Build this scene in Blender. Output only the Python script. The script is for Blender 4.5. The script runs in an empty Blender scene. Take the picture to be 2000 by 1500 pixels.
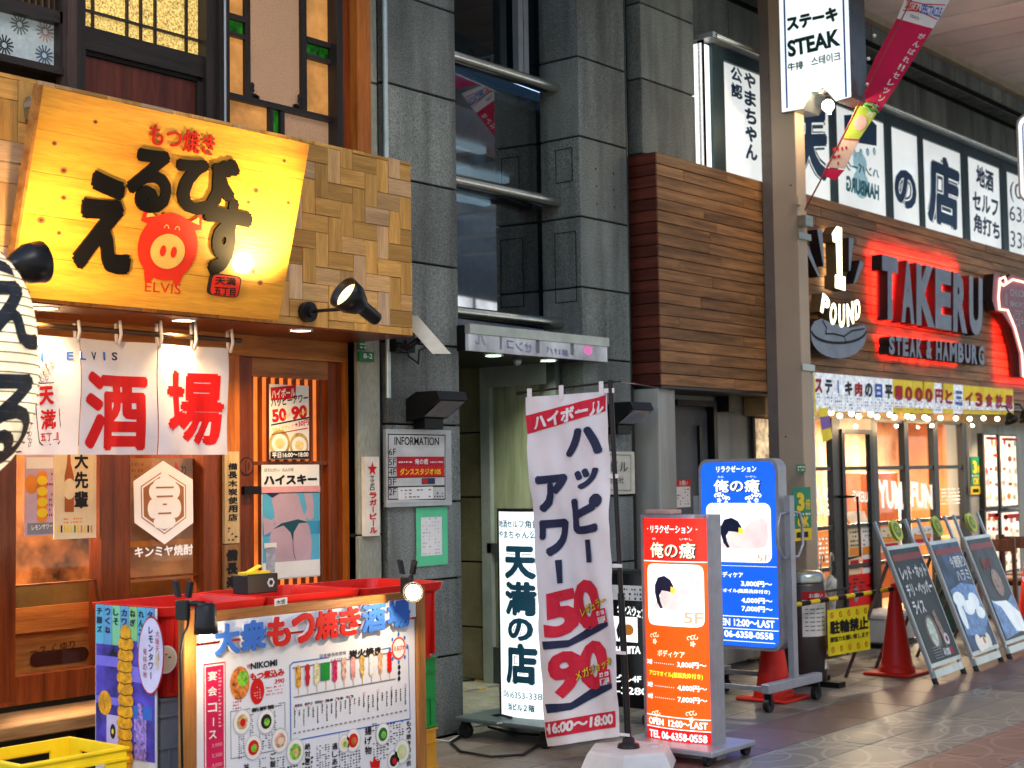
import bpy, bmesh, math, random
from mathutils import Vector, Matrix
random.seed(7)
sc = bpy.context.scene
COL = sc.collection
# ---------------- camera ----------------
FPX = 2900.0; EYE = 1.55
def _n(v): return Vector(v).normalized()
_cx = _n((2390, -140, -FPX)); _cy = Vector((-3532, -229, -FPX)); _cy = _n(_cy - _cx * _cx.dot(_cy)); _cz = _cx.cross(_cy)
RW = Matrix((_cx, _cy, _cz))                      # camera axes -> world axes
cam = bpy.data.objects.new('camera', bpy.data.cameras.new('camera')); COL.objects.link(cam)
cam.matrix_world = Matrix.Translation((0, 0, EYE)) @ RW.to_4x4()
cam.data.sensor_width = 36; cam.data.lens = FPX / 2000 * 36; cam.data.clip_end = 300; cam.data.clip_start = .05
cam.data.dof.use_dof = True; cam.data.dof.focus_distance = 7.6; cam.data.dof.aperture_fstop = 3.2
sc.camera = cam
# ---------------- dusk daylight ----------------
w = bpy.data.worlds.new("World"); sc.world = w; w.use_nodes = True
nt = w.node_tree; bg = nt.nodes['Background']
sky = nt.nodes.new('ShaderNodeTexSky'); sky.sky_type = 'NISHITA'; sky.sun_disc = False
SUN_EL, SUN_ROT = math.radians(42), math.radians(200)
sky.sun_elevation = SUN_EL; sky.sun_rotation = SUN_ROT
nt.links.new(sky.outputs[0], bg.inputs[0]); bg.inputs[1].default_value = 0.15
sl = bpy.data.lights.new('sun', 'SUN'); sl.energy = 0.5; sl.angle = math.radians(20); sl.color = (1, .93, .84)
so = bpy.data.objects.new('sun', sl); COL.objects.link(so)
so.rotation_euler = (math.pi / 2 - SUN_EL, 0, -SUN_ROT + math.pi)
sc.view_settings.view_transform = 'Standard'; sc.view_settings.look = 'None'; sc.view_settings.gamma = 1
sc.view_settings.use_curve_mapping = False; sc.view_settings.exposure = 1.75
sc.cycles.max_bounces = 6; sc.cycles.transparent_max_bounces = 10; sc.cycles.caustics_reflective = False; sc.cycles.caustics_refractive = False
sc.cycles.sample_clamp_indirect = 4
# ---------------- planes: turn a sight line into a point on a real surface ----------------
def ray(px, py): return RW @ Vector(((px - 1000) / FPX, -(py - 750) / FPX, -1))
CAM = Vector((0, 0, EYE))
class Plane:
    def __init__(s, O, U, V, warp=None, wx=None):
        s.O = Vector(O); s.U = Vector(U).normalized(); s.V = Vector(V).normalized(); s.N = s.U.cross(s.V).normalized()
        s.warp = warp; s.wx = wx
    def hit(s, px, py):
        d = ray(px, py); t = (s.O - CAM).dot(s.N) / d.dot(s.N); p = CAM + d * t - s.O
        return p.dot(s.U), p.dot(s.V)
    def at(s, u, v, out=0):
        p = s.O + s.U * u + s.V * v
        if s.wx: return s.wx(s, u, v, out)
        if s.warp: out += s.warp(u, v)
        return p + s.N * out
    def px(s, x, y, out=0): return s.at(*s.hit(x, y), out)
    def rect(s, r):
        u0, v1 = s.hit(r[0], r[1]); u1, v0 = s.hit(r[2], r[3]); return u0, v0, u1, v1
def PlY(y, warp=None): return Plane((0, y, 0), (1, 0, 0), (0, 0, 1), warp)
def PlX(x, warp=None): return Plane((x, 0, 0), (0, -1, 0), (0, 0, 1), warp)
def PZ(px, py, z): d = ray(px, py); return CAM + d * ((z - EYE) / d.z)
# ---------------- materials ----------------
MC = {}; EMK = .46; LK = .46
def _mat(name):
    m = bpy.data.materials.new(name); m.use_nodes = True; return m, m.node_tree, m.node_tree.nodes['Principled BSDF']
def mat(name, col, rough=.5, metal=0, var=.12, ns=6, stretch=(1, 1, 1), bump=.0, bs=60, rnd=0., emit=0, spec=.5, dark=None, coat=0, fine=0, streak=0):
    if name in MC: return MC[name]
    m, t, b = _mat(name); N = t.nodes; L = t.links
    tc = N.new('ShaderNodeTexCoord'); oi = N.new('ShaderNodeObjectInfo')
    mp = N.new('ShaderNodeMapping'); mp.inputs['Scale'].default_value = stretch
    ad = N.new('ShaderNodeVectorMath'); ad.operation = 'ADD'
    ml = N.new('ShaderNodeMath'); ml.operation = 'MULTIPLY'; ml.inputs[1].default_value = 37.3
    L.new(oi.outputs['Random'], ml.inputs[0]); L.new(tc.outputs['Object'], ad.inputs[0]); L.new(ml.outputs[0], ad.inputs[1])
    L.new(ad.outputs[0], mp.inputs[0])
    no = N.new('ShaderNodeTexNoise'); no.inputs['Scale'].default_value = ns; no.inputs['Detail'].default_value = 5; no.inputs['Roughness'].default_value = .62
    L.new(mp.outputs[0], no.inputs['Vector'])
    cr = N.new('ShaderNodeValToRGB'); c = Vector(col[:3]); lo = Vector(dark) if dark else c * (1 - var * 1.6)
    cr.color_ramp.elements[0].position = .3; cr.color_ramp.elements[1].position = .7
    cr.color_ramp.elements[0].color = (*lo, 1); cr.color_ramp.elements[1].color = (*[min(1, x) for x in c * (1 + var)], 1)
    L.new(no.outputs[0], cr.inputs[0]); out = cr.outputs[0]
    if fine:
        n3 = N.new('ShaderNodeTexNoise'); n3.inputs['Scale'].default_value = bs * 1.3; n3.inputs['Detail'].default_value = 3; L.new(mp.outputs[0], n3.inputs['Vector'])
        r3 = N.new('ShaderNodeMapRange'); r3.inputs[1].default_value = .3; r3.inputs[2].default_value = .7; r3.inputs[3].default_value = 1 - fine; r3.inputs[4].default_value = 1 + fine
        L.new(n3.outputs[0], r3.inputs[0]); mx = N.new('ShaderNodeVectorMath'); mx.operation = 'SCALE'; L.new(out, mx.inputs[0]); L.new(r3.outputs[0], mx.inputs['Scale']); out = mx.outputs[0]
    if streak:
        m4 = N.new('ShaderNodeMapping'); m4.inputs['Scale'].default_value = (7, 7, .7); L.new(tc.outputs['Object'], m4.inputs[0]); n4 = N.new('ShaderNodeTexNoise'); n4.inputs['Scale'].default_value = 1; n4.inputs['Detail'].default_value = 6; L.new(m4.outputs[0], n4.inputs['Vector'])
        r4 = N.new('ShaderNodeMapRange'); r4.inputs[1].default_value = .42; r4.inputs[2].default_value = .66; r4.inputs[3].default_value = 1; r4.inputs[4].default_value = 1 - streak
        L.new(n4.outputs[0], r4.inputs[0]); mx = N.new('ShaderNodeVectorMath'); mx.operation = 'SCALE'; L.new(out, mx.inputs[0]); L.new(r4.outputs[0], mx.inputs['Scale']); out = mx.outputs[0]
    if rnd:
        mr = N.new('ShaderNodeMapRange'); mr.inputs[3].default_value = 1 - rnd; mr.inputs[4].default_value = 1 + rnd
        L.new(oi.outputs['Random'], mr.inputs[0]); mx = N.new('ShaderNodeVectorMath'); mx.operation = 'SCALE'
        L.new(out, mx.inputs[0]); L.new(mr.outputs[0], mx.inputs['Scale']); out = mx.outputs[0]
        if rnd >= .3:
            m7 = N.new('ShaderNodeMath'); m7.operation = 'MULTIPLY'; m7.inputs[1].default_value = 17.77; f7 = N.new('ShaderNodeMath'); f7.operation = 'FRACT'; L.new(oi.outputs['Random'], m7.inputs[0]); L.new(m7.outputs[0], f7.inputs[0])
            r7 = N.new('ShaderNodeMapRange'); r7.inputs[1].default_value = 0; r7.inputs[2].default_value = .3; r7.inputs[3].default_value = .74; r7.inputs[4].default_value = 1.08; L.new(f7.outputs[0], r7.inputs[0])
            hs = N.new('ShaderNodeHueSaturation'); L.new(r7.outputs[0], hs.inputs['Saturation']); L.new(out, hs.inputs['Color']); out = hs.outputs[0]
    L.new(out, b.inputs['Base Color'])
    b.inputs['Roughness'].default_value = rough; b.inputs['Metallic'].default_value = metal; b.inputs['Specular IOR Level'].default_value = spec * .5
    if coat: b.inputs['Coat Weight'].default_value = coat; b.inputs['Coat Roughness'].default_value = .08
    if bump:
        n2 = N.new('ShaderNodeTexNoise'); n2.inputs['Scale'].default_value = bs; n2.inputs['Detail'].default_value = 4; L.new(mp.outputs[0], n2.inputs['Vector'])
        bu = N.new('ShaderNodeBump'); bu.inputs['Strength'].default_value = bump; bu.inputs['Distance'].default_value = .01
        L.new(n2.outputs[0], bu.inputs['Height']); L.new(bu.outputs[0], b.inputs['Normal'])
    if emit: L.new(out, b.inputs['Emission Color']); b.inputs['Emission Strength'].default_value = emit * EMK
    MC[name] = m; return m
def flat(name, col, rough=.55, emit=0, metal=0): return mat(name, col, rough, metal, var=.05, ns=9, emit=emit)
def wood(name, col, dark, rnd=.25, rough=.55, axis='x', bump=.25, coat=0, ns=5):
    st = {'x': (.35, 5, 5), 'z': (5, 5, .35), 'y': (5, .35, 5)}[axis]
    return mat(name, col, rough, 0, .12, ns, st, bump, 26, rnd, dark=dark, coat=coat, fine=.14)
def glass(name, tint=(.9, .95, .95), refl=.12, rough=.02, dens=0.):
    if name in MC: return MC[name]
    m, t, b = _mat(name); N = t.nodes; L = t.links
    tr = N.new('ShaderNodeBsdfTransparent'); tr.inputs[0].default_value = (*tint, 1)
    gl = N.new('ShaderNodeBsdfGlossy'); gl.inputs['Roughness'].default_value = rough
    fr = N.new('ShaderNodeFresnel'); fr.inputs[0].default_value = 1.5
    a = N.new('ShaderNodeMath'); a.operation = 'ADD'; a.inputs[1].default_value = refl; a.use_clamp = True
    ge = N.new('ShaderNodeNewGeometry'); iv = N.new('ShaderNodeMath'); iv.operation = 'SUBTRACT'; iv.inputs[0].default_value = 1; L.new(ge.outputs['Backfacing'], iv.inputs[1])
    L.new(fr.outputs[0], a.inputs[0]); a2 = N.new('ShaderNodeMath'); a2.operation = 'MULTIPLY'; L.new(a.outputs[0], a2.inputs[0]); L.new(iv.outputs[0], a2.inputs[1]); a = a2; mx = N.new('ShaderNodeMixShader'); L.new(a.outputs[0], mx.inputs[0]); L.new(tr.outputs[0], mx.inputs[1]); L.new(gl.outputs[0], mx.inputs[2])
    L.new(mx.outputs[0], N['Material Output'].inputs[0]); MC[name] = m; return m
def patterned_glass(name, col, emit, sc_=60, bump=.6, var=.3):
    return mat(name, col, .25, 0, var, sc_, (1, 1, 1), bump, sc_, 0, emit=emit, spec=.6)
# ---------------- mesh builder ----------------
TXT = {}
def text_mesh(s, off, ext=0, vert=False, ls=1., shear=0, lh=1.):
    k = (s, off, ext, vert, ls, shear, lh)
    if k in TXT: return TXT[k]
    if off > .055 or (off and any(ord(ch) > 0x2000 for ch in s)):      # heavy brush weight: the thin glyph laid several times round a small ring
        v0, f0 = text_mesh(s, 0, ext, vert, ls, shear, lh); r = off; n = 8 if off > .035 else 4; v = []; f = []
        for i in range(n + 1):
            dx, dy = (0, 0) if i == n else (r * math.cos(6.2832 * i / n + .3), r * math.sin(6.2832 * i / n + .3)); o = len(v)
            v += [(a + dx, b + dy, c + i * .00006) for a, b, c in v0]; f += [tuple(q + o for q in p) for p in f0]
        TXT[k] = (v, f); return TXT[k]
    c = bpy.data.curves.new('t', 'FONT'); c.body = '\n'.join(s) if vert else s; c.offset = off; c.resolution_u = 3; c.extrude = ext
    c.space_line = lh; c.space_character = ls; c.shear = shear
    if vert: c.align_x = 'CENTER'
    c.dimensions = '2D'; c.fill_mode = 'FRONT' if ext == 0 else 'BOTH'
    o = bpy.data.objects.new('t', c); m = bpy.data.meshes.new_from_object(o)
    v = [tuple(x.co) for x in m.vertices]; f = [tuple(p.vertices) for p in m.polygons]
    bpy.data.objects.remove(o); bpy.data.curves.remove(c); bpy.data.meshes.remove(m)
    TXT[k] = (v, f); return TXT[k]
BASE = {}
class B:
    def __init__(s): s.v = []; s.f = []; s.m = []; s.mats = []; s.sm = []
    def mi(s, m):
        if m not in s.mats: s.mats.append(m)
        return s.mats.index(m)
    def add(s, V, F, m, sm=False):
        o = len(s.v); s.v += [Vector(x) for x in V]; i = s.mi(m)
        for f in F: s.f.append(tuple(a + o for a in f)); s.m.append(i); s.sm.append(sm)
        return s
    def obox(s, O, a, b, c, m):           # corner O and three edge vectors
        O = Vector(O); a = Vector(a); b = Vector(b); c = Vector(c)
        V = [O, O + a, O + a + b, O + b, O + c, O + a + c, O + a + b + c, O + b + c]
        F = [(0, 3, 2, 1), (4, 5, 6, 7), (0, 1, 5, 4), (1, 2, 6, 5), (2, 3, 7, 6), (3, 0, 4, 7)]
        if a.cross(b).dot(c) < 0: F = [f[::-1] for f in F]
        return s.add(V, F, m)
    def box(s, x0, x1, y0, y1, z0, z1, m): return s.obox((x0, y0, z0), (x1 - x0, 0, 0), (0, y1 - y0, 0), (0, 0, z1 - z0), m)
    def bbox(s, x0, x1, y0, y1, z0, z1, m, b=.004):   # bevelled box
        bm = bmesh.new(); bmesh.ops.create_cube(bm, size=1)
        for v in bm.verts: v.co = Vector(((x0 + x1) / 2 + v.co.x * (x1 - x0), (y0 + y1) / 2 + v.co.y * (y1 - y0), (z0 + z1) / 2 + v.co.z * (z1 - z0)))
        bmesh.ops.bevel(bm, geom=bm.edges[:], offset=b, segments=1, affect='EDGES', clamp_overlap=True)
        s.add([v.co.copy() for v in bm.verts], [tuple(v.index for v in f.verts) for f in bm.faces], m); bm.free(); return s
    def slab(s, P, r, o0, o1, m):         # pixel rectangle on plane P, between offsets o0 and o1
        u0, v0, u1, v1 = P.rect(r); return s.uslab(P, u0, v0, u1, v1, o0, o1, m)
    def uslab(s, P, u0, v0, u1, v1, o0, o1, m):
        if P.warp or P.wx: return s.sheet(P, u0, v0, u1, v1, o0, o1, m)
        return s.obox(P.O + P.U * u0 + P.V * v0 + P.N * o0, P.U * (u1 - u0), P.V * (v1 - v0), P.N * (o1 - o0), m)
    def sheet(s, P, u0, v0, u1, v1, o0, o1, m, n=16, k=6):
        for o, fl in ((o1, False), (o0, True)):
            V = [P.at(u0 + (u1 - u0) * i / n, v0 + (v1 - v0) * j / k, o) for j in range(k + 1) for i in range(n + 1)]
            F = [(j * (n + 1) + i, j * (n + 1) + i + 1, (j + 1) * (n + 1) + i + 1, (j + 1) * (n + 1) + i) for j in range(k) for i in range(n)]
            if o0 == o1 and fl: continue
            s.add(V, [f[::-1] for f in F] if fl else F, m, True)
        if o0 != o1:
            per = [(u0 + (u1 - u0) * i / n, v0) for i in range(n)] + [(u1, v0 + (v1 - v0) * j / k) for j in range(k)] + [(u1 - (u1 - u0) * i / n, v1) for i in range(n)] + [(u0, v1 - (v1 - v0) * j / k) for j in range(k)]
            V = [P.at(*p, o) for o in (o0, o1) for p in per]; q = len(per)
            s.add(V, [(i, (i + 1) % q, q + (i + 1) % q, q + i) for i in range(q)], m)
        return s
    def _cut(s, V2, F, P, step=.05):
        bm = bmesh.new(); vs = [bm.verts.new((a, b, c)) for a, b, c in V2]
        for f in F:
            try: bm.faces.new([vs[i] for i in f])
            except ValueError: pass
        us = [a for a, b, c in V2]; u = min(us) + step
        while u < max(us):
            bmesh.ops.bisect_plane(bm, geom=bm.verts[:] + bm.edges[:] + bm.faces[:], plane_co=(u, 0, 0), plane_no=(1, 0, 0)); u += step
        if P.warp:
            wv = [b for a, b, c in V2]; u = min(wv) + step * 1.5
            while u < max(wv):
                bmesh.ops.bisect_plane(bm, geom=bm.verts[:] + bm.edges[:] + bm.faces[:], plane_co=(0, u, 0), plane_no=(0, 1, 0)); u += step * 1.5
        bm.verts.index_update(); V = [tuple(v.co) for v in bm.verts]; F = [tuple(v.index for v in f.verts) for f in bm.faces]; bm.free(); return V, F
    def _place(s, V2, F, P, m):
        if P.warp or P.wx: V2, F = s._cut(V2, F, P, .028 if P.warp else .05)
        return s.add([P.at(a, b, c) for a, b, c in V2], F, m)
    def text(s, P, t, m, r=None, q=None, out=.003, bold=0., ext=0., vert=False, ls=1., uv=None, shear=0, lh=1., ital=0):
        v, f = text_mesh(t, bold, ext, vert, ls, shear, lh)
        if not v: return s
        x0 = min(a[0] for a in v); x1 = max(a[0] for a in v); y0 = min(a[1] for a in v); y1 = max(a[1] for a in v)
        if uv: u0, v0, u1, v1 = uv; A = Vector((u0, v1)); U = Vector((u1 - u0, 0)); W = Vector((0, v0 - v1))
        elif r: u0, v0, u1, v1 = P.rect(r); A = Vector((u0, v1)); U = Vector((u1 - u0, 0)); W = Vector((0, v0 - v1))
        else: A = Vector(P.hit(*q[0])); U = Vector(P.hit(*q[1])) - A; W = Vector(P.hit(*q[2])) - A
        V2 = []
        for a in v:
            p = A + U * ((a[0] - x0) / (x1 - x0)) + W * ((y1 - a[1]) / (y1 - y0)); V2.append((p.x, p.y, out + a[2] + ext))
        return s._place(V2, f, P, m)
    def chars(s, P, t, m, r, out=.003, bold=.03, gap=.12):     # vertical writing, one cell per sign
        u0, v0, u1, v1 = P.rect(r); h = (v1 - v0) / len(t)
        for i, ch in enumerate(t):
            if ch == ' ': continue
            a = v1 - h * i - h * gap / 2; b = v1 - h * (i + 1) + h * gap / 2
            if ch in 'ー|': mu = (u0 + u1) / 2; s.upoly(P, [(mu - (u1 - u0) * .07, b), (mu + (u1 - u0) * .07, b), (mu + (u1 - u0) * .07, a), (mu - (u1 - u0) * .07, a)], m, out)
            else: s.text(P, ch, m, uv=(u0, b, u1, a), out=out, bold=bold)
        return s
    def upoly(s, P, pts, m, out=.002):
        a = sum(pts[i][0] * pts[(i + 1) % len(pts)][1] - pts[(i + 1) % len(pts)][0] * pts[i][1] for i in range(len(pts)))
        if a < 0: pts = pts[::-1]
        V2 = [(x, y, out) for x, y in pts]; F = [tuple(range(len(pts)))]
        if len(pts) > 4:
            from mathutils.geometry import tessellate_polygon
            F = [t if _ccw(pts, t) else t[::-1] for t in tessellate_polygon([[Vector((x, y, 0)) for x, y in pts]])]
        return s._place(V2, F, P, m)
    def poly(s, P, pts, m, out=.002): return s.upoly(P, [P.hit(*p) for p in pts], m, out)
    def rec(s, P, r, m, out=.002):
        u0, v0, u1, v1 = P.rect(r); return s.upoly(P, [(u0, v0), (u1, v0), (u1, v1), (u0, v1)], m, out)
    def disc(s, P, c, rx, ry, m, out=.002, n=20, rot=0):      # c in pixels, radii in metres
        u, v = P.hit(*c); return s.udisc(P, u, v, rx, ry, m, out, n, rot)
    def udisc(s, P, u, v, rx, ry, m, out=.002, n=20, rot=0):
        cr, sr = math.cos(rot), math.sin(rot); pts = []
        for i in range(n):
            a = 2 * math.pi * i / n; x = rx * math.cos(a); y = ry * math.sin(a); pts.append((u + x * cr - y * sr, v + x * sr + y * cr))
        return s.upoly(P, pts, m, out)
    def stroke(s, P, pts, wd, m, out=.002, closed=False, px=True):  # flat ribbon along a line
        q = [Vector(P.hit(*p)) if px else Vector(p) for p in pts]
        if closed: q.append(q[0])
        for a, b in zip(q, q[1:]):
            d = (b - a)
            if d.length < 1e-6: continue
            d.normalize(); n = Vector((-d.y, d.x)) * wd / 2; e = d * wd * .35
            s.upoly(P, [tuple(a - n - e), tuple(b - n + e), tuple(b + n + e), tuple(a + n - e)], m, out)
        return s
    def dabs(s, P, r, rows, cols, m, out=.002, fill=.6, h=.45):     # print too small to read: tiny dashes
        u0, v0, u1, v1 = P.rect(r)
        for j in range(rows):
            for i in range(cols):
                if random.random() > fill: continue
                du = (u1 - u0) / cols; dv = (v1 - v0) / rows; a = u0 + du * (i + .1); b = v1 - dv * (j + .8)
                ww = du * random.uniform(.3, .8); s.upoly(P, [(a, b), (a + ww, b), (a + ww, b + dv * h * random.uniform(.6, 1.2)), (a, b + dv * h)], m, out)
        return s
    def cyl(s, p0, p1, r0, m, r1=None, n=14, cap=True, sm=True):
        p0 = Vector(p0); p1 = Vector(p1); r1 = r0 if r1 is None else r1; d = (p1 - p0).normalized()
        a = d.cross(Vector((0, 0, 1)) if abs(d.z) < .9 else Vector((1, 0, 0))).normalized(); b = d.cross(a)
        V = [p + (a * math.cos(2 * math.pi * i / n) + b * math.sin(2 * math.pi * i / n)) * r for p, r in ((p0, r0), (p1, r1)) for i in range(n)]
        s.add(V, [(i, (i + 1) % n, n + (i + 1) % n, n + i) for i in range(n)], m, sm)
        if cap: s.add(V[:n], [tuple(range(n))[::-1]], m); s.add(V[n:], [tuple(range(n))], m)
        return s
    def tube(s, pts, r, m, n=8):
        pts = [Vector(p) for p in pts]; R = []; prev = None
        for i, p in enumerate(pts):
            d = (pts[min(i + 1, len(pts) - 1)] - pts[max(i - 1, 0)]).normalized()
            a = prev - d * prev.dot(d) if prev else d.cross(Vector((0, 0, 1)) if abs(d.z) < .9 else Vector((1, 0, 0)))
            a.normalize(); prev = a; b = d.cross(a); R += [p + (a * math.cos(2 * math.pi * k / n) + b * math.sin(2 * math.pi * k / n)) * r for k in range(n)]
        F = [(i * n + k, i * n + (k + 1) % n, (i + 1) * n + (k + 1) % n, (i + 1) * n + k) for i in range(len(pts) - 1) for k in range(n)]
        F += [tuple(range(n))[::-1], tuple((len(pts) - 1) * n + k for k in range(n))]
        return s.add(R, F, m, True)
    def lathe(s, c, prof, m, n=24, axis=None):           # prof: (radius, height)
        c = Vector(c); ax = Vector(axis).normalized() if axis else Vector((0, 0, 1))
        a = ax.cross(Vector((0, 1, 0)) if abs(ax.y) < .9 else Vector((1, 0, 0))).normalized(); b = ax.cross(a)
        V = [c + ax * h + (a * math.cos(2 * math.pi * k / n) + b * math.sin(2 * math.pi * k / n)) * r for r, h in prof for k in range(n)]
        F = [(i * n + k, i * n + (k + 1) % n, (i + 1) * n + (k + 1) % n, (i + 1) * n + k) for i in range(len(prof) - 1) for k in range(n)]
        return s.add(V, F, m, True)
    def ball(s, c, r, m, n=12):
        c = Vector(c); k = n // 2; s.lathe(c, [(max(1e-4, r * math.sin(math.pi * i / k)), -r * math.cos(math.pi * i / k)) for i in range(k + 1)], m, n); return s
    def prism(s, P, pts, o0, o1, m, px=True, m2=None):   # solid with an outline on a plane
        q = [P.hit(*p) for p in pts] if px else list(pts); n = len(q)
        if sum(q[i][0] * q[(i + 1) % n][1] - q[(i + 1) % n][0] * q[i][1] for i in range(n)) < 0: q = q[::-1]
        s.upoly(P, q, m, o1)
        from mathutils.geometry import tessellate_polygon
        T = [t if _ccw(q, t) else t[::-1] for t in tessellate_polygon([[Vector((x, y, 0)) for x, y in q]])]
        s.add([P.at(x, y, o0) for x, y in q], [t[::-1] for t in T], m)
        V = [P.at(*p, o) for o in (o0, o1) for p in q]
        s.add(V, [(i, (i + 1) % n, n + (i + 1) % n, n + i) for i in range(n)], m2 or m); return s
    def build(s, name, parent=None, **kw):
        me = bpy.data.meshes.new(name); base = BASE.get(parent, Vector((0, 0, 0))) if parent else kw.get('base')
        if base is None:
            xs = [v.x for v in s.v]; ys = [v.y for v in s.v]; zs = [v.z for v in s.v]
            base = Vector(((min(xs) + max(xs)) / 2, (min(ys) + max(ys)) / 2, min(zs)))
        me.from_pydata([v - base for v in s.v], [], s.f)
        for m in s.mats: me.materials.append(m)
        me.polygons.foreach_set('material_index', s.m); me.polygons.foreach_set('use_smooth', s.sm); me.update()
        o = bpy.data.objects.new(name, me); COL.objects.link(o)
        if parent: o.parent = parent
        else: o.location = base
        BASE[o] = base.copy()
        if parent and name in ('print', 'lettering', 'emblem', 'brush_print', 'flower_print', 'knot', 'bolt_hole', 'hatch_cover', 'burger_reflection', 'notice', 'bolt', 'rib', 'slip', 'tape', 'carving', 'line_detail', 'ring', 'cap'): o['kind'] = 'stuff'
        for k in ('label', 'category', 'group', 'kind'):
            if kw.get(k): o[k] = kw[k]
        return o
def _ccw(p, t):
    a, b, c = (p[i] for i in t); return (b[0] - a[0]) * (c[1] - a[1]) - (c[0] - a[0]) * (b[1] - a[1]) > 0
def thing(name, label, cat, loc, group=None, kind=None):
    o = bpy.data.objects.new(name, None); COL.objects.link(o); o.location = loc; o.empty_display_size = .1
    o['label'] = label; o['category'] = cat; BASE[o] = Vector(loc)
    if group: o['group'] = group
    if kind: o['kind'] = kind
    return o
def solo(b, name, label, cat, group=None, kind=None):
    return b.build(name, None, label=label, category=cat, group=group, kind=kind)
def copy_tree(o, parent=None, shift=Vector((0, 0, 0))):
    c = o.copy(); COL.objects.link(c); c.parent = parent; BASE[c] = BASE[o] + shift
    for ch in o.children: copy_tree(ch, c, shift)
    return c
def dup(o, loc, label, rz=0, cat=None):
    c = copy_tree(o, None, Vector(loc) - BASE[o]); c.location = loc; c.rotation_euler[2] = rz; c['label'] = label; return c
def lamp(kind, loc, energy, col=(1, .75, .45), size=.05, to=None, cone=60, blend=.5, sy=None):
    l = bpy.data.lights.new('lamp_light', kind); l.energy = energy * LK; l.color = col
    if kind == 'AREA':
        l.size = size
        if sy: l.shape = 'RECTANGLE'; l.size_y = sy
    else: l.shadow_soft_size = size if kind == 'SPOT' else .012
    if kind == 'SPOT': l.spot_size = math.radians(cone); l.spot_blend = blend
    o = bpy.data.objects.new('lamp_light', l); COL.objects.link(o); o.location = loc
    if to is not None: o.rotation_euler = (Vector(to) - Vector(loc)).to_track_quat('-Z', 'Y').to_euler()
    o.visible_camera = True
    return o
# ---------------- palette ----------------
GRAN = mat('grey_granite', (.185, .205, .19), .55, 0, .2, 2.6, (1, 1, .5), .5, 150, .2, fine=.6, streak=.45)
GRAN_Y = mat('warm_granite', (.19, .175, .10), .6, 0, .18, 3, (1, 1, 1), .3, 170, .12, fine=.35)
JOINT = mat('joint_black', (.012, .014, .014), .9)
CONC = mat('concrete', (.3, .31, .25), .75, 0, .16, 3, (1, 1, .3), .3, 60, 0, fine=.15, streak=.5)
CONC2 = mat('plaster_grey', (.36, .36, .33), .8, 0, .1, 2.5, (1, 1, .5), .15, 70, streak=.25)
TILEW = wood('tile_wood', (.60, .34, .12), (.40, .21, .07), .3, .6)
TILEZ = TILEW
PLANK = wood('plank_wood', (.34, .16, .06), (.10, .042, .016), .295, .5)
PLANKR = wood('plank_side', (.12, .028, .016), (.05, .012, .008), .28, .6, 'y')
REDW = wood('red_brown_wood', (.20, .04, .007), (.085, .016, .003), .15, .35, 'z', coat=.2)
ORW = wood('orange_wood', (.46, .14, .018), (.25, .062, .008), .12, .38, 'z', coat=.2)
ORWX = wood('orange_wood_flat', (.44, .18, .04), (.25, .085, .018), .12, .45, 'x')
DARKW = wood('dark_wood', (.028, .02, .016), (.012, .009, .008), .2, .45, 'x', coat=.15)
DARKWZ = wood('dark_wood_upright', (.028, .02, .016), (.012, .009, .008), .2, .45, 'z', coat=.15)
BENCH = wood('bench_wood', (.42, .24, .1), (.22, .11, .04), .1, .5, 'x')
BLACKM = mat('black_metal', (.012, .012, .013), .35, .3)
BLACKP = mat('black_plastic', (.014, .014, .016), .4)
STEEL = mat('brushed_steel', (.42, .45, .42), .28, .95, .1, 40, (.1, 1, 1))
ALU = mat('aluminium', (.42, .44, .45), .4, .75)
ALUD = mat('dark_bronze_metal', (.05, .048, .05), .35, .6)
CHROME = mat('rail_steel', (.72, .72, .64), .26, 1)
WHT = mat('white_paint', (.72, .72, .7), .5, var=.05)
PAPER = mat('white_paper', (.74, .72, .7), .7, var=.05)
CLOTH = mat('white_cloth', (.68, .62, .62), .8, var=.06, ns=4)
REDP = mat('red_print', (.55, .005, .005), .6, var=.05)
REDD = mat('deep_red_print', (.42, .01, .02), .6, var=.05)
BLK = mat('black_print', (.012, .011, .013), .6, var=.05)
NAVY = mat('navy_print', (.02, .028, .075), .6, var=.05)
BLUEP = mat('blue_print', (.03, .13, .5), .55, var=.05)
GRYP = mat('grey_print', (.2, .2, .22), .6, var=.1)
YELP = mat('yellow_print', (.8, .56, .02), .6, var=.05)
GRNP = mat('green_print', (.03, .22, .06), .6, var=.1)
CREAM = mat('cream_print', (.7, .58, .38), .6, var=.08)
ORGP = mat('orange_print', (.75, .25, .03), .6, var=.15)
PINKP = mat('pink_print', (.75, .35, .36), .6, var=.08)
SKINP = mat('skin_print', (.52, .36, .42), .6, var=.1, ns=3)
CYANP = mat('cyan_print', (.1, .42, .6), .6, var=.08)
GLS = glass('clear_glass', tint=(.97, .97, .96), refl=.0)
MIRG = glass('dark_window_glass', (.10, .13, .15), .3)
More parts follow.
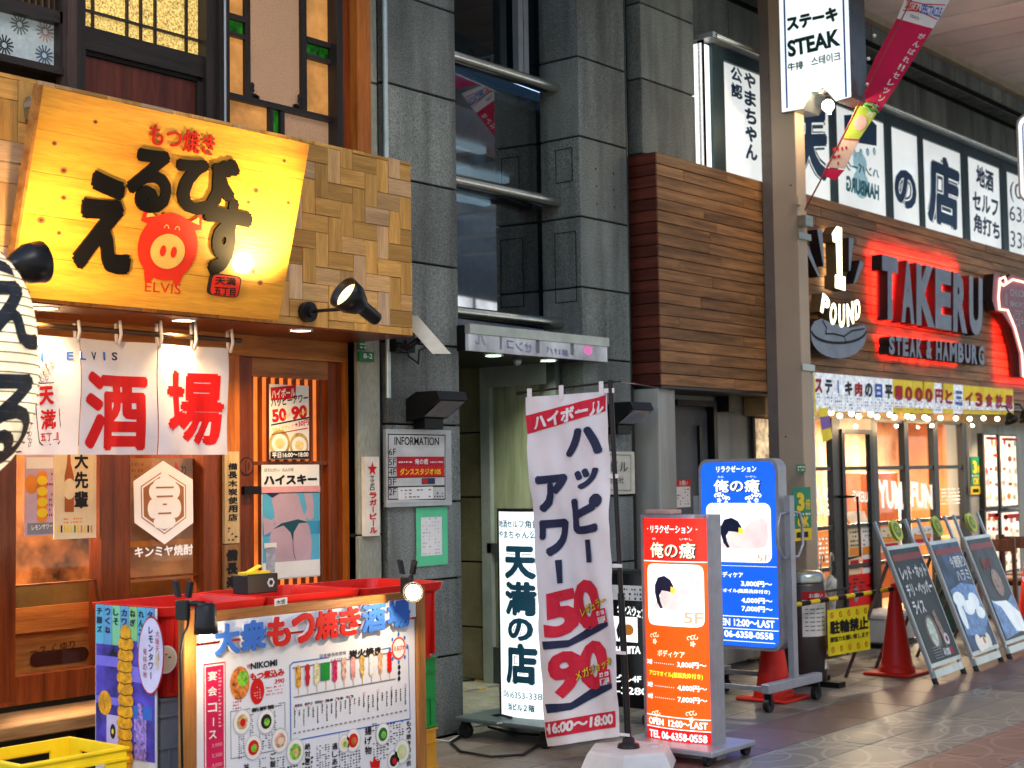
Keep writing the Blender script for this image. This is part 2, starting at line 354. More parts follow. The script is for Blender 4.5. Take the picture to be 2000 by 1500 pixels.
# ================= GROUND =================
def paver_mat(name, c1, c2):
    if name in MC: return MC[name]
    m = mat(name, c1, .38, 0, .12, 3, (1, 1, 1), .12, 120, .05, fine=.18); t = m.node_tree; N = t.nodes; L = t.links
    b = N['Principled BSDF']; src = b.inputs['Base Color'].links[0].from_socket
    tc = N.new('ShaderNodeTexCoord')
    def ring(period, off, r0, r1, sx):
        mp = N.new('ShaderNodeMapping'); mp.inputs['Scale'].default_value = (sx / period, 1 / period, 0); mp.inputs['Location'].default_value = (off[0], off[1], 0)
        L.new(tc.outputs['Object'], mp.inputs[0]); fr = N.new('ShaderNodeVectorMath'); fr.operation = 'FRACTION'; L.new(mp.outputs[0], fr.inputs[0])
        sb = N.new('ShaderNodeVectorMath'); sb.operation = 'SUBTRACT'; sb.inputs[1].default_value = (.5, .5, 0); L.new(fr.outputs[0], sb.inputs[0])
        ln = N.new('ShaderNodeVectorMath'); ln.operation = 'LENGTH'; L.new(sb.outputs[0], ln.inputs[0])
        a = N.new('ShaderNodeMath'); a.operation = 'COMPARE'; a.inputs[1].default_value = (r0 + r1) / 2; a.inputs[2].default_value = (r1 - r0) / 2; L.new(ln.outputs['Value'], a.inputs[0]); return a.outputs[0]
    o = None
    for args in ((.62, (0, 0), .33, .37, .75), (.62, (.3, .5), .40, .43, .75), (.62, (.55, .2), .44, .47, .6), (.62, (.1, .75), .25, .275, .9)):
        q = ring(*args)
        if o is None: o = q
        else:
            mm = N.new('ShaderNodeMath'); mm.operation = 'MAXIMUM'; L.new(o, mm.inputs[0]); L.new(q, mm.inputs[1]); o = mm.outputs[0]
    nz = N.new('ShaderNodeTexNoise'); nz.inputs['Scale'].default_value = 1.1; L.new(tc.outputs['Object'], nz.inputs['Vector'])
    mr = N.new('ShaderNodeMapRange'); mr.inputs[1].default_value = .3; mr.inputs[2].default_value = .5; mr.inputs[4].default_value = .55; L.new(nz.outputs[0], mr.inputs[0])
    k = N.new('ShaderNodeMath'); k.operation = 'MULTIPLY'; L.new(o, k.inputs[0]); L.new(mr.outputs[0], k.inputs[1])
    mx = N.new('ShaderNodeMix'); mx.data_type = 'RGBA'; L.new(k.outputs[0], mx.inputs[0]); L.new(src, mx.inputs[6]); mx.inputs[7].default_value = (*c2, 1)
    L.new(mx.outputs[2], b.inputs['Base Color']); return m
P_TAN = paver_mat('tan_paving', (.20, .19, .155), (.42, .39, .33)); P_RED = paver_mat('red_paving', (.23, .115, .09), (.36, .235, .195))
P_DRK = paver_mat('charcoal_paving', (.10, .088, .09), (.27, .25, .25)); P_MAR = mat('maroon_paving', (.15, .095, .085), .38, 0, .12, 3, (1, 1, 1), .12, 120, .12, fine=.15)
P_GRY = mat('grey_paving', (.18, .165, .14), .42, 0, .2, 4, (1, 1, 1), .12, 120, .22, fine=.15)
g = B().box(-30, 60, -40, 40, -.3, -.012, mat('ground_bed', (.05, .048, .045), .9)).build('ground', None, kind='structure', base=Vector((0, 0, -.3)))
def tile(x0, x1, y0, y1, m):
    b = B().bbox(x0 + .003, x1 - .003, y0 + .003, y1 - .003, -.02, 0, m, .002); return b.build('paving_slab', g)
rows = [(1.6, 2.15, P_RED, 1.2), (2.15, 2.58, P_TAN, 1.2), (2.58, 3.0, P_TAN, 1.2), (3.0, 3.43, P_RED, 1.2), (3.43, 3.85, P_TAN, 1.2), (3.85, 4.2, P_TAN, 1.2), (4.2, 4.7, P_MAR, .62), (4.7, 5.0, P_GRY, .3), (5.0, 5.3, P_GRY, .3), (5.3, 5.6, P_GRY, .3), (5.6, 5.98, P_GRY, .3)]
for y0, y1, m, ln in rows:
    x = 3.0; k = 0
    while x < 21:
        mm = m
        if abs(y0 - 3.85) < .01 and x > 9: mm = P_DRK
        if abs(y0 - 3.0) < .01 and x > 12: mm = P_TAN
        tile(x, x + ln, y0, y1, mm); x += ln; k += 1
B().box(21, 55, 1.6, 5.98, -.02, 0, P_TAN).build('far_paving', g); B().box(-20, 55, -9, 1.6, -.02, 0, P_GRY).build('street_paving', g)
B().box(-20, 3.0, 1.6, 5.98, -.02, 0, P_GRY).build('street_paving', g)
# ================= TAVERN (left shop) =================
tav = thing('tavern_building', 'timber tavern front with chequered wood block fascia and warm lit windows at the left', 'building', (4.5, 6.15, 0))
PF = PlY(5.6); XL, XR, ZB, ZT = 2.55, 5.955, 2.318, 3.285
B().box(XL, XR - .012, 5.63, 5.95, ZB, ZT - .02, ORWX).build('fascia_core', tav)
fas = B().box(XL, XR - .01, 5.612, 5.632, ZB, ZT, mat('tile_backing', (.05, .03, .02), .9)).build('fascia_panel', tav)
cs = .0905
def wtile(x0, x1, z0, z1, vert):
    x0 = max(x0, XL); x1 = min(x1, XR); z0 = max(z0, ZB); z1 = min(z1, ZT)
    if x1 - x0 < .012 or z1 - z0 < .012: return
    d = random.choice((0, .002, .004, .006)); g_ = .0012; cx, cz = (x0 + x1) / 2, (z0 + z1) / 2
    hx, hz = (x1 - x0) / 2 - g_, (z1 - z0) / 2 - g_
    if vert: hx, hz = hz, hx
    me = bpy.data.meshes.new('wood_tile'); bm = bmesh.new(); bmesh.ops.create_cube(bm, size=1)
    for v in bm.verts: v.co = (v.co.x * 2 * hx, v.co.y * (.014 + d) - d / 2, v.co.z * 2 * hz)
    bmesh.ops.bevel(bm, geom=bm.edges[:], offset=.0012, segments=1, affect='EDGES'); bm.to_mesh(me); bm.free(); me.materials.append(TILEW)
    o = bpy.data.objects.new('wood_tile', me); COL.objects.link(o); o.parent = fas
    o.location = Vector((cx, 5.605, cz)) - BASE[fas]; o.rotation_euler = (0, math.pi / 2 if vert else 0, 0)
nx = int((XR - XL) / cs) + 4
for i in range(-2, nx):
    for j in range(-2, 13):
        c = (i - j) % 4; x0 = XR - (nx - 2 - i) * cs; z0 = ZT - .02 - (12 - 1 - j) * cs
        if c == 0: wtile(x0, x0 + 2 * cs, z0, z0 + cs, False)
        elif c == 2: wtile(x0, x0 + cs, z0 - cs, z0 + cs, True)
B().box(XL, XR, 5.60, 6.14, ZB - .006, ZB - .001, REDW).build('soffit', tav)
B().box(XR - .012, XR, 5.612, 6.1, ZB, ZT, ORWX).build('fascia_end', tav)
SPOTW = mat('downlight_lens', (1, .85, .6), .4, emit=9, var=0)
def downlight(parent, x, y, z, m, r=.05):
    b = B(); b.lathe((x, y, z), [(r + .012, 0), (r + .012, -.006), (r, -.006), (r, 0)], CHROME, 20); o = b.build('downlight', parent)
    B().lathe((x, y, z - .003), [(.0005, 0), (r, 0)], m, 20).build('lens', o)
for px_ in (85, 358, 587):
    u, v = PlY(5.72).hit(px_, 618 if px_ < 200 else 632); downlight(tav, u, 5.72, ZB - .006, SPOTW, .055)
    lamp('SPOT', (u, 5.74, ZB - .03), 34, (1, .66, .28), .04, (u, 5.95, 0), 120, .9)
# ---- upper storey windows of the tavern, plane Y 5.9
PU = PlY(5.90)
def up(name, r, o0, o1, m, parent=tav): return B().slab(PU, r, o0, o1, m).build(name, parent)
TOPY = -130
def hgt(x, y): return PU.hit(x, y)
ZTOP = 5.2
def ubox(name, xa, xb, za, zb, o0, o1, m, parent=tav):
    return B().uslab(PU, xa, za, xb, zb, o0, o1, m).build(name, parent)
def ux(px_, py_=100): return PU.hit(px_, py_)[0]
def uz(px_, py_): return PU.hit(px_, py_)[1]
B().box(2.4, ux(693), 6.1, 6.16, ZT - .1, ZTOP, mat('dark_room', (.03, .022, .018), .9)).build('inner_wall', tav)
# left window with rounded corner glass
wl = ubox('window', 2.6, ux(110), uz(105, 150), uz(105, 136), 0, .06, DARKW)
ubox('frame', 2.6, ux(110), uz(105, 50), uz(105, 26), 0, .05, DARKW, wl); ubox('frame', ux(105), ux(110), uz(105, 136), ZTOP, 0, .05, DARKWZ, wl)
FROST = patterned_glass('frosted_glass', (.30, .34, .34), .25, 30, .1, .1)
ubox('pane', 2.6, ux(105), uz(105, 136), uz(105, 50), -.02, 0, FROST, wl)
b = B()
for cx_, cy_, mm in ((8, 88, BLK), (86, 108, mat('blue_grey_print', (.05, .08, .14), .5)), (88, 62, mat('fade_print', (.3, .2, .15), .5)), (38, 48, mat('green_grey_print', (.12, .14, .11), .5))):
    u, v = PU.hit(cx_, cy_)
    for k in range(14):
        a = k * math.pi / 7; b.stroke(PU, [(u + .015 * math.cos(a), v + .015 * math.sin(a)), (u + .045 * math.cos(a), v + .045 * math.sin(a))], .007, mm, .002, px=False)
b.build('flower_print', wl)
for k in range(16):
    x = ux(105) - .02 - k * .034; ubox('slat', x - .009, x, uz(105, 26), ZTOP, .01, .04, DARKWZ, wl)
ubox('pane', 2.6, ux(105), uz(105, 26), ZTOP, -.03, -.02, mat('amber_glass_dark', (.3, .16, .06), .3, emit=.15), wl)
# posts and the hanging door leaf
ubox('post', ux(110), ux(128), ZT, ZTOP, 0, .09, wood('brown_post', (.07, .045, .035), (.04, .025, .02), .1, .5, 'z'))
dl = ubox('door_leaf', ux(128), ux(150), ZT, ZTOP, 0, .07, DARKWZ)
ubox('stile', ux(386), ux(404), ZT, ZTOP, 0, .07, DARKWZ, dl); ubox('rail', ux(150), ux(386), uz(150, 98), uz(150, 53), 0, .05, DARKW, dl)
ubox('moulding', ux(150), ux(386), uz(150, 106), uz(150, 98), 0, .03, mat('black_wood', (.008, .007, .007), .4), dl)
ubox('panel', ux(156), ux(376), ZT - .05, uz(150, 107), 0, .018, wood('oxblood_panel', (.11, .025, .014), (.05, .012, .008), .1, .4, 'z'), dl)
ubox('moulding', ux(150), ux(157), ZT - .05, uz(150, 106), 0, .04, DARKWZ, dl); ubox('moulding', ux(376), ux(386), ZT - .05, uz(150, 106), 0, .04, DARKWZ, dl)
HAM = patterned_glass('hammered_glass', (.85, .44, .12), .6, 85, .9, .55)
xs = [150, 177, 244, 271, 299, 360, 386]; zr = uz(150, 18); zbot = uz(150, 53)
for a, c in zip(xs, xs[1:]):
    ubox('pane', ux(a) + .004, ux(c) - .004, zbot, zr - .004, .0, .008, HAM, dl); ubox('pane', ux(a) + .004, ux(c) - .004, zr + .004, ZTOP, .0, .008, HAM, dl)
for a in xs[1:-1]: ubox('muntin', ux(a) - .006, ux(a) + .006, zbot, ZTOP, 0, .022, DARKWZ, dl)
ubox('muntin', ux(150), ux(386), zr - .006, zr + .006, 0, .024, DARKW, dl)
ubox('post', ux(404), ux(424), ZT, ZTOP, 0, .1, DARKWZ)
B().cyl(PU.at(ux(411), ZT, .115), PU.at(ux(411), ZTOP, .115), .006, mat('grey_cable', (.35, .36, .38), .4)).build('conduit', tav)
# right window with green glass
wr = ubox('window', ux(638), ux(650), ZT, ZTOP, 0, .08, DARKWZ)
AMB = patterned_glass('amber_glass', (.52, .23, .06), .38, 5, .15, .28); AMB2 = patterned_glass('reeded_glass', (.36, .21, .12), .30, 120, .7, .12); GRG = patterned_glass('green_glass', (.015, .16, .008), .22, 14, .3, .6)
B1 = uz(424, 178)
for nm, a, c, z0, z1, m in (('pane', 424, 472, B1, uz(424, 66), AMB), ('pane', 424, 472, uz(424, 58), uz(424, 33), GRG), ('pane', 424, 472, uz(424, 22), ZTOP, AMB), ('pane', 482, 582, B1, ZTOP, AMB2),
    ('pane', 592, 638, B1, uz(592, 115), AMB), ('pane', 592, 638, uz(592, 106), uz(592, 84), GRG), ('pane', 592, 638, uz(592, 73), ZTOP, AMB), ('pane', 424, 518, ZT - .05, uz(424, 190), AMB), ('pane', 548, 638, ZT - .05, uz(424, 190), AMB2), ('pane', 526, 540, ZT - .05, uz(424, 190), GRG)):
    ubox(nm, ux(a), ux(c), z0, z1, 0, .008, m, wr)
for a, c in ((472, 482), (582, 592)): ubox('muntin', ux(a), ux(c), B1, ZTOP, 0, .03, DARKWZ, wr)
for a, c, z0, z1 in ((424, 638, uz(424, 190), B1), (424, 472, uz(424, 33), uz(424, 22)), (424, 472, uz(424, 66), uz(424, 58)), (592, 638, uz(592, 84), uz(592, 73)), (592, 638, uz(592, 115), uz(592, 106))): ubox('muntin', ux(a), ux(c), z0, z1, 0, .034, DARKW, wr)
for a, c in ((518, 526), (540, 548)): ubox('muntin', ux(a), ux(c), ZT - .05, uz(424, 190), 0, .03, DARKWZ, wr)
for s_, cx_ in ((1, 486), (-1, 578)):           # carved brackets low in the middle pane
    b = B(); u = ux(cx_)
    for k, (dx, dz) in enumerate(((0, 0), (.02, 0), (.0, .03), (.0, .055), (.035, -.005))): b.udisc(PU, u + s_ * dx, B1 + .012 + dz, .016, .016, DARKW, .026)
    b.build('carving', wr)
ubox('post', ux(650), ux(668), ZT - .1, ZTOP, 0, .06, REDW); ubox('post', ux(668), ux(694), ZT - .1, ZTOP, 0, .12, ORW)
# ---- concrete strip, pipe
PC = PlY(6.02)
cst = thing('concrete_pier', 'narrow stained concrete pier between the wooden tavern and the granite wall', 'wall', (6.05, 6.1, 0))
x0, x1 = PC.hit(694, 150)[0], PC.hit(737, 150)[0]
zz = [0, PC.hit(720, 1045)[1], PC.hit(720, 640)[1], PC.hit(720, 160)[1], 5.2]
for a, c in zip(zz, zz[1:]): B().bbox(x0, x1 - .0, 6.02, 6.3, a + .004, c - .004, CONC, .006).build('concrete_block', cst)
B().box(x0, x1 + .09, 6.05, 6.35, 0, 5.2, JOINT).build('joint', cst)
solo(B().cyl((x1 + .045, 6.0, 2.0), (x1 + .045, 6.0, 5.2), .016, mat('pale_pipe', (.5, .6, .6), .35, .4)), 'drain_pipe', 'thin pale blue vertical pipe beside the granite wall', 'pipe')
# ================= GRANITE BUILDING =================
gr = thing('granite_building', 'grey granite office building with recessed entrance between two pillars', 'building', (7.4, 6.3, 0))
CZ = [0, .47, .93, 1.39, 1.85, 2.33, 2.815, 3.30, 3.855, 4.41, 4.97, 5.5]
XP0, XP1 = 6.158, 6.80; XQ0, XQ1 = 8.06, 8.63; XS0, XS1 = 8.83, 9.56
def stone(x0, x1, y0, y1, z0, z1, m=GRAN, j=.006, parent=gr): return B().bbox(x0 + (j if x1 - x0 > .1 else 0), x1 - (j if x1 - x0 > .1 else 0), y0, y1, z0 + j, z1 - j, m, .004).build('stone_panel', parent)
for a, c in zip(CZ, CZ[1:]):
    stone(XP0, XP1, 6.0, 6.34, a, c); stone(XQ0, XQ1, 6.0, 6.34, a, c)
    if a > 3.2: stone(XS0, XS1, 6.0, 6.2, a, c)
B().box(XP0 + .02, XP1 - .02, 6.02, 6.32, 0, 5.5, JOINT).build('pillar_core', gr); B().box(XQ0 + .02, XQ1 - .02, 6.02, 6.32, 0, 5.5, JOINT).build('pillar_core', gr)
B().box(XQ1, XS0, 6.12, 6.2, 0, 5.5, JOINT).build('recess', gr); B().cyl((XQ1 + .06, 6.06, 2.2), (XQ1 + .06, 6.06, 5.5), .022, mat('dark_teal_pipe', (.02, .04, .045), .35)).build('pipe', gr)
B().cyl((XQ1 + .05, 6.05, 0), (XQ1 + .05, 6.05, 2.15), .03, BLACKM).build('pipe', gr); B().box(XS0 + .02, XS1 - .02, 6.02, 6.2, 3.3, 5.5, JOINT).build('pillar_core', gr)
b = B()                                            # bolt holes and plate scars
for q in ((1164, 330), (1198, 339), (1165, 364), (1199, 371), (1166, 398), (1200, 404)): b.disc(PlY(5.998), q, .008, .008, JOINT, .0)
b.build('bolt_hole', gr)
# window bay: glass, dark side return
YG = 6.30
DKG = glass('unlit_glass', (.02, .03, .03), .0); TR = math.tan(math.radians(5))
for z0, z1, m in ((2.55, 3.42, MIRG), (3.43, 4.22, MIRG), (4.23, 5.5, DKG)): B().obox((XP1 - .3, YG - TR * .93, z0), (1.85, TR * 1.85, 0), (0, .012, 0), (0, 0, z1 - z0), m).build('window_pane', gr)
B().box(XQ0 - .33, XQ0 - .28, YG - .05, YG, 4.24, 5.5, ALU).build('window_frame', gr); B().box(XQ0 - .27, XQ0 - .22, YG - .05, YG, 4.24, 5.5, ALU).build('window_frame', gr)
# the room seen through the glass: pale blind, ceiling tubes
rm = B().box(XP1 - .5, 12.0, 9.4, 9.45, 2.4, 5.4, mat('room_wall', (.35, .36, .42), .9)).build('room_wall', gr)
B().box(XP1 - .5, 12.0, YG + .1, 9.4, 4.05, 4.1, mat('room_ceiling', (.6, .6, .6), .9)).build('room_ceiling', gr); B().box(XP1 - .5, 12.0, YG + .1, 9.4, 2.5, 2.53, mat('room_floor', (.15, .13, .12), .9)).build('room_floor', gr)
TUBE = mat('tube_light', (1, .98, .92), .4, emit=8, var=0)
for q in ((7.6, 7.2), (8.6, 7.8), (9.3, 8.6), (8.4, 8.6)): B().bbox(q[0], q[0] + .9, q[1], q[1] + .07, 3.98, 4.03, TUBE).build('tube_light', gr)
B().box(7.9, 8.25, 9.3, 9.39, 2.9, 3.35, mat('teal_box', (.03, .12, .14), .5)).build('wall_box', gr)
for z in (2.58, 3.42, 4.22):
    b = B(); pts = [(XP1 + .005, 6.16), (XP1 + .005, 6.16), (XQ0 - .05, 6.16), (XQ0 - .003, 6.16)]
    b.cyl((XP1, 6.19, z), (XQ0, 6.19, z), .034, CHROME, n=18)
    b.box(XP1, XQ0, 6.2, 6.3, z - .012, z + .018, mat('sill_dark', (.04, .045, .045), .5)).build('rail', gr)
# side return seen past the glass (stone with hatch covers)
b = B(); PXs = PlX(XQ0 - .002)
for y0, y1, z0, z1 in ((6.06, 6.2, 3.55, 3.78), (6.04, 6.22, 2.72, 3.2)):
    for a in (((-y1, z0), (-y0, z0)), ((-y0, z0), (-y0, z1)), ((-y0, z1), (-y1, z1)), ((-y1, z1), (-y1, z0))): b.stroke(PXs, a, .006, JOINT, .001, px=False)
b.build('hatch_cover', gr)
# canopy light box
PCN = PlY(5.9)
cn = thing('canopy_light_box', 'slim lit canopy over the office entrance with faint mirrored lettering', 'canopy', (7.5, 6.0, 2.2))
cx0, cx1 = PCN.hit(916, 650)[0], PCN.hit(1187, 680)[0]; cz0, cz1 = PCN.hit(916, 684)[1], PCN.hit(916, 634)[1]
B().box(cx0, cx1, 5.93, 6.28 if False else 5.99, cz0, cz1, BLACKM).build('box', cn); B().box(cx0 + .0, XQ0 - .002, 5.991, 6.9, cz0 - .0, cz1, BLACKM).build('box', cn)
CANF = mat('canopy_panel', (.42, .42, .45), .15, .6, .3, 3, (2, 1, 1), emit=.22)
B().box(cx0, cx1, 5.905, 5.93, cz0, cz1 - .055, CANF).build('front_panel', cn); B().box(cx0 - .004, cx1 + .004, 5.89, 5.93, cz1 - .053, cz1 + .006, mat('canopy_trim', (.5, .53, .47), .4, .5)).build('trim', cn)
b = B(); GB = mat('canopy_faint_print', (.2, .22, .36), .4)
for t, q in (('ノし', [(948, 655), (928, 652), (948, 675)]), ('せンコ', [(1040, 672), (990, 662), (1040, 690)]), ('薬けバ', [(1110, 684), (1066, 676), (1110, 697)])): b.text(PlY(5.905), t, GB, q=q, out=.002, bold=.02)
b.disc(PlY(5.905), (1148, 684), .05, .035, mat('pink_glow_print', (.75, .2, .45), .5, emit=.3), .002); b.rec(PlY(5.905), (976, 646, 980, 682), GRYP, .001); b.rec(PlY(5.905), (1046, 658, 1054, 690), GRYP, .001); b.rec(PlY(5.905), (1114, 666, 1121, 694), GRYP, .001)
b.build('lettering', cn)
GRL = mat('pale_green_lens', (.75, 1, .7), .4, emit=7, var=0)
for q in ((7.18, 6.05), (7.78, 6.08)): downlight(cn, q[0], q[1], cz0 - .002, GRL, .055); lamp('SPOT', (q[0], q[1], cz0 - .03), 34, (.95, 1, .8), .04, (q[0] + .2, q[1] + .25, 0), 110, .9)
downlight(gr, 7.5, 6.75, 2.358, GRL, .06); lamp('AREA', (7.4, 6.75, 2.33), 10, (.97, 1, .84), .3, (7.4, 6.9, 0)); B().ball((7.48, 6.1, cz0 - .02), .03, ALU).build('sensor', cn)
# entrance recess
B().box(XP1 - .2, XQ0 + .4, 6.1, 9.0, 2.36, 2.42, mat('recess_ceiling', (.5, .47, .36), .8)).build('ceiling', gr)
MARB = mat('speckled_marble', (.38, .37, .28), .3, 0, .25, 9, (1, 1, 1), .05, 60, fine=.45)
stp = B().box(XP1 - .1, 9.2, 6.06, 9.0, 0, .1, MARB).build('entrance_step', gr)
B().add([(XP1, 6.06, .1), (XP1, 5.98, 0), (XQ0, 5.98, 0), (XQ0, 6.06, .1)], [(0, 1, 2, 3)], CONC).build('ramp_edge', gr)
for a, c in zip([.1] + CZ[1:6], CZ[1:6] + [2.36]):
    stone(XP1 - .1, 8.02, 7.62, 7.7, a, c, GRAN_Y); stone(8.021, 8.1, 6.815, 7.27, a, c, GRAN_Y); stone(XP1 - .06, XP1 + .0, 6.35, 7.6, a, c, GRAN_Y)
    stone(XP1 + .62, 8.02, 7.28, 7.6, a, c, GRAN_Y)
B().box(8.04, 8.09, 6.83, 7.26, .1, 2.355, JOINT).box(XP1 + .64, 8.0, 7.31, 7.58, .1, 2.355, JOINT).build('wall_core', gr)
TAPEY = mat('hazard_yellow', (.8, .45, .03), .5)
b = B(); 
for k in range(9): b.add([(7.62 + k * .085, 7.0 - k * 0 + (.2 - k * .07), .1035), (7.70 + k * .085, 6.93 + (.2 - k * .07), .1035), (7.78 + k * .085, 6.99 + (.2 - k * .07), .1035), (7.70 + k * .085, 7.06 + (.2 - k * .07), .1035)], [(0, 1, 2, 3)], TAPEY if k % 2 == 0 else BLK)
for k in range(12): x = 7.2 + k * .08; b.add([(x, 6.62, .1035), (x + .08, 6.62, .1035), (x + .08, 6.66, .1035), (x, 6.66, .1035)], [(0, 1, 2, 3)], TAPEY if k % 3 == 0 else GRYP)
solo(b, 'hazard_tape', 'yellow and black striped floor tape on the speckled entrance floor', 'tape')
# steel door frame along the recess side (faces -X)
XD = 8.0; PD = PlX(XD)
SAT = mat('satin_steel', (.36, .40, .38), .35, .45)
dr = B().slab(PD, (945, 706, 972, 1339), 0, .05, SAT).build('entrance_door', gr); BD = PD.rect((945, 706, 1096, 1339)); 
u0, v0 = PD.hit(945, 1339); v1 = PD.hit(945, 706)[1]; ua = PD.hit(957, 900)[0]; ub = PD.hit(1096, 900)[0]; uc = PD.hit(1078, 900)[0]
B().uslab(PD, ua, v1 - .19, uc, v1, .0, .052, SAT).build('frame', dr); B().uslab(PD, uc, .1, ub, v1, 0, .05, mat('dark_steel', (.16, .18, .17), .35, .8)).build('frame', dr)
B().uslab(PD, ua, v0, uc, v0 + .28, 0, .045, mat('dark_steel2', (.1, .12, .13), .35, .8)).build('frame', dr); B().uslab(PD, ua, 1.0, uc, 1.07, 0, .05, mat('dark_steel', (0, 0, 0))).build('handle_rail', dr)
WIRE = mat('wired_glass', (.24, .26, .16), .15, 0, .5, 1.2, (2, 6, .6), .4, 90)
B().uslab(PD, ua + .03, v0 + .28, uc, v1 - .19, -.02, .01, WIRE).build('pane', dr)
B().box(8.06, 8.12, 6.35, 6.81, .1, 2.36, BLACKM).build('jamb', gr)
# upper stone band right of the pillars
B().box(XS1 - .02, 30, 6.16, 6.4, 4.9, 5.9, JOINT).build('band_core', gr)
x = XS1
while x < 24: stone(x, x + .72, 6.12, 6.3, 4.93, 5.36); x += .72
x = 9.2
B().box(XS1, 30, 5.85, 6.3, 5.40, 5.42, JOINT).build('band_soffit', gr)
while x < 24: stone(x, x + .62, 5.84, 5.92, 5.4, 5.95); stone(x, x + .62, 5.925, 6.11, 5.385, 5.41); x += .62
# ---- lit bay window on the upper floor (Y 5.97)
PB = PlY(5.97); bay = thing('bay_window', 'long lit upper window band with blue lettering above the steak restaurant', 'window', (12, 6.0, 3.85))
def bx(px_, py_): return PB.hit(px_, py_)[0]
BZ0, BZ1 = 3.84, 4.86; NAVF = mat('navy_frame', (.03, .055, .065), .4, .4)
LITW = mat('lit_film', (.86, .9, .88), .12, emit=.42, var=.1, ns=.8, coat=.4); LITW2 = mat('bright_curtain', (.95, .96, .92), .3, emit=.95, var=.04, ns=2)
X0 = bx(1373, 100)
capo = B().box(X0 - .03, 26, 5.86, 6.12, 4.86, 4.90, ALU).build('cap', bay); B().cyl((X0 + .02, 5.87, 4.88), (26, 5.87, 4.88), .022, CHROME).build('cap_tube', bay)
B().box(X0 + .002, 26, 6.02, 6.1, BZ0, BZ1, mat('bay_inner', (.3, .32, .3), .8)).build('back', bay)
edges = [(1373, 1388, LITW2), (1411, 1549, LITW), (1556, 1619, LITW), (1631, 1727, LITW), (1739, 1793, LITW), (1801, 1877, LITW), (1889, 1953, LITW), (1965, 2060, LITW), (2075, 2160, LITW)]
yt = {1373: 82, 1388: 88}
last = X0
for i, (a, c, m) in enumerate(edges):
    ya = 100 + (a - 1373) * .44; xa = bx(a, ya); xc = bx(c, ya)
    z1 = BZ1 - (.02 if i == 0 else .1)
    p = B().uslab(PB, xa, BZ0, xc, z1, -.03, -.015, m).build('pane', bay)
    B().uslab(PB, last, BZ0, xa, BZ1, -.05, .012, NAVF).build('mullion', bay)
    if i: B().uslab(PB, xa, z1, xc, BZ1, -.05, .01, NAVF).build('head_frame', bay)
    last = xc
B().box(X0, X0 + .01, 5.98, 6.12, BZ0, 4.84, LITW2).build('pane', bay)
PBt = PlY(5.985); NVB = mat('navy_letter', (.012, .05, .13), .4); OUT_ = mat('outline_print', (.05, .1, .14), .4); b = B()
b.chars(PBt, '公認', NVB, (1426, 125, 1450, 198), .003, .04); b.chars(PBt, 'やまちゃん', NVB, (1452, 136, 1479, 318), .003, .045)
WL = mat('white_letter_rim', (.8, .85, .85), .4, emit=.4)
for ch, q in (('天', [(1540, 215), (1616, 215), (1540, 360)]), ('の', [(1746, 322), (1789, 342), (1746, 398)]), ('店', [(1811, 292), (1873, 320), (1811, 432)])):
    b.text(PBt, ch, OUT_, q=q, out=.002, bold=.10); b.text(PBt, ch, WL, q=q, out=.004, bold=.065); b.text(PBt, ch, NVB, q=q, out=.006, bold=.045)
b.text(PBt, '地酒', NVB, q=[(1906, 320), (1940, 336), (1906, 362)], bold=.04); b.text(PBt, 'セルフ', NVB, q=[(1899, 372), (1949, 390), (1899, 408)], bold=.04); b.text(PBt, '角打ち', NVB, q=[(1901, 415), (1952, 435), (1901, 452)], bold=.04)
b.text(PBt, '(06)', NVB, q=[(1972, 352), (2020, 372), (1972, 392)], bold=.0); b.text(PBt, '6353-', NVB, q=[(1971, 400), (2030, 415), (1971, 430)], bold=.0); b.text(PBt, '3388', NVB, q=[(1973, 450), (2022, 462), (1973, 482)], bold=.0)
b.build('lettering', bay)
# burger sign reflected in the pane, painted on with mirrored words
b = B(); PALE = mat('pale_blue_reflection', (.35, .58, .66), .4, emit=.25); TEAL = mat('teal_reflection', (.02, .2, .25), .4)
b.disc(PBt, (1681, 360), .16, .13, PALE, .002); b.disc(PBt, (1679, 318), .14, .1, PALE, .0022); b.text(PBt, 'ハンバーグ', TEAL, q=[(1716, 330), (1648, 310), (1716, 350)], out=.004, bold=.04)
b.text(PBt, 'HAMBURG', TEAL, q=[(1716, 362), (1652, 342), (1716, 392)], out=.004, bold=.05)
for k in range(5): u, v = PBt.hit(1655 + k * 13, 300 - k); b.udisc(PBt, u, v, .03, .035, (mat('leaf_reflection', (.03, .3, .18), .5), BLUEP)[k % 2], .003); b.udisc(PBt, u, v - .005, .022, .027, PALE, .0035)
b.prism(PBt, [(1648, 225), (1690, 222), (1712, 245), (1712, 285), (1650, 275)], .001, .002, NVB); b.build('burger_reflection', bay)
# ================= STEAK RESTAURANT =================
st = thing('steakhouse_building', 'steak restaurant front with brown plank fascia and glazed shopfront', 'building', (12, 6.1, 0))
YF = 5.87; FX0 = PlY(YF).hit(1284, 400)[0]; FZ0, FZ1 = 2.165, 3.845; NR = 20; rh = (FZ1 - FZ0) / NR
core = B().box(FX0 + .012, 26, YF + .016, 6.12, FZ0, FZ1 - .01, JOINT).build('fascia_core', st)
for r in range(NR):
    z0 = FZ0 + r * rh; x = FX0 - random.uniform(0, .9); dz = random.uniform(0, .004)
    while x < 19:
        L_ = random.uniform(.9, 1.5); a = max(x, FX0); c = min(x + L_, 19)
        if c - a > .02: B().bbox(a + .001, c - .001, YF - random.uniform(0, .004), YF + .016, z0 + .0025, z0 + rh - .0025, PLANK, .002).build('plank', core)
        x += L_
    B().bbox(FX0 - .012, FX0 + .011, YF + .001, 6.2, z0 + .003, z0 + rh - .003, PLANKR, .002).build('plank', core)
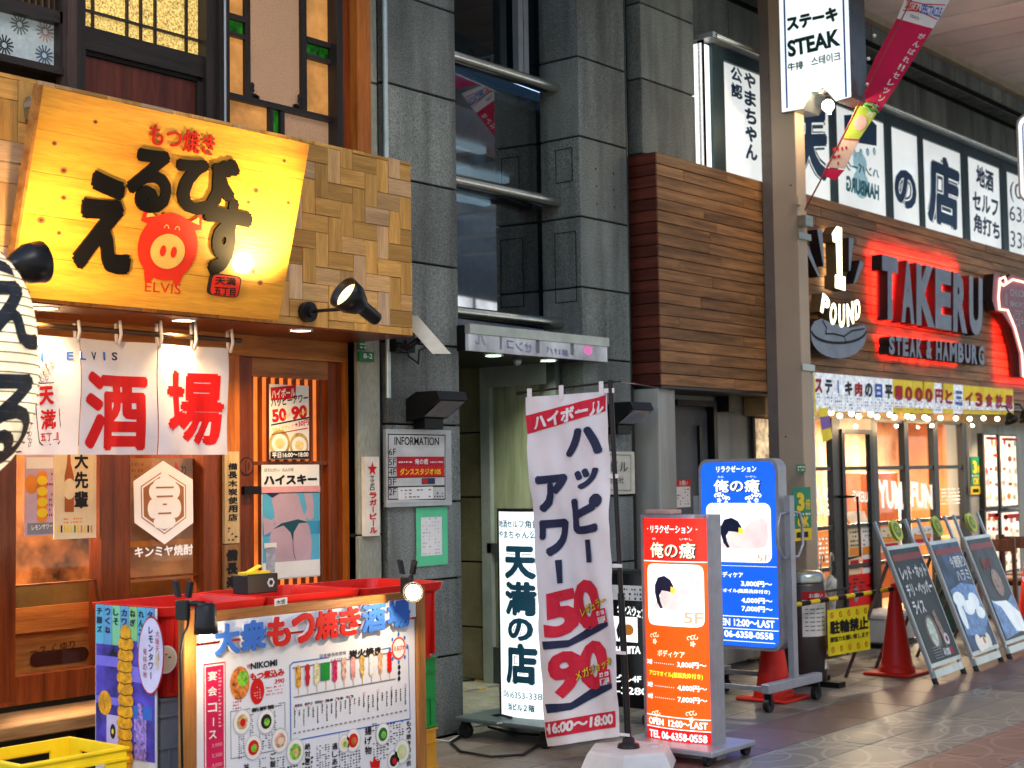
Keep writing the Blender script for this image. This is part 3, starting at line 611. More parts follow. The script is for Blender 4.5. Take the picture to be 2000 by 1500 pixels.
B().box(FX0, 26, YF, 6.5, FZ0 - .02, FZ0 - .001, ALUD).build('soffit', st)
# ground floor: corner column, plaster wall, side door
cxa = PlY(YF).hit(1280, 860)[0]
B().bbox(FX0 + .0, FX0 + .22, YF + .03, 6.5, 0, FZ0 - .021, CONC2, .004).build('corner_column', st)
B().box(XS0 - .02, FX0, 6.2, 6.5, 0, 3.3, CONC2).build('side_wall', st)
YW = 6.3; PW = PlY(YW)
B().box(FX0 + .2, PlY(6.1).hit(1545, 1000)[0], YW + .03, YW + .1, 0, 2.165, CONC2).build('plaster_wall', st)
sd = B().slab(PW, (1316, 800, 1384, 1010), -.02, .005, mat('slate_door', (.085, .09, .105), .5)).build('side_door', st)
dx0, dx1 = PW.hit(1316, 900)[0], PW.hit(1384, 900)[0]; dz1 = PW.hit(1316, 792)[1]
B().uslab(PW, dx0, 0, dx1, dz1, -.028, -.02, mat('slate_door', (0, 0, 0))).build('leaf', sd)
B().uslab(PW, dx0 - .02, dz1, dx1 + .05, dz1 + .045, -.02, .06, BLACKM).build('frame', sd); B().uslab(PW, dx1, 0, dx1 + .05, dz1, -.02, .06, BLACKM).build('frame', sd); B().uslab(PW, dx1 - .17, .0, dx1 - .14, dz1 - .15, -.0, .03, BLACKM).build('frame', sd)
solo(B().slab(PW, (1398, 765, 1426, 806), .0, .12, BLACKP).rec(PW, (1402, 769, 1422, 800), ALUD, .1205), 'wall_speaker', 'black box speaker on the plaster wall above the side door', 'speaker')
solo(B().slab(PW, (1464, 748, 1500, 798), .0, .14, BLACKP).rec(PW, (1468, 752, 1498, 794), ALUD, .1405), 'wall_box', 'larger black box high on the plaster wall beside the column', 'box')
LITP = mat('lit_menu_picture', (.8, .48, .28), .3, emit=.75, var=.55, ns=9)
solo(B().slab(PW, (1465, 814, 1500, 900), .0, .03, ALUD).slab(PW, (1469, 818, 1500, 896), .03, .034, LITP), 'lit_picture', 'glowing orange menu picture partly hidden behind the arcade column', 'picture')
nt_ = thing('door_notice', 'small white notice with red heading on the slate side door', 'notice', PW.px(1330, 960, .04))
B().slab(PW, (1318, 937, 1347, 990), .007, .009, PAPER).build('sheet', nt_); b = B().rec(PW, (1318, 937, 1347, 950), REDP, .010); b.text(PW, 'お願い', PAPER, r=(1324, 939, 1341, 948), out=.012, bold=.02); b.dabs(PW, (1320, 953, 1345, 986), 6, 5, REDD, .010); b.build('print', nt_)
# shopfront
YS = 6.1; PS = PlY(YS); SX = lambda p, q=1000: PS.hit(p, q)[0]; SZ = lambda p, q: PS.hit(p, q)[1]
B().box(SX(1500), 19, 6.1, 6.3, 2.0, 2.165, mat('tan_header', (.45, .3, .16), .7)).build('header', st)  # even tan base colour on the header
B().box(SX(1886, 900), SX(1912, 900), 6.06, 6.3, 0, 2.16, CONC2).build('pier', st); B().box(SX(1912, 900), 19, 6.12, 6.3, 0, 2.16, CONC2).build('wall_right', st)
zt, zb_ = 2.0, .12; FR = ALUD; zm = SZ(1700, 918); zm2 = SZ(1700, 1028); zm3 = SZ(1700, 1105)
wnd = thing('shopfront_window', 'dark framed glazed shopfront with white words on its panes', 'window', (SX(1760), YS, 0))
vx = [(1545, 1575), (1623, 1639), (1700, 1712), (1765, 1773), (1822, 1831), (1879, 1887)]
for a, c in vx: B().uslab(PS, SX(a), 0, SX(c), zt, -.03, .03, FR).build('mullion', wnd)
for z in (zt - .02, zm, zm2, zm3, .0):
    for (a, c), (d, e) in zip(vx, vx[1:]):
        B().uslab(PS, SX(c), z, SX(d), z + (.035 if z else .14), -.02, .02, FR).build('transom', wnd)
zs = [.14, zm3, zm2, zm, zt - .02]
for (a, c), (d, e) in zip(vx, vx[1:]):
    for z0, z1 in zip(zs, zs[1:]): B().uslab(PS, SX(c), z0 + .0, SX(d), z1, -.012, -.006, GLS).build('pane', wnd)
for a, c, z1 in ((1639, 1645, 1.86), (1694, 1700, 1.86)): B().uslab(PS, SX(a), .05, SX(c), z1, .021, .045, BLACKM).build('door_stile', wnd)
B().uslab(PS, SX(1639), 1.86, SX(1700), 1.9, .021, .045, BLACKM).build('door_rail', wnd); B().uslab(PS, SX(1639), 1.9, SX(1700), 2.0, .0, .03, mat('tan_metal', (.25, .18, .13), .4, .3)).build('door_head', wnd)
B().tube([PS.px(1632, 970, .03), PS.px(1636, 970, .13), PS.px(1648, 970, .13), PS.px(1654, 1085, .13), PS.px(1632, 1090, .13)], .012, BLACKM).build('handle', wnd)
WFL = mat('window_white_print', (.85, .8, .72), .6, emit=.5); b = B()
b.text(PS, 'YUM.', WFL, q=[(1713, 936), (1766, 942), (1716, 992)], bold=.05, out=.001); b.text(PS, 'FUN.', WFL, q=[(1778, 940), (1826, 948), (1780, 990)], bold=.05, out=.001)
b.text(PS, 'TAKERU', WFL, q=[(1666, 958), (1694, 961), (1667, 979)], bold=.03, out=.001); b.text(PS, 'STEAK &', WFL, q=[(1560, 942), (1616, 950), (1562, 970)], bold=.03, out=.001); b.text(PS, 'HAMBURG', WFL, q=[(1558, 976), (1618, 982), (1560, 1003)], bold=.03, out=.001)
b.dabs(PS, (1838, 952, 1876, 985), 5, 9, WFL, .001, .85); b.dabs(PS, (1578, 1050, 1620, 1100), 6, 6, WFL, .001, .9); b.build('lettering', wnd)
# restaurant interior
WI = mat('interior_wall', (.85, .62, .42), .8, dark=(.30, .11, .04), ns=1.7); ri = B().box(SX(1500), 22, 9.0, 9.05, 0, 2.5, WI).build('interior_back_wall', st)
B().box(SX(1500), 22, 6.35, 9, 2.2, 2.25, mat('interior_ceiling', (.6, .5, .4), .8)).build('interior_ceiling', st); B().box(SX(1500), 22, 6.3, 9, 0, .01, mat('interior_floor', (.2, .12, .07), .4)).build('interior_floor', st)
B().box(19.4, 19.5, 6.4, 9, 0, 2.2, mat('brown_wood_panel', (.45, .17, .05), .5)).build('interior_side_wall', st)
for x, y, wdt, h, m in ((14.0, 7.6, 1.3, .9, ORWX), (16, 7.9, 1.0, 1.5, REDW), (15.6, 8.9, .9, 1.9, ORGP), (13.6, 8.9, 1.1, 1.7, PINKP), (17.2, 8.2, .8, 1.2, WHT), (16.4, 6.9, .7, .75, ORWX)): B().bbox(x, x + wdt, y, y + .35, 0 if h < 1.6 else 1.0, h, m).build('counter', st)
PIb = PlY(8.88); b = B(); b.disc(PlY(8.2), (1825, 880), .16, .16, mat('emblem_yellow', (.9, .6, .2), .5, emit=.6), .3, 24); b.disc(PlY(8.2), (1825, 880), .11, .11, mat('emblem_orange', (.75, .2, .05), .5, emit=.3), .302, 24); b.build('wall_emblem', st)
for x in (13.2, 15.4, 17.6): lamp('AREA', (x, 7.6, 2.15), 230, (1, .78, .52), .8, (x, 7.6, 0))
# posters low in the window
for k, (r, m1) in enumerate((((1656, 1030, 1680, 1120), CREAM), ((1681, 1028, 1704, 1118), PAPER), ((1648, 1125, 1706, 1190), REDP), ((1576, 1100, 1600, 1150), REDP), ((1719, 1030, 1760, 1075), CREAM), ((1780, 1030, 1822, 1062), PAPER))):
    t_ = thing('window_poster', ['cream menu poster low in the shop door', 'white menu poster low in the shop door', 'red poster at the foot of the shop door', 'small red poster in the lower left shop pane', 'cream notice behind the chalkboards', 'white notice in the fourth shop pane'][k], 'poster', PS.px((r[0] + r[2]) / 2, r[3], -.02))
    B().slab(PS, r, .001, .003, m1).build('sheet', t_); b = B(); w_, h_ = r[2] - r[0], r[3] - r[1]
    if m1 is REDP: b.disc(PS, (r[0] + w_ * .4, r[1] + h_ * .55), .05, .07, GRYP, .005)
    else: b.rec(PS, (r[0] + w_ * .1, r[1] + h_ * .45, r[0] + w_ * .9, r[1] + h_ * .6), ORGP, .005); b.rec(PS, (r[0] + w_ * .15, r[1] + h_ * .72, r[0] + w_ * .85, r[1] + h_ * .88), REDD, .005)
    b.dabs(PS, (r[0] + 3, r[1] + 5, r[2] - 3, r[1] + h_ * .42), 4, 4, BLK, .005); b.build('print', t_)
# lit menu boxes on the right
for k, r in enumerate(((1922, 850, 1948, 988), (1953, 852, 1987, 986), (1926, 1000, 1950, 1100), (1956, 1002, 1992, 1110))):
    P_ = PlY(6.0); t_ = thing('menu_light_box', ['tall narrow lit menu box left of the pair on the right wall', 'tall lit menu box at the right end of the wall', 'lower lit red and white menu box', 'lower lit menu box behind the wooden chairs'][k], 'light box', P_.px((r[0] + r[2]) / 2, r[3]))
    B().slab(P_, (r[0] - 3, r[1] - 4, r[2] + 3, r[3] + 4), -.08, 0, ALUD).build('case', t_)
    B().slab(P_, r, 0, .006, mat('menu_box_face', (.88, .6, .45), .3, emit=1.0, var=.4, ns=6)).build('face', t_); b = B(); w_, h_ = r[2] - r[0], r[3] - r[1]
    for j in range(5):
        for i in range(3): b.disc(P_, (r[0] + w_ * (.2 + .3 * i) + random.uniform(-1.5, 1.5), r[1] + h_ * (.12 + .19 * j) + random.uniform(-4, 4)), random.uniform(.02, .06), random.uniform(.015, .045), random.choice((REDD, ORGP, CREAM, PINKP, mat('brown_print', (.25, .08, .03), .5))), .009)
    b.rec(P_, (r[0] + 2, r[1] + 3, r[2] - 2, r[1] + 9), REDD, .009); b.build('print', t_)
# ================= TAVERN ground floor, wall plane Y 6.15 =================
YL = 6.15; PL = PlY(YL); LX = lambda p, q=1000: PL.hit(p, q)[0]; LZ = lambda p, q: PL.hit(p, q)[1]
zwt = LZ(180, 880) + .35; zsill = LZ(188, 1300)
def lw(name, a, c, z0, z1, o0, o1, m, parent=tav): return B().uslab(PL, a, z0, c, z1, o0, o1, m).build(name, parent)
lw('lintel', 2.5, LX(690), 2.2, 2.312, -.1, .05, ORWX)
for a, c, m in ((-60, 22, REDW), (188, 214, REDW), (214, 245, REDW), (388, 434, REDW), (434, 458, ORW)): lw('post', LX(a), LX(c), .0 if c > 400 else .55, 2.2, -.06, .04, m)
lw('lower_rail', LX(-60), LX(388), zsill - .13, zsill, -.05, .035, REDW); lw('base_wall', LX(-60), LX(388), 0, zsill - .13, -.05, .0, mat('dark_base', (.05, .045, .04), .8))
w1 = lw('window', LX(22), LX(188), zsill, 2.2, -.012, -.006, GLS); lw('muntin', LX(22), LX(188), LZ(105, 1142), LZ(105, 1142) + .01, -.02, .0, REDW, w1)
w2 = lw('window', LX(245), LX(388), zsill, 2.2, -.012, -.006, GLS); lw('muntin', LX(245), LX(388), LZ(316, 1128), LZ(316, 1128) + .01, -.02, .0, REDW, w2)
# interior room
B().box(2.5, 6.0, 8.6, 8.65, 0, 2.6, mat('tavern_room_wall', (.30, .13, .05), .8, var=.6, ns=2.6)).build('room_wall', tav)
B().box(2.5, 6.0, 6.25, 8.6, 2.3, 2.35, mat('tavern_room_ceiling', (.3, .17, .08), .8)).build('room_ceiling', tav); B().box(2.5, 6.0, 6.25, 8.6, .0, .02, mat('tavern_room_floor', (.12, .07, .04), .6)).build('room_floor', tav)
B().box(6.0, 6.05, 6.3, 8.6, 0, 2.3, REDW).build('room_side', tav)
lamp('AREA', (4.6, 7.3, 2.25), 170, (1, .62, .3), .7, (4.6, 7.3, 0)); lamp('POINT', (4.0, 6.24, 1.35), 9, (1, .6, .3), .06); lamp('POINT', (4.3, 6.7, 1.95), 14, (1, .66, .34), .06)  # low point lamp by the glass is added to brighten the rail, no fixture
PI = PlY(6.34); t_ = thing('wooden_rail_seat', 'carved wooden seat back with oval hole seen low inside the left window', 'bench', PI.px(100, 1310, 0))
B().slab(PI, (15, 1190, 205, 1220), -.05, .01, ORWX).build('rail', t_); B().slab(PI, (15, 1220, 185, 1320), -.04, -.02, ORWX).build('back', t_)
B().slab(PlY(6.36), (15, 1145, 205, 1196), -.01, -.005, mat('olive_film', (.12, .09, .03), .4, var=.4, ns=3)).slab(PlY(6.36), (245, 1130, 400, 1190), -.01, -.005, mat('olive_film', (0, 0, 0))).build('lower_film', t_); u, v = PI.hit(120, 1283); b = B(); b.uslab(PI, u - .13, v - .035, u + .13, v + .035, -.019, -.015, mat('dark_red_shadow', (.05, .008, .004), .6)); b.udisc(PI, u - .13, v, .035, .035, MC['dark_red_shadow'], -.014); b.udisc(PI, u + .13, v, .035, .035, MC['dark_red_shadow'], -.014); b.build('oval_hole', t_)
b = B(); b.text(PI, 'ース くゆり', mat('burnt_lettering', (.09, .03, .01), .6), q=[(62, 1266), (150, 1250), (62, 1283)], out=-.015, bold=.02); b.build('lettering', t_)
solo(B().box(3.55, 3.9, 6.4, 6.6, .5, .78, BLACKP).ball((3.75, 6.5, .78), .12, BLACKP), 'dark_cushion', 'black crumpled bag behind the lower left corner of the window', 'bag')
solo(B().bbox(3.9, 4.25, 6.9, 7.3, 0, 1.35, mat('grey_cabinet', (.07, .07, .07), .6), .01).bbox(3.85, 4.3, 6.88, 7.32, 1.35, 1.38, ORWX, .004), 'counter_cabinet', 'dark cabinet with orange wooden top inside the left window', 'cabinet')
wc = B(); wc.lathe((3.62, 6.45, .98), [(.10, 0), (.13, .18), (.125, .3), (.07, .4), (.001, .43)], CLOTH, 20); solo(wc, 'white_bundle', 'white cloth bundle hanging at the far left inside the window', 'cloth')
# posters on glass
PG = PlY(YL - .02)
def poster(name, label, cat, P, r, m, out0=.001, th=.003, frame=None):
    t = thing(name, label, cat, P.px((r[0] + r[2]) / 2, r[3], out0)); B().slab(P, r, out0, out0 + th, m).build('sheet', t); return t, out0 + th + .0015
t_, o = poster('tower_drink_poster', 'lemon tower drink poster on the glass above the dark cabinet', 'poster', PG, (48, 880, 104, 1045), mat('lilac_poster', (.5, .35, .42), .6, emit=.05))
b = B(); b.rec(PG, (50, 893, 103, 915), PAPER, o); 
for k in range(9): b.disc(PG, (81, 928 + k * 10.5), .028, .021, YELP if k % 2 else ORGP, o + .001 * (k % 2))
b.disc(PG, (60, 946), .035, .045, ORGP, o); b.dabs(PG, (90, 920, 102, 1010), 9, 3, REDD, o); b.rec(PG, (52, 1022, 103, 1042), GRYP, o); b.text(PG, 'レモンサワー', PAPER, q=[(60, 1026), (101, 1022), (60, 1036)], out=o + .002, bold=.03); b.build('print', t_)
t_, o = poster('beer_poster', 'cream poster with a brown beer bottle and vertical black characters', 'poster', PG, (105, 870, 187, 1050), CREAM)
b = B(); BR = mat('bottle_brown', (.35, .09, .02), .4); b.poly(PG, [(125, 1000), (125, 930), (130, 905), (131, 885), (136, 885), (137, 905), (143, 930), (143, 1000)], BR, o); b.disc(PG, (134, 955), .035, .05, CREAM, o + .001)
b.chars(PG, '大先輩', BLK, (144, 880, 171, 995), o, .04); b.dabs(PG, (118, 1010, 160, 1022), 2, 9, ORGP, o)
for k in range(11): b.rec(PG, (111 + k * 6.5, 1026, 114 + k * 6.5, 1040), random.choice((BLK, ORGP, REDD, GRNP, YELP)), o)
b.build('print', t_)
t_, o = poster('orange_inner_poster', 'orange brown poster behind the hexagon emblem on the second window', 'poster', PlY(YL + .05), (246, 895, 386, 1128), mat('poster_orange', (.52, .24, .1), .6, var=.3, ns=2))
b = B(); P_ = PlY(YL + .05); b.poly(P_, [(336, 930), (342, 900), (352, 930)], REDP, o); b.text(P_, 'わ', BLK, r=(352, 905, 362, 930), out=o, bold=.02); b.dabs(P_, (255, 900, 280, 960), 5, 4, BR, o); b.rec(P_, (250, 1058, 384, 1062), ORGP, o); b.build('print', t_)
# hexagon emblem decal
hx = thing('hexagon_emblem', 'large white hexagon emblem with a character on the second tavern window', 'window decal', PG.px(318, 1063, 0))
DEC = mat('white_vinyl', (.85, .8, .76), .5, var=.03, emit=.12); DECI = mat('decal_inner', (.42, .17, .06), .5)
PGo = PlY(YL - .012)
b = B(); H = [(318, 900), (376, 937), (377, 1021), (321, 1063), (262, 1021), (260, 940)]; cxy = (318.5, 981)
sc_ = lambda k: [(cxy[0] + (x - cxy[0]) * k, cxy[1] + (y - cxy[1]) * k) for x, y in H]
b.poly(PGo, H, DEC, .002); b.poly(PGo, sc_(.76), DECI, .003); b.poly(PGo, sc_(.73), DEC, .004); b.poly(PGo, sc_(.68), DECI, .005)
u, v = PGo.hit(320, 981)
for dx, dz, rx, ry in ((0, .12, .035, .045), (0, .09, .09, .035), (-.08, .055, .04, .04), (.08, .055, .04, .04), (0, .04, .075, .06), (-.085, -.03, .045, .05), (.085, -.03, .045, .05), (0, -.04, .085, .075), (-.05, -.1, .035, .03), (.05, -.1, .035, .03), (0, -.105, .05, .03)): b.udisc(PGo, u + dx * .8, v + dz, rx * .8, ry, DEC, .006 + random.random() * .0008)
for z0, wd in ((.075, .055), (.03, .05), (-.055, .04), (-.01, .012)): b.upoly(PGo, [(u - wd, v + z0 - .004), (u + wd, v + z0 - .004), (u + wd, v + z0 + .004), (u - wd, v + z0 + .004)], DECI, .0085)
b.build('emblem', hx); b = B(); b.text(PGo, 'キンミヤ焼酎', DEC, q=[(262, 1068), (376, 1062), (262, 1090)], bold=.035); b.build('lettering', hx)
# ---- door
LZd = LZ(560, 683); DX = [LX(p, 800) for p in (460, 488, 636, 664)]
td = lw('entrance_door', DX[0], DX[1], 0, LZd, -.03, .02, REDW); lw('stile', DX[2], DX[3], 0, LZd, -.03, .02, REDW, td); lw('top_rail', DX[1], DX[2], LZ(560, 738), LZd, -.03, .02, wood('door_rail_wood', (.4, .17, .05), (.2, .07, .02), .1, .4, 'x'), td)
lw('mid_rail', DX[1], DX[2], LZ(560, 908), LZ(560, 901), -.03, .015, REDW, td); lw('bottom_rail', DX[1], DX[2], 0, .4, -.03, .02, REDW, td)
lw('frame', LX(664), LX(692), 0, 2.2, -.06, .05, ORW); lw('frame', LX(458), DX[0], 0, 2.2, -.06, .035, ORW); lw('head_frame', DX[0], DX[3], LZd, 2.2, -.05, .03, ORWX)
PAN = mat('amber_door_glass', (.7, .17, .03), .3, emit=.75, var=.35, ns=2); lw('glass_sheet', DX[1], DX[2], .4, LZ(560, 738), -.045, -.04, PAN, td)
for k in range(9):
    a = DX[1] + (DX[2] - DX[1]) * (k + .35) / 9; lw('slat', a, a + .014, .4, LZ(560, 738), -.035, -.012, REDW, td)
for y in (770, 1045): B().cyl(PL.at(DX[3] + .008, LZ(664, y), .025), PL.at(DX[3] + .008, LZ(664, y + 36), .025), .009, STEEL if y < 800 else BLACKM).build('hinge', td)
B().slab(PL, (467, 950, 500, 965), .02, .045, BLACKM).build('latch', td); b = B(); b.disc(PL, (476, 911), .05, .05, BLK, .022); b.disc(PL, (476, 911), .042, .042, REDW, .0235); b.rec(PL, (473, 898, 475, 924), BLK, .025); b.rec(PL, (479, 903, 481, 918), BLK, .025); b.build('crest', td)
# ---- plaques and posters by the door
PQ = PlY(YL - .05)
t_ = thing('wooden_plaque', 'pale vertical wooden plaque with black brush characters between window and door', 'sign', PQ.px(448, 1060)); B().slab(PQ, (434, 882, 463, 1060), 0, .02, wood('pale_plaque', (.55, .4, .2), (.4, .27, .12), .05, .6, 'z')).build('board', t_)
b = B(); b.chars(PQ, '備長木炭使用店', BLK, (440, 903, 459, 1018), .022, .035, .16); b.dabs(PQ, (440, 1028, 459, 1056), 5, 3, BLK, .022); b.build('lettering', t_)
t_ = thing('wooden_plaque', 'brown vertical wooden plaque just below the pale one', 'sign', PQ.px(448, 1150)); B().slab(PQ, (434, 1064, 463, 1160), 0, .018, wood('brown_plaque', (.32, .16, .06), (.2, .09, .03), .05, .6, 'z')).build('board', t_)
b = B(); b.chars(PQ, '備長楽', BLK, (437, 1072, 460, 1148), .020, .06); b.build('lettering', t_)
PP = PlY(YL - .03); WPH = mat('white_poster', (.8, .78, .74), .6, var=.03)
t_, o = poster('happy_hour_poster', 'white happy hour poster with red prices high on the tavern door', 'poster', PP, (525, 750, 603, 897), WPH)
b = B(); b.poly(PP, [(527, 757), (577, 752), (576, 778), (528, 783)], REDP, o); b.text(PP, 'ハイボール', WPH, q=[(529, 761), (575, 757), (529, 779)], out=o + .001, bold=.03)
b.text(PP, 'ハッピーアワー', BLK, q=[(528, 778), (600, 768), (528, 796)], out=o, bold=.035); b.text(PP, '50', REDP, q=[(529, 800), (557, 796), (531, 826)], out=o, bold=.05); b.text(PP, '90', REDP, q=[(567, 794), (598, 790), (568, 822)], out=o, bold=.05)
for q in ([(552, 812), (568, 803), (553, 819)], [(584, 804), (602, 797), (585, 811)]): b.text(PP, 'レギュラー', YELP, q=q, out=o + .002, bold=.04)
b.poly(PP, [(528, 829), (602, 814), (602, 817), (528, 832)], BLK, o); b.text(PP, '+30円', REDP, q=[(574, 824), (601, 818), (575, 836)], out=o, bold=.03); b.text(PP, 'でサイズアップ', YELP, q=[(529, 836), (572, 828), (530, 846)], out=o, bold=.03); b.poly(PP, [(529, 848), (600, 835), (600, 837), (529, 850)], REDP, o)
LM = mat('lemon_slice', (.75, .6, .25), .5, var=.2, ns=30)
for c_, r_ in (((545, 866), .075), ((583, 870), .07)): b.disc(PP, c_, r_, r_, mat('mug_gold', (.55, .38, .12), .4, var=.3, ns=20), o); b.disc(PP, c_, r_ * .78, r_ * .7, WPH, o + .001); b.disc(PP, c_, r_ * .45, r_ * .4, LM, o + .002)
b.poly(PP, [(526, 882), (602, 880), (602, 896), (526, 896)], BLK, o + .003); b.text(PP, '平日16:00～18:00', WPH, q=[(529, 884), (600, 882), (529, 895)], out=o + .004, bold=.035); b.build('print', t_)
t_, o = poster('swimwear_drink_poster', 'blue beach poster of a swimmer seen from behind on the tavern door', 'poster', PP, (510, 908, 624, 1125), WPH)
b = B(); b.text(PP, 'ほろにがい、大人の味', GRYP, q=[(515, 914), (572, 913), (515, 922)], out=o, bold=.01); b.text(PP, 'ハイスキー', BLK, q=[(514, 928), (618, 926), (514, 948)], out=o, bold=.06); b.rec(PP, (510, 951, 624, 962), PINKP, o)
b.rec(PP, (511, 963, 623, 1103), CYANP, o); b.rec(PP, (511, 1022, 623, 1042), mat('sea_print', (.05, .3, .5), .5), o + .0005)
b.poly(PP, [(526, 964), (580, 964), (588, 992), (594, 1008), (603, 1030), (608, 1060), (604, 1103), (530, 1103), (526, 1070), (526, 1045), (536, 1022), (534, 1000)], SKINP, o + .001)
b.poly(PP, [(592, 964), (608, 964), (611, 985), (611, 1012), (603, 1016), (592, 1008), (598, 994)], SKINP, o + .0012); b.poly(PP, [(512, 1010), (528, 1016), (536, 1010), (532, 1036), (514, 1046)], SKINP, o + .0012)
b.poly(PP, [(518, 964), (544, 964), (530, 972)], NAVY, o + .002); b.poly(PP, [(531, 1034), (548, 1022), (580, 1014), (602, 1020), (582, 1022), (572, 1040), (571, 1060), (566, 1040), (552, 1026)], mat('swimsuit_teal', (.01, .07, .09), .5), o + .002)
b.stroke(PP, [(570, 1058), (572, 1082), (576, 1092)], .006, mat('skin_shadow', (.25, .15, .22), .5), o + .002); b.rec(PP, (511, 1100, 623, 1123), WPH, o + .003); b.rec(PP, (517, 1070, 535, 1117), mat('glass_tumbler', (.4, .42, .5), .3, var=.3, ns=20), o + .004); b.rec(PP, (514, 1061, 538, 1070), WPH, o + .004); b.build('print', t_)
PK = PlY(5.99)
t_ = thing('enamel_plate', 'narrow white plate with a red star and red characters on the concrete pier', 'sign', PK.px(727, 1045)); B().slab(PK, (713, 892, 742, 1046), -.03, 0, mat('cream_enamel', (.75, .7, .6), .3)).build('board', t_)
b = B(); u, v = PK.hit(727, 916); b.upoly(PK, [(u + (.042 if k % 2 == 0 else .017) * math.sin(k * math.pi / 5), v + (.042 if k % 2 == 0 else .017) * math.cos(k * math.pi / 5)) for k in range(10)], REDP, .002)
b.chars(PK, 'サッポロ', BLK, (722, 928, 731, 958), .002, .03); b.chars(PK, 'ラガービール', REDP, (721, 961, 736, 1042), .002, .05); b.build('lettering', t_)
t_ = thing('address_plate', 'small green address plate at the top of the concrete pier', 'sign', PK.px(715, 705)); B().slab(PK, (702, 686, 731, 707), -.02, 0, mat('sign_green', (.01, .16, .05), .4)).slab(PK, (702, 664, 716, 684), -.02, -.01, MC['sign_green']).build('board', t_)
b = B(); b.text(PK, '8-2', PAPER, r=(709, 690, 727, 701), bold=.02); b.dabs(PK, (703, 668, 715, 682), 2, 3, PAPER, .002, 1); b.build('lettering', t_)
# ---- bench shelf
bn = thing('wall_bench', 'rough wooden bench plank under the left tavern window', 'bench', PL.px(80, 1430)); bz = .50
q0 = PZ(-60, 1432, bz); q1 = PZ(186, 1372, bz)
B().bbox(2.6, q1.x + .35, min(q0.y, q1.y) , 6.14, bz - .06, bz, BENCH, .006).build('seat', bn)
for x in (3.0, 4.15): B().box(x, x + .06, 5.8, 6.1, 0, bz - .06, DARKWZ).build('leg', bn)
# ---- the big signboard, top edge leaning out over the street
zb0 = PlY(5.54).hit(20, 578); zb1 = PlY(5.54).hit(545, 620); yt_ = 5.305; zt0 = PlY(yt_).hit(75, 165)
hh = zt0[1] - zb0[1]
SGP = Plane((0, 5.54, zb0[1]), (1, 0, 0), (0, yt_ - 5.54, hh)); SH = Vector((0, yt_ - 5.54, hh)).length
ua = SGP.hit(20, 578)[0]; ub = SGP.hit(575, 450)[0]
sg = thing('wooden_signboard', 'glowing yellow pine signboard with big black brush characters and a red pig', 'signboard', (ua, 5.5, zb0[1]))
PINE = wood('pine_board', (.70, .34, .035), (.55, .22, .02), .04, .42, 'x', .15, coat=.25, ns=3.2)
for k in range(5): B().obox(SGP.at(ua, SH * k / 5 + .0008, -.045), SGP.U * (ub - ua), SGP.V * (SH / 5 - .0016), SGP.N * .045, PINE).build('board', sg)
B().obox(SGP.at(ua - .014, -.002, -.05), SGP.U * .0135, SGP.V * (SH + .004), SGP.N * .052, ORWX).build('edge_strip', sg)
b = B(); KN = mat('knot_brown', (.3, .1, .03), .5)
for q in ((186, 238), (106, 280), (124, 386), (124, 333), (555, 314), (563, 396), (500, 372), (425, 368), (485, 395), (545, 490), (80, 430), (495, 530), (508, 552), (115, 455), (318, 417)): r_ = random.uniform(.009, .021); b.disc(SGP, q, r_, r_ * .75, KN, .0012, 12); b.disc(SGP, q, r_ * .5, r_ * .4, mat('knot_dark', (.08, .03, .01), .5), .0016, 10)
b.build('knot', sg)
for xk in (4.0,): B().bbox(xk, xk + .04, 5.33, 5.62, ZT - .15, ZT - .11, BLACKM).build('bracket', sg)
SB = mat('carved_black', (.006, .005, .005), .45, spec=.2); SR = mat('sign_red', (.72, .03, .01), .4)
for ch, q in (('え', [(156, 326), (268, 350), (138, 522)]), ('る', [(256, 282), (342, 299), (240, 408)]), ('び', [(346, 290), (468, 314), (334, 412)]), ('す', [(402, 378), (494, 396), (382, 534)])):
    b = B(); b.text(SGP, ch, SB, q=q, out=.001, bold=.055, ext=.006); b.build('letter', sg)
b = B(); b.text(SGP, 'もつ焼き', mat('sign_dark_red', (.45, .015, .01), .35), q=[(292, 238), (420, 264), (288, 282)], out=.001, bold=.010, ext=.004); b.build('letter', sg)
b = B(); u, v = SGP.hit(327, 482); PIGY = mat('pig_snout_yellow', (.78, .46, .1), .4)
b.udisc(SGP, u, v, .165, .155, SR, .006, 40); b.udisc(SGP, u, v - .02, .095, .08, PIGY, .009, 32); b.udisc(SGP, u - .03, v - .02, .016, .026, SR, .012, 16); b.udisc(SGP, u + .03, v - .02, .016, .026, SR, .012, 16)
for s_ in (-1, 1):
    b.upoly(SGP, [(u + s_ * .07, v + .12), (u + s_ * .155, v + .175), (u + s_ * .17, v + .10), (u + s_ * .13, v + .09)], SR, .005)
    b.upoly(SGP, [(u + s_ * .10, v + .13), (u + s_ * .14, v + .155), (u + s_ * .148, v + .12)], PIGY, .0105); b.upoly(SGP, [(u + s_ * .05, v - .13), (u + s_ * .11, v - .12), (u + s_ * .095, v - .168), (u + s_ * .065, v - .168)], SR, .005)
    pts = [(u + s_ * .03 + .012 * math.cos(a), v + .085 + .014 * math.sin(a)) for a in (0, .8, 1.57, 2.3, 3.14)]; b.stroke(SGP, pts, .005, PIGY, .011, px=False)
b.build('pig_emblem', sg)
b = B(); b.text(SGP, 'ELVIS', SR, q=[(283, 549), (353, 555), (282, 569)], out=.002, bold=.0); b.build('letter', sg)
b = B(); u0, v0, u1, v1 = SGP.rect((409, 532, 461, 581)); uc, vc = (u0 + u1) / 2, (v0 + v1) / 2
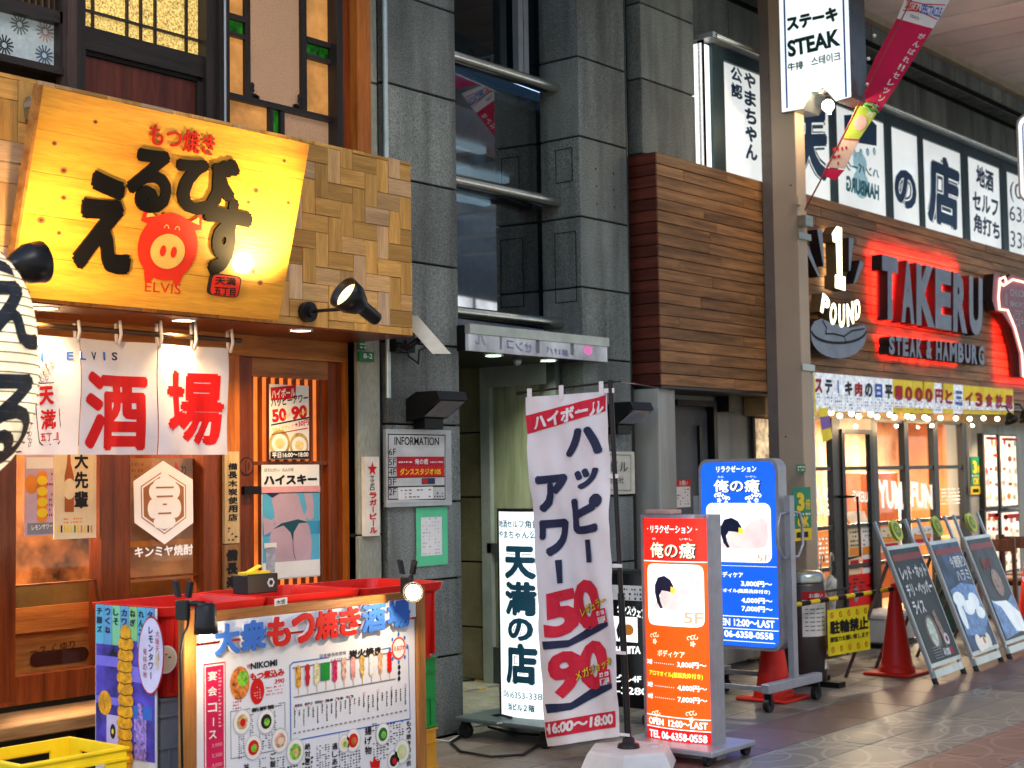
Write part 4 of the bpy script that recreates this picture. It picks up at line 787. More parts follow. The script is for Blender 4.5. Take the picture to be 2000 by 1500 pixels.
rr = lambda k, e=.35: [(uc + (u1 - u0) / 2 * k * math.copysign(abs(math.cos(a)) ** e, math.cos(a)), vc + (v1 - v0) / 2 * k * math.copysign(abs(math.sin(a)) ** e, math.sin(a))) for a in [i * math.pi / 12 + .1 for i in range(24)]]
b.prism(SGP, rr(1), .001, .018, BLK, px=False); b.upoly(SGP, rr(.92), SR, .0195); b.text(SGP, '天満', BLK, q=[(415, 538), (456, 541), (414, 554)], out=.021, bold=.03); b.text(SGP, '五丁目', BLK, q=[(413, 558), (455, 561), (412, 574)], out=.021, bold=.03); b.build('seal', sg)
lbl = lamp
# ---- wall spotlights
def wall_spot(loc_base, head, aim, label, mdir=None, e=40, cone_=100):
    t = thing('spotlight', label, 'spotlight', loc_base, 'spotlights aimed at the wooden signboard'); bs = Vector(loc_base); hd = Vector(head); ax = Vector(mdir).normalized() if mdir else (Vector(aim) - hd).normalized()
    B().cyl(bs, bs + Vector((0, -.035, 0)), .052, BLACKM, n=22).cyl(bs + Vector((0, -.035, 0)), bs + Vector((0, -.06, 0)), .03, BLACKM).build('wall_plate', t)
    B().tube([bs + Vector((0, -.05, 0)), bs + Vector((0.03, -.1, .004)), hd - ax * .06 + Vector((0, 0, -.02))], .009, BLACKM).build('arm', t)
    h = B(); h.lathe(hd, [(.028, -.2), (.034, -.19), (.036, -.09), (.05, -.075), (.078, -.02), (.084, .045), (.079, .045), (.07, -.01), (.03, -.06)], BLACKM, 26, ax); o = h.build('head', t)
    B().lathe(hd, [(.001, -.04), (.04, -.035), (.066, -.004), (.066, .012), (.001, .02)], mat('lamp_reflector', (1, .62, .2), .3, emit=3.2, var=0), 22, ax).build('bulb', t)
    lamp('SPOT', hd + ax * .07, e, (1, .66, .26), .05, aim, cone_, .9); return t
PR = PlY(5.585); wb = PR.px(597, 610); hd = PlY(5.12).px(682, 580); wall_spot(wb, hd, SGP.px(510, 425), 'black wall spotlight on an arm beside the right end of the signboard', (-.85, .1, .5), 110, 78)
wb2 = PR.px(-40, 560); hd2 = PlY(5.1).px(62, 514); wall_spot(wb2, hd2, SGP.px(200, 420), 'black cylinder spotlight in front of the lower left corner of the signboard', (.95, -.05, .22), 40, 110)
solo(B().slab(PlY(5.585), (49, 190, 58, 236), 0, .04, STEEL).slab(PlY(5.585), (47, 200, 60, 214), 0, .05, ALU), 'steel_bracket', 'small steel bracket on the wood blocks left of the signboard', 'bracket')
# ---- noren curtain
YN = 5.78
nw = lambda u, v: .016 * math.sin(u * 15 + v * 2.5) + .012 * math.sin(u * 37 + 1) * (2.3 - v) + .008 * math.sin(v * 11 + u * 6)
PN = PlY(YN, nw); PNf = PlY(YN); nz0 = PNf.hit(200, 888)[1]; nz1 = PNf.hit(200, 664)[1]
nr = thing('shop_curtain', 'white fabric shop curtain with two big red characters hanging over the tavern door', 'curtain', PNf.px(250, 888))
for a, c in ((-80, 151), (153, 304), (306, 440)):
    ua_, uc_ = PNf.hit(a, 780)[0], PNf.hit(c, 780)[0]; B().sheet(PN, ua_, nz0, uc_, nz1, 0, .0015, CLOTH, 14, 8).build('cloth_panel', nr)
for x in (148, 229, 308, 376, 447):
    u = PNf.hit(x, 650)[0]; b = B(); zt_ = PNf.hit(x, 632 if x < 400 else 648)[1]; b.tube([(u, YN - .012, nz1 - .02), (u, YN - .03, nz1 + .03), (u, YN - .02, zt_ + .01), (u, YN + .012, zt_), (u, YN + .005, nz1 - .01)], .008, CLOTH, 6); b.build('loop', nr)
solo(B().cyl((2.6, YN + .0, nz1 + .045), (PNf.hit(470, 660)[0], YN, nz1 + .045), .013, mat('bamboo_dark', (.05, .025, .012), .2, coat=.5)), 'curtain_rod', 'dark glossy rod carrying the white shop curtain', 'rod')
b = B(); b.text(PN, '酒', REDP, r=(161, 724, 287, 880), bold=.036, out=.003); b.text(PN, '場', REDP, r=(321, 722, 434, 870), bold=.034, out=.003)
for ch, x in (('I', 83), ('E', 132), ('L', 157), ('V', 182), ('I', 206), ('S', 229)): b.text(PN, ch, BLUEP if ch in 'IEL' else NAVY, r=(x - (2.5 if ch == 'I' else 6), 687, x + (2.5 if ch == 'I' else 6), 704), bold=.03, out=.003)
LNP = mat('line_print', (.06, .04, .05), .6)
def tagp(q, s):   # rope tied tag
    b.poly(PN, q, LNP, .002); cx_ = sum(p[0] for p in q) / len(q); cy_ = sum(p[1] for p in q) / len(q); b.poly(PN, [(cx_ + (x - cx_) * .93, cy_ + (y - cy_) * .965) for x, y in q], CLOTH, .003)
tagp([(60, 752), (80, 745), (50, 860), (38, 884), (22, 880)], 0); tagp([(74, 748), (108, 746), (114, 752), (126, 858), (120, 868), (84, 870), (78, 864), (70, 756)], 0)
b.text(PN, '天', REDP, q=[(77, 755), (106, 753), (80, 792)], bold=.05, out=.004); b.text(PN, '満', REDP, q=[(81, 800), (114, 798), (83, 840)], bold=.035, out=.004); b.text(PN, '五丁目', REDP, q=[(81, 846), (119, 844), (82, 862)], bold=.03, out=.004)
b.poly(PN, [(40, 840), (46, 832), (50, 845)], REDP, .004); b.poly(PN, [(24, 868), (30, 874), (22, 876)], REDP, .004)
for k in range(10): b.disc(PN, (84 + 8 * math.sin(k * 2.1) + k * 1.6, 742 - k * 4.2), .011, .007, LNP, .003 + k * .0002, 8, k); b.disc(PN, (84 + 8 * math.sin(k * 2.1) + k * 1.6, 742 - k * 4.2), .008, .0045, CLOTH, .0035 + k * .0002, 8, k)
for k in range(7): b.disc(PN, (58 + (k % 2) * 3, 826 + k * 7), .011, .007, LNP, .003, 8, 1.2); b.disc(PN, (58 + (k % 2) * 3, 826 + k * 7), .008, .0045, CLOTH, .0035, 8, 1.2); b.disc(PN, (122 + (k % 2) * 3, 794 + k * 8), .010, .006, LNP, .0012, 8, 1.2)
b.build('print', nr)
# ---- big paper lantern at the left edge
ln_c = PlY(4.7).px(-108, 706); ln = thing('paper_lantern', 'huge lit paper lantern with black brush strokes cut off by the left edge', 'lantern', ln_c - Vector((0, 0, .5)))
LNM = mat('lantern_paper', (.85, .68, .44), .6, emit=.8, var=.25, ns=6); LR = .30; LH = .44
prof = []
for i in range(45):
    z = -LH + 2 * LH * i / 44; r = LR * (max(0, 1 - abs(z / LH) ** 2.6) ** .5) * (1 + .006 * (i % 2)) + .004; prof.append((max(r, .1), z))
B().lathe(ln_c, prof, LNM, 48).build('paper_shade', ln); B().lathe(ln_c, [(.11, LH - .02), (.11, LH + .04), (.001, LH + .04)], BLACKM).lathe(ln_c, [(.11, -LH + .02), (.11, -LH - .04), (.001, -LH - .04)], BLACKM).build('ring', ln)
class LPl(Plane):
    def at(s, u, v, out=0):
        zz_ = max(-LH * .98, min(LH * .98, v)); r = LR * (max(0.02, 1 - abs(zz_ / LH) ** 2.6) ** .5) + .009 + out; a = u / LR + math.radians(-56); return ln_c + Vector((math.cos(a) * r, math.sin(a) * r, zz_))
LP = LPl(ln_c, (1, 0, 0), (0, 0, 1)); LP.wx = True; LP.warp = True
b = B(); INK = mat('lantern_ink', (.02, .025, .035), .5, var=.4, ns=20)
b.text(LP, 'え', INK, uv=(-.24, .03, .05, .35), bold=.035, out=.002); b.text(LP, 'る', INK, uv=(-.24, -.36, .05, -.05), bold=.035, out=.002); b.build('brush_print', ln)
b = B()
for k in range(26):
    z = -LH * .93 + k * LH * 1.86 / 25; r = LR * (max(0, 1 - abs(z / LH) ** 2.6) ** .5) + .0105; b.tube([(ln_c.x + r * math.cos(a), ln_c.y + r * math.sin(a), ln_c.z + z) for a in [j * math.pi / 16 for j in range(33)]], .0022, mat('rib_wire', (.12, .08, .05), .6), 4)
b.build('rib', ln); B().cyl(ln_c + Vector((0, 0, LH + .04)), ln_c + Vector((0, 0, 1.4)), .006, BLACKM).build('hanger', ln)
lamp('POINT', ln_c + Vector((.0, .0, -.62)), 1.5, (1, .7, .4), .1)
# ---- security camera
sec = thing('security_camera', 'cream security camera on a dark bracket under the right end of the fascia', 'camera', (6.15, 5.9, 1.95))
P_ = PlY(5.75); p0 = P_.px(800, 622); p1 = PlY(5.6).px(858, 688); d = (p1 - p0)
CAMM = mat('cream_housing', (.62, .6, .5), .4); side = Vector((.6, -.75, .0)).normalized() * .085; upv = d.cross(side).normalized() * .075
B().obox(p0 - side / 2 - upv / 2, d, side, upv, CAMM).build('housing', sec); B().obox(p0 - side * .6 + upv * .5 + d * -.02, d * 1.12, side * 1.2, upv * .12, CAMM).build('sun_shield', sec)
B().cyl(p1, p1 + d.normalized() * .004, .026, BLACKP).build('camera_lens', sec); B().tube([p0 + d * .4 - Vector((0, 0, .03)), p0 + d * .35 + Vector((-.05, .05, -.1)), (6.22, 5.99, p0.z - .12)], .018, BLACKM).build('bracket', sec)
B().box(6.17, 6.33, 5.93, 5.998, p0.z - .17, p0.z + .0, BLACKM).build('junction_box', sec); b = B()
b.tube([(6.25, 5.93, p0.z - .1), (6.22, 5.88, p0.z - .2), (6.28, 5.86, p0.z - .24), (6.33, 5.9, p0.z - .16), (6.4, 5.84, p0.z - .12)], .007, BLACKP); b.build('cable', sec)
# ---- information board on the first pillar
PIN = PlY(5.985); PINf = PlY(5.96)
t_ = thing('information_board', 'steel framed floor directory board on the left granite pillar', 'sign', PIN.px(812, 986)); B().slab(PIN, (748, 838, 878, 986), 0, .02, ALU).build('frame', t_)
BF = mat('board_grey', (.5, .51, .5), .35); P_ = PlY(5.965); B().slab(P_, (754, 845, 871, 978), .0, .004, BF).build('panel', t_)
b = B(); 
for a in (((757, 848), (868, 850)), ((868, 850), (868, 975)), ((868, 975), (757, 975)), ((757, 975), (757, 848))): b.stroke(P_, a, .006, BLK, .006)
b.text(P_, 'INFORMATION', BLK, r=(769, 853, 856, 870), out=.006, bold=.01)
for t, y in (('6F', 882), ('5F', 902), ('4F', 921), ('3F', 941), ('2F', 960)): b.text(P_, t, BLK, r=(758, y - 6, 772, y + 7), out=.006, bold=.0)
for y in (873, 893, 912, 931, 950): b.rec(P_, (757, y, 867, y + .8), BLK, .006)
b.rec(P_, (773, 892, 866, 911), REDD, .007); b.rec(P_, (773, 912, 866, 930), REDP, .007); b.text(P_, '俺の癒', PAPER, r=(808, 896, 834, 907), out=.009, bold=.01); b.dabs(P_, (776, 899, 804, 905), 1, 8, PAPER, .009, 1); b.dabs(P_, (838, 899, 864, 905), 1, 8, PAPER, .009, 1)
b.text(P_, 'ダンススタジオ105', YELP, r=(779, 915, 859, 927), out=.009, bold=.03); b.rec(P_, (822, 934, 848, 945), NAVY, .007); b.rec(P_, (823, 935, 834, 944), REDD, .008); b.rec(P_, (776, 952, 844, 974), PAPER, .007); b.dabs(P_, (780, 954, 842, 972), 3, 8, GRYP, .008, .5); b.dabs(P_, (846, 960, 866, 972), 2, 4, BLK, .007, .6); b.build('lettering', t_)
# ---- box wall lamps
def box_lamp(cx_, px_, py_, label):
    P0 = PlY(5.99); c = P0.px(px_, py_); t = thing('wall_lamp', label, 'wall lamp', c, 'black box lamps on the granite pillars'); Lx = .30
    o = B(); y0 = 5.99; x0 = c.x; z0 = c.z
    prof = [(0, 0), (0, .13), (-.10, .17), (-.30, .17), (-.33, .12), (-.12, .02)]
    V = [(x0 + s_ * .125, y0 + p[0] * .8, z0 + p[1]) for s_ in (-1, 1) for p in prof]; n = 6
    o.add(V, [tuple(range(6)), tuple(range(11, 5, -1))] + [(i, i + 6, (i + 1) % 6 + 6, (i + 1) % 6) for i in range(6)], BLACKM); o.build('housing', t)
    q = lambda s_, k: Vector((x0 + s_ * .105, y0 - .26 + k * .14, z0 + .12 - k * .095 - .004)); B().add([q(-1, .05), q(1, .05), q(1, .95), q(-1, .95)], [(0, 1, 2, 3)], mat('lamp_glass_off', (.2, .2, .22), .15)).build('lens', t)
    B().bbox(x0 - .06, x0 + .1, 5.9, 5.998, z0 - .045, z0 + .02, BLACKM).build('mount', t)
box_lamp(0, 822, 824, 'black box wall lamp above the information board'); box_lamp(0, 1196, 836, 'black box wall lamp on the right granite pillar behind the banner')
# ---- taped notice
t_ = thing('taped_notice', 'small white notice fixed with wide green tape to the granite pillar', 'notice', PIN.px(842, 1102)); GT = mat('green_tape', (.10, .55, .28), .5, var=.1)
P5 = PlY(5.995); b = B(); 
for r in ((811, 992, 872, 1008), (811, 1087, 873, 1102), (811, 992, 822, 1102), (862, 990, 874, 1100)): b.rec(P5, r, GT, .003 + random.random() * .002)
b.build('tape', t_); B().slab(P5, (819, 1003, 864, 1090), .001, .002, PAPER).build('sheet', t_); b = B().dabs(P5, (824, 1010, 860, 1082), 11, 6, mat('faint_print', (.5, .5, .5), .7), .0028); b.build('print', t_)
# ---- building name plate on right pillar
t_ = thing('name_plate', 'pale stone name plate behind the banner pole on the right granite pillar', 'sign', P5.px(1210, 965)); B().slab(P5, (1150, 882, 1236, 964), 0, .02, mat('cream_stone', (.55, .52, .42), .4)).build('plate', t_)
b = B(); P_ = PlY(5.97); b.text(P_, '南ビル', BLK, r=(1172, 900, 1226, 922), bold=.0); b.text(P_, '大阪支社', BLK, r=(1176, 932, 1218, 944), bold=.0)
for a in (((1156, 887), (1232, 889)), ((1232, 889), (1232, 958)), ((1232, 958), (1156, 956))): b.stroke(P_, a, .004, BLK, .001)
b.build('lettering', t_)
# ---- helper for tall cylinder face signs facing left along the street (plane X const)
class Curved(Plane):
    def __init__(s, x, y, w, bulge): super().__init__((x, y, 0), (0, -1, 0), (0, 0, 1)); s.w = w; s.bu = bulge; s.wx = True
    def at(s, u, v, out=0):
        h = s.w / 2; k = 1 - (u / h) ** 2 if abs(u) < h else 0
        return s.O + s.U * u + s.V * v + s.N * (out + s.bu * k)
def rows_px(P, y0, y1, xa, xb): return (xa, y0, xb, y1)
LBX = mat('lightbox_white', (.82, .94, .95), .3, emit=.74, var=.03)
# 1) white lit column sign
X1 = 6.86; yl = PlX(X1).hit(977, 1200)[0]; yr_ = PlX(X1).hit(1076, 1200)[0]; wd = abs(yl - yr_); yc = -(yl + yr_) / 2
z0 = PlX(X1).hit(985, 1400)[1]; z1 = PlX(X1).hit(978, 999)[1]
P1 = Curved(X1, yc, wd, .055)
s1 = thing('column_sign', 'tall lit white column sign with dark teal characters standing behind the banner', 'lighted sign', (X1, yc, 0))
B().sheet(P1, -wd / 2, z0, wd / 2, z1, -.0, 0, LBX, 14, 1).build('lit_face', s1)
b = B(); 
for z in (z0 - .02, z1): b.add([P1.at(-wd / 2 + wd * i / 14, z) for i in range(15)] + [Vector((X1 + .09, yc + wd / 2, z)), Vector((X1 + .09, yc - wd / 2, z))][::-1], [tuple(range(17))], BLACKM); b.add([P1.at(-wd / 2 + wd * i / 14, z + .018) for i in range(15)] + [Vector((X1 + .09, yc + wd / 2, z + .018)), Vector((X1 + .09, yc - wd / 2, z + .018))][::-1], [tuple(range(17))[::-1]], BLACKM)
b.sheet(P1, -wd / 2, z0 - .02, wd / 2, z0 - .0005, 0, .001, BLACKM, 14, 1).sheet(P1, -wd / 2, z1 + .0005, wd / 2, z1 + .018, 0, .001, BLACKM, 14, 1).build('cap', s1)
B().box(X1 + .0, X1 + .09, yc - wd / 2 - .015, yc - wd / 2, z0 - .02, z1 + .018, ALUD).box(X1, X1 + .09, yc + wd / 2, yc + wd / 2 + .015, z0 - .02, z1 + .018, ALUD).box(X1 + .075, X1 + .09, yc - wd / 2, yc + wd / 2, z0, z1, LBX).build('side', s1)
DT = mat('teal_letter', (.015, .10, .15), .4); RIM = mat('letter_rim', (.03, .04, .05), .4); RW_ = mat('rim_white', (.9, .95, .95), .4, emit=.8)
b = B(); H1 = (z1 - z0); zz1 = lambda k: z1 - H1 * k; hw = wd / 2
b.text(P1, '地酒セルフ角打ち', DT, uv=(-hw * .96, zz1(.078), hw * .96, zz1(.04)), bold=.02); b.text(P1, 'やまちゃん公認', DT, uv=(-hw * .96, zz1(.13), hw * .96, zz1(.09)), bold=.02)
for ch, ka, kb, s_ in (('天', .165, .325, .62), ('満', .335, .50, .62), ('の', .51, .62, .5), ('店', .63, .83, .62)):
    for m_, o_, bo in ((RIM, .002, .10), (RW_, .0035, .085), (DT, .005, .05)): b.text(P1, ch, m_, uv=(-hw * s_, zz1(kb), hw * s_, zz1(ka)), out=o_, bold=bo)
b.text(P1, '(06)6353-3388', DT, uv=(-hw * .88, zz1(.905), hw * .88, zz1(.865)), bold=0); b.text(P1, '当ビル２階', DT, uv=(-hw * .55, zz1(.955), hw * .5, zz1(.92)), bold=.03); b.build('lettering', s1)
q = PZ(925, 1412, .12); bs = B(); bs.bbox(X1 - .24, X1 + .28, yc - .36, yc + .36, .10, .125, mat('teal_grey_plate', (.12, .16, .16), .45, .4), .006); bs.box(X1 + .0, X1 + .08, yc - .1, yc + .1, .125, z0, BLACKM); bs.build('base', s1)
for sx in (-.2, .24):
    for sy in (-.3, .3): B().cyl((X1 + sx - .015, yc + sy, .045), (X1 + sx + .015, yc + sy, .045), .045, BLACKP).box(X1 + sx - .02, X1 + sx + .02, yc + sy - .02, yc + sy + .02, .05, .10, BLACKM).build('castor', s1)
# 2) happy hour banner
XB = 6.42
qa = [PlX(XB).px(*p) for p in ((1027, 776), (1183, 764), (1212, 1438), (1070, 1458))]
class Ban(Plane):
    def at(s, u, v, out=0):
        A, Bq, C_, D = qa; p = (A * (1 - u) + Bq * u) * v + (D * (1 - u) + C_ * u) * (1 - v)
        k = .018 * math.sin(u * 7 + v * 3) * (1.2 - v) + .01 * math.sin(u * 3 + v * 9) + .006 * math.sin(v * 26 + u * 4) + .0035 * math.sin(u * 23 + v * 17) + .003 * math.sin(v * 61 - u * 19); return p + Vector((-1, 0, 0)) * (out + k)
PBn = Ban((XB, 0, 0), (0, -1, 0), (0, 0, 1)); PBn.wx = True; PBn.warp = True
bn_ = thing('banner_flag', 'tall white fabric banner with navy characters and red prices on a black pole', 'banner', (XB, qa[2].y, 0))
BANC = mat('banner_cloth', (.76, .74, .77), .75, var=.05, ns=3); b = B(); n, k = 20, 40
V = [PBn.at(i / n, j / k) for j in range(k + 1) for i in range(n + 1)]; F = [(j * (n + 1) + i, j * (n + 1) + i + 1, (j + 1) * (n + 1) + i + 1, (j + 1) * (n + 1) + i) for j in range(k) for i in range(n)]; b.add(V, F, BANC, True); b.build('cloth', bn_)
b = B()
def bt(t, m, q, bold=.05, out=.004):            # q in banner u,v (top-left, top-right, bottom-left)
    v_, f_ = text_mesh(t, bold); x0 = min(a[0] for a in v_); x1 = max(a[0] for a in v_); y0 = min(a[1] for a in v_); y1 = max(a[1] for a in v_)
    A = Vector(q[0]); U = Vector(q[1]) - A; W = Vector(q[2]) - A; V2 = []
    for a in v_: p = A + U * ((a[0] - x0) / (x1 - x0)) + W * ((y1 - a[1]) / (y1 - y0)); V2.append((p.x, p.y, out))
    V2, F_ = b._cut(V2, f_, PBn, .08); b.add([PBn.at(*a) for a in V2], F_, m)
def uvb(x, y):      # pixel -> banner coordinates by bilinear inverse (the banner is nearly a parallelogram)
    h = PlX(XB).px(x, y); u, v = .5, .5
    for _ in range(12):
        A, Bq, C_, D = qa; top = A * (1 - u) + Bq * u; bot = D * (1 - u) + C_ * u; v = (h.z - bot.z) / (top.z - bot.z)
        l = A * v + D * (1 - v); r = Bq * v + C_ * (1 - v); u = (h.y - l.y) / (r.y - l.y)
    return u, v
def bp(pts, m, out=.003):
    q = [uvb(*p) for p in pts]; V2 = [(x, y, out) for x, y in q]; a = sum(q[i][0] * q[(i + 1) % len(q)][1] - q[(i + 1) % len(q)][0] * q[i][1] for i in range(len(q)))
    V2, F_ = b._cut(V2, [tuple(range(len(q))) if a > 0 else tuple(range(len(q)))[::-1]], PBn, .06); b.add([PBn.at(*p) for p in V2], F_, m)
BRED = mat('banner_red', (.62, .02, .05), .7, var=.04)
bp([(1029, 812), (1181, 772), (1182, 803), (1032, 848)], BRED)
for t, m, q, bo in (('ハイボール', BANC, [(1042, 812), (1178, 778), (1044, 841)], .05), ('ハ', NAVY, [(1103, 838), (1176, 830), (1105, 894)], .06), ('ッ', NAVY, [(1124, 918), (1170, 910), (1126, 958)], .06), ('ピ', NAVY, [(1118, 970), (1180, 962), (1120, 1046)], .06),
    ('ア', NAVY, [(1050, 930), (1110, 924), (1052, 1002)], .06), ('ワ', NAVY, [(1053, 1016), (1110, 1012), (1056, 1088)], .06)): bt(t, m, [uvb(*p) for p in q], bo, .006)
bp([(1144, 1054), (1157, 1053), (1158, 1098), (1146, 1099)], NAVY, .006); bp([(1085, 1094), (1096, 1093), (1098, 1139), (1088, 1140)], NAVY, .006)
for t, q in (('5', [(1060, 1162), (1120, 1147), (1070, 1250)]), ('0', [(1110, 1140), (1170, 1124), (1121, 1238)]), ('9', [(1072, 1280), (1132, 1263), (1083, 1370)]), ('0', [(1124, 1260), (1182, 1243), (1135, 1356)])): bt(t, BRED, [uvb(*p) for p in q], .05, .005)
bp([(1064, 1252), (1110, 1250), (1150, 1222), (1190, 1214), (1190, 1222), (1150, 1242), (1110, 1264), (1068, 1268)], NAVY, .004); bp([(1070, 1374), (1116, 1372), (1150, 1346), (1196, 1334), (1197, 1344), (1152, 1366), (1118, 1386), (1074, 1392)], NAVY, .004)
for t, q in (('円', [(1161, 1192), (1187, 1186), (1164, 1220)]), ('円', [(1168, 1312), (1194, 1306), (1170, 1340)])): bt(t, BANC, [uvb(*p) for p in q], .09, .0075); bt(t, BRED, [uvb(*p) for p in q], .02, .0095)
for t, q in (('レギュラー', [(1128, 1188), (1188, 1160), (1132, 1206)]), ('メガジョッキ', [(1124, 1312), (1196, 1280), (1128, 1330)])): bt(t, BLK, [uvb(*p) for p in q], .07, .0105); bt(t, YELP, [uvb(*p) for p in q], .025, .0125)
bp([(1069, 1410), (1202, 1388), (1204, 1420), (1072, 1440)], BRED); bt('16:00～18:00', BANC, [uvb(*p) for p in ((1078, 1412), (1198, 1393), (1079, 1433))], .05, .006); b.build('print', bn_)
pt = PlX(XB).px(1192, 742); pb_ = Vector((XB + .02, PlX(XB).px(1214, 1440).y - .03, .1)); B().cyl(pb_, pt, .013, BLACKP).cyl(pb_ + (pt - pb_) * .0, pb_ + (pt - pb_) * .42, .018, BLACKP).build('pole', bn_)
B().cyl(PlX(XB).px(1010, 768), PlX(XB).px(1198, 746), .006, BLACKP).cyl(PlX(XB).px(1010, 768), PlX(XB).px(1022, 767), .012, BLACKP).build('cross_bar', bn_)
for q in (1034, 1096, 1174): B().slab(PlX(XB - .006), (q - 4, 765 - (q - 1034) * .1 - 6, q + 5, 786 - (q - 1034) * .1), 0, .003, BANC).build('loop', bn_)
for y in (763, 930, 1105, 1275, 1435): xx = 1180 + (y - 763) * .045; B().slab(PlX(XB - .002), (xx, y - 4, xx + 20, y + 4), 0, .003, BANC).build('loop', bn_)
tk = thing('water_base', 'white hexagonal water tank holding the banner pole', 'flag base', (XB + .02, pb_.y, 0)); TK = mat('white_tank', (.6, .6, .6), .5, var=.1, ns=5, bump=.1, bs=20)
V = []; 
for z, k in ((0, 1), (.03, 1.04), (.10, .9), (.115, .84)):
    for i in range(6): a = math.pi / 3 * i + .5; V.append((XB + .02 + math.cos(a) * .26 * k, pb_.y + math.sin(a) * .26 * k, z))
B().add(V, [tuple(range(18, 24))] + [(r * 6 + i, r * 6 + (i + 1) % 6, r * 6 + 6 + (i + 1) % 6, r * 6 + 6 + i) for r in range(3) for i in range(6)], TK).build('tank', tk)
B().lathe((XB + .02, pb_.y, .115), [(.06, 0), (.055, .02), (.035, .025), (.03, .05), (.02, .055)], BLACKP, 20).build('socket', tk); B().lathe((XB + .12, pb_.y - .09, .115), [(.03, 0), (.03, .006), (.001, .006)], TK, 16).build('filler_cap', tk)
solo(B().tube([PlX(XB).px(1198, 746, 0), PlX(XB).px(1212, 745), Vector((FX0 + .1, 5.84, 2.13))], .004, BLACKP, 6), 'black_cable', 'thin black cable running from the banner pole to the corner column', 'cable')
# 3) black standing sign between banner and red sign
X3 = 7.6; P3 = PlX(X3); t_ = thing('black_standing_sign', 'black standing sign with white lettering mostly hidden between banner and red sign', 'lighted sign', (X3, P3.px(1230, 1440).y, 0))
u0, v1 = P3.hit(1150, 1118); u1, _ = P3.hit(1275, 1118); v0 = .1; BFC = mat('gloss_black_face', (.008, .008, .010), .15)
B().uslab(P3, u0, v0, u1, v1, -.14, 0, BFC).build('case', t_); B().uslab(P3, u0 - .01, v1, u1 + .01, v1 + .02, -.15, .01, BLACKM).build('cap', t_)
b = B(); WLT = mat('white_lit_letter', (.9, .95, .95), .4, emit=.9); b.rec(P3, (1150, 1140, 1275, 1175), mat('grey_notice', (.5, .48, .5), .5, emit=.1), .002); b.dabs(P3, (1208, 1145, 1255, 1192), 5, 9, BLK, .004, .8)
b.rec(P3, (1195, 1203, 1246, 1255), WLT, .002); b.poly(P3, [(1212, 1208), (1218, 1230), (1208, 1250), (1204, 1230)], BLK, .004); b.disc(P3, (1228, 1230), .04, .035, ORGP, .004); b.text(P3, 'ダンスウェア', WLT, q=[(1206, 1176), (1262, 1190), (1206, 1196)], out=.003, bold=.04); b.text(P3, 'SHIMITA', WLT, q=[(1196, 1262), (1252, 1262), (1196, 1277)], out=.003, bold=.05)
b.text(P3, '当ビル4F', WLT, q=[(1180, 1316), (1253, 1318), (1180, 1332)], out=.003, bold=.03); b.text(P3, '06-4981-3280', WLT, q=[(1118, 1336), (1266, 1344), (1118, 1350)], out=.003, bold=.02); b.build('lettering', t_)
for y in (-u0 - .05, -u1 + .05): B().cyl((X3 - .02, y, .04), (X3 + .02, y, .04), .04, BLACKP).box(X3 - .02, X3 + .02, y - .02, y + .02, .04, .1, BLACKM).build('castor', t_)
# 4) red lit sign
X4 = 6.92; P4f = PlX(X4); yl = P4f.hit(1262, 1240)[0]; yr_ = P4f.hit(1387, 1240)[0]; wd4 = abs(yl - yr_); yc4 = -(yl + yr_) / 2; P4 = Curved(X4, yc4, wd4, .035)
z0 = P4f.hit(1330, 1462)[1]; z1 = P4f.hit(1330, 1012)[1]; H4 = z1 - z0; hw = wd4 / 2
s4 = thing('column_sign', 'tall lit red column sign with white prices at the front right', 'lighted sign', (X4, yc4, 0))
LRED = mat('lightbox_red', (.78, .018, .01), .3, emit=.95, var=.06, ns=2); LORG = mat('lightbox_orange', (.85, .075, .006), .3, emit=1.0, var=.06, ns=2); LDR = mat('lightbox_dark_red', (.6, .01, .01), .3, emit=.8); LW_ = mat('lit_white', (.95, .93, .9), .3, emit=1.0, var=.03); LCRM = mat('lit_cream', (.95, .88, .6), .3, emit=.8); LYEL = mat('lit_yellow', (1, .75, .05), .3, emit=.9)
FRM = mat('lavender_grey_metal', (.42, .42, .47), .4, .5)
zq = lambda k: z0 + H4 * (1 - k)
B().sheet(P4, -hw, zq(.19), hw, z1, 0, 0, LRED, 14, 1).sheet(P4, -hw, zq(.91), hw, zq(.19), 0, 0, LORG, 14, 1).sheet(P4, -hw, z0, hw, zq(.91), 0, 0, LDR, 14, 1).build('lit_face', s4)
b = B(); b.sheet(P4, -hw - .012, z1, hw + .012, z1 + .02, -.01, .012, FRM, 14, 1).sheet(P4, -hw, z0 - .05, hw, z0, -.01, .004, FRM, 14, 1)
b.box(X4 - .012, X4 + .085, yc4 - hw - .03, yc4 - hw, z0 - .05, z1 + .02, FRM).box(X4 - .012, X4 + .085, yc4 + hw, yc4 + hw + .015, z0 - .05, z1 + .02, FRM).box(X4 + .065, X4 + .085, yc4 - hw, yc4 + hw, z0 - .05, z1 + .02, FRM).box(X4 - .03, X4 + .085, yc4 - hw, yc4 + hw, z1 + .0, z1 + .018, FRM); b.build('case', s4)
def fr(m, x0, k0, x1, k1, out=.003): b.upoly(P4, [(-hw + wd4 * x0, zq(k1)), (-hw + wd4 * x1, zq(k1)), (-hw + wd4 * x1, zq(k0)), (-hw + wd4 * x0, zq(k0))], m, out)
def ft(t, m, x0, k0, x1, k1, bold=.02, out=.004): b.text(P4, t, m, uv=(-hw + wd4 * x0, zq(k1), -hw + wd4 * x1, zq(k0)), bold=bold, out=out)
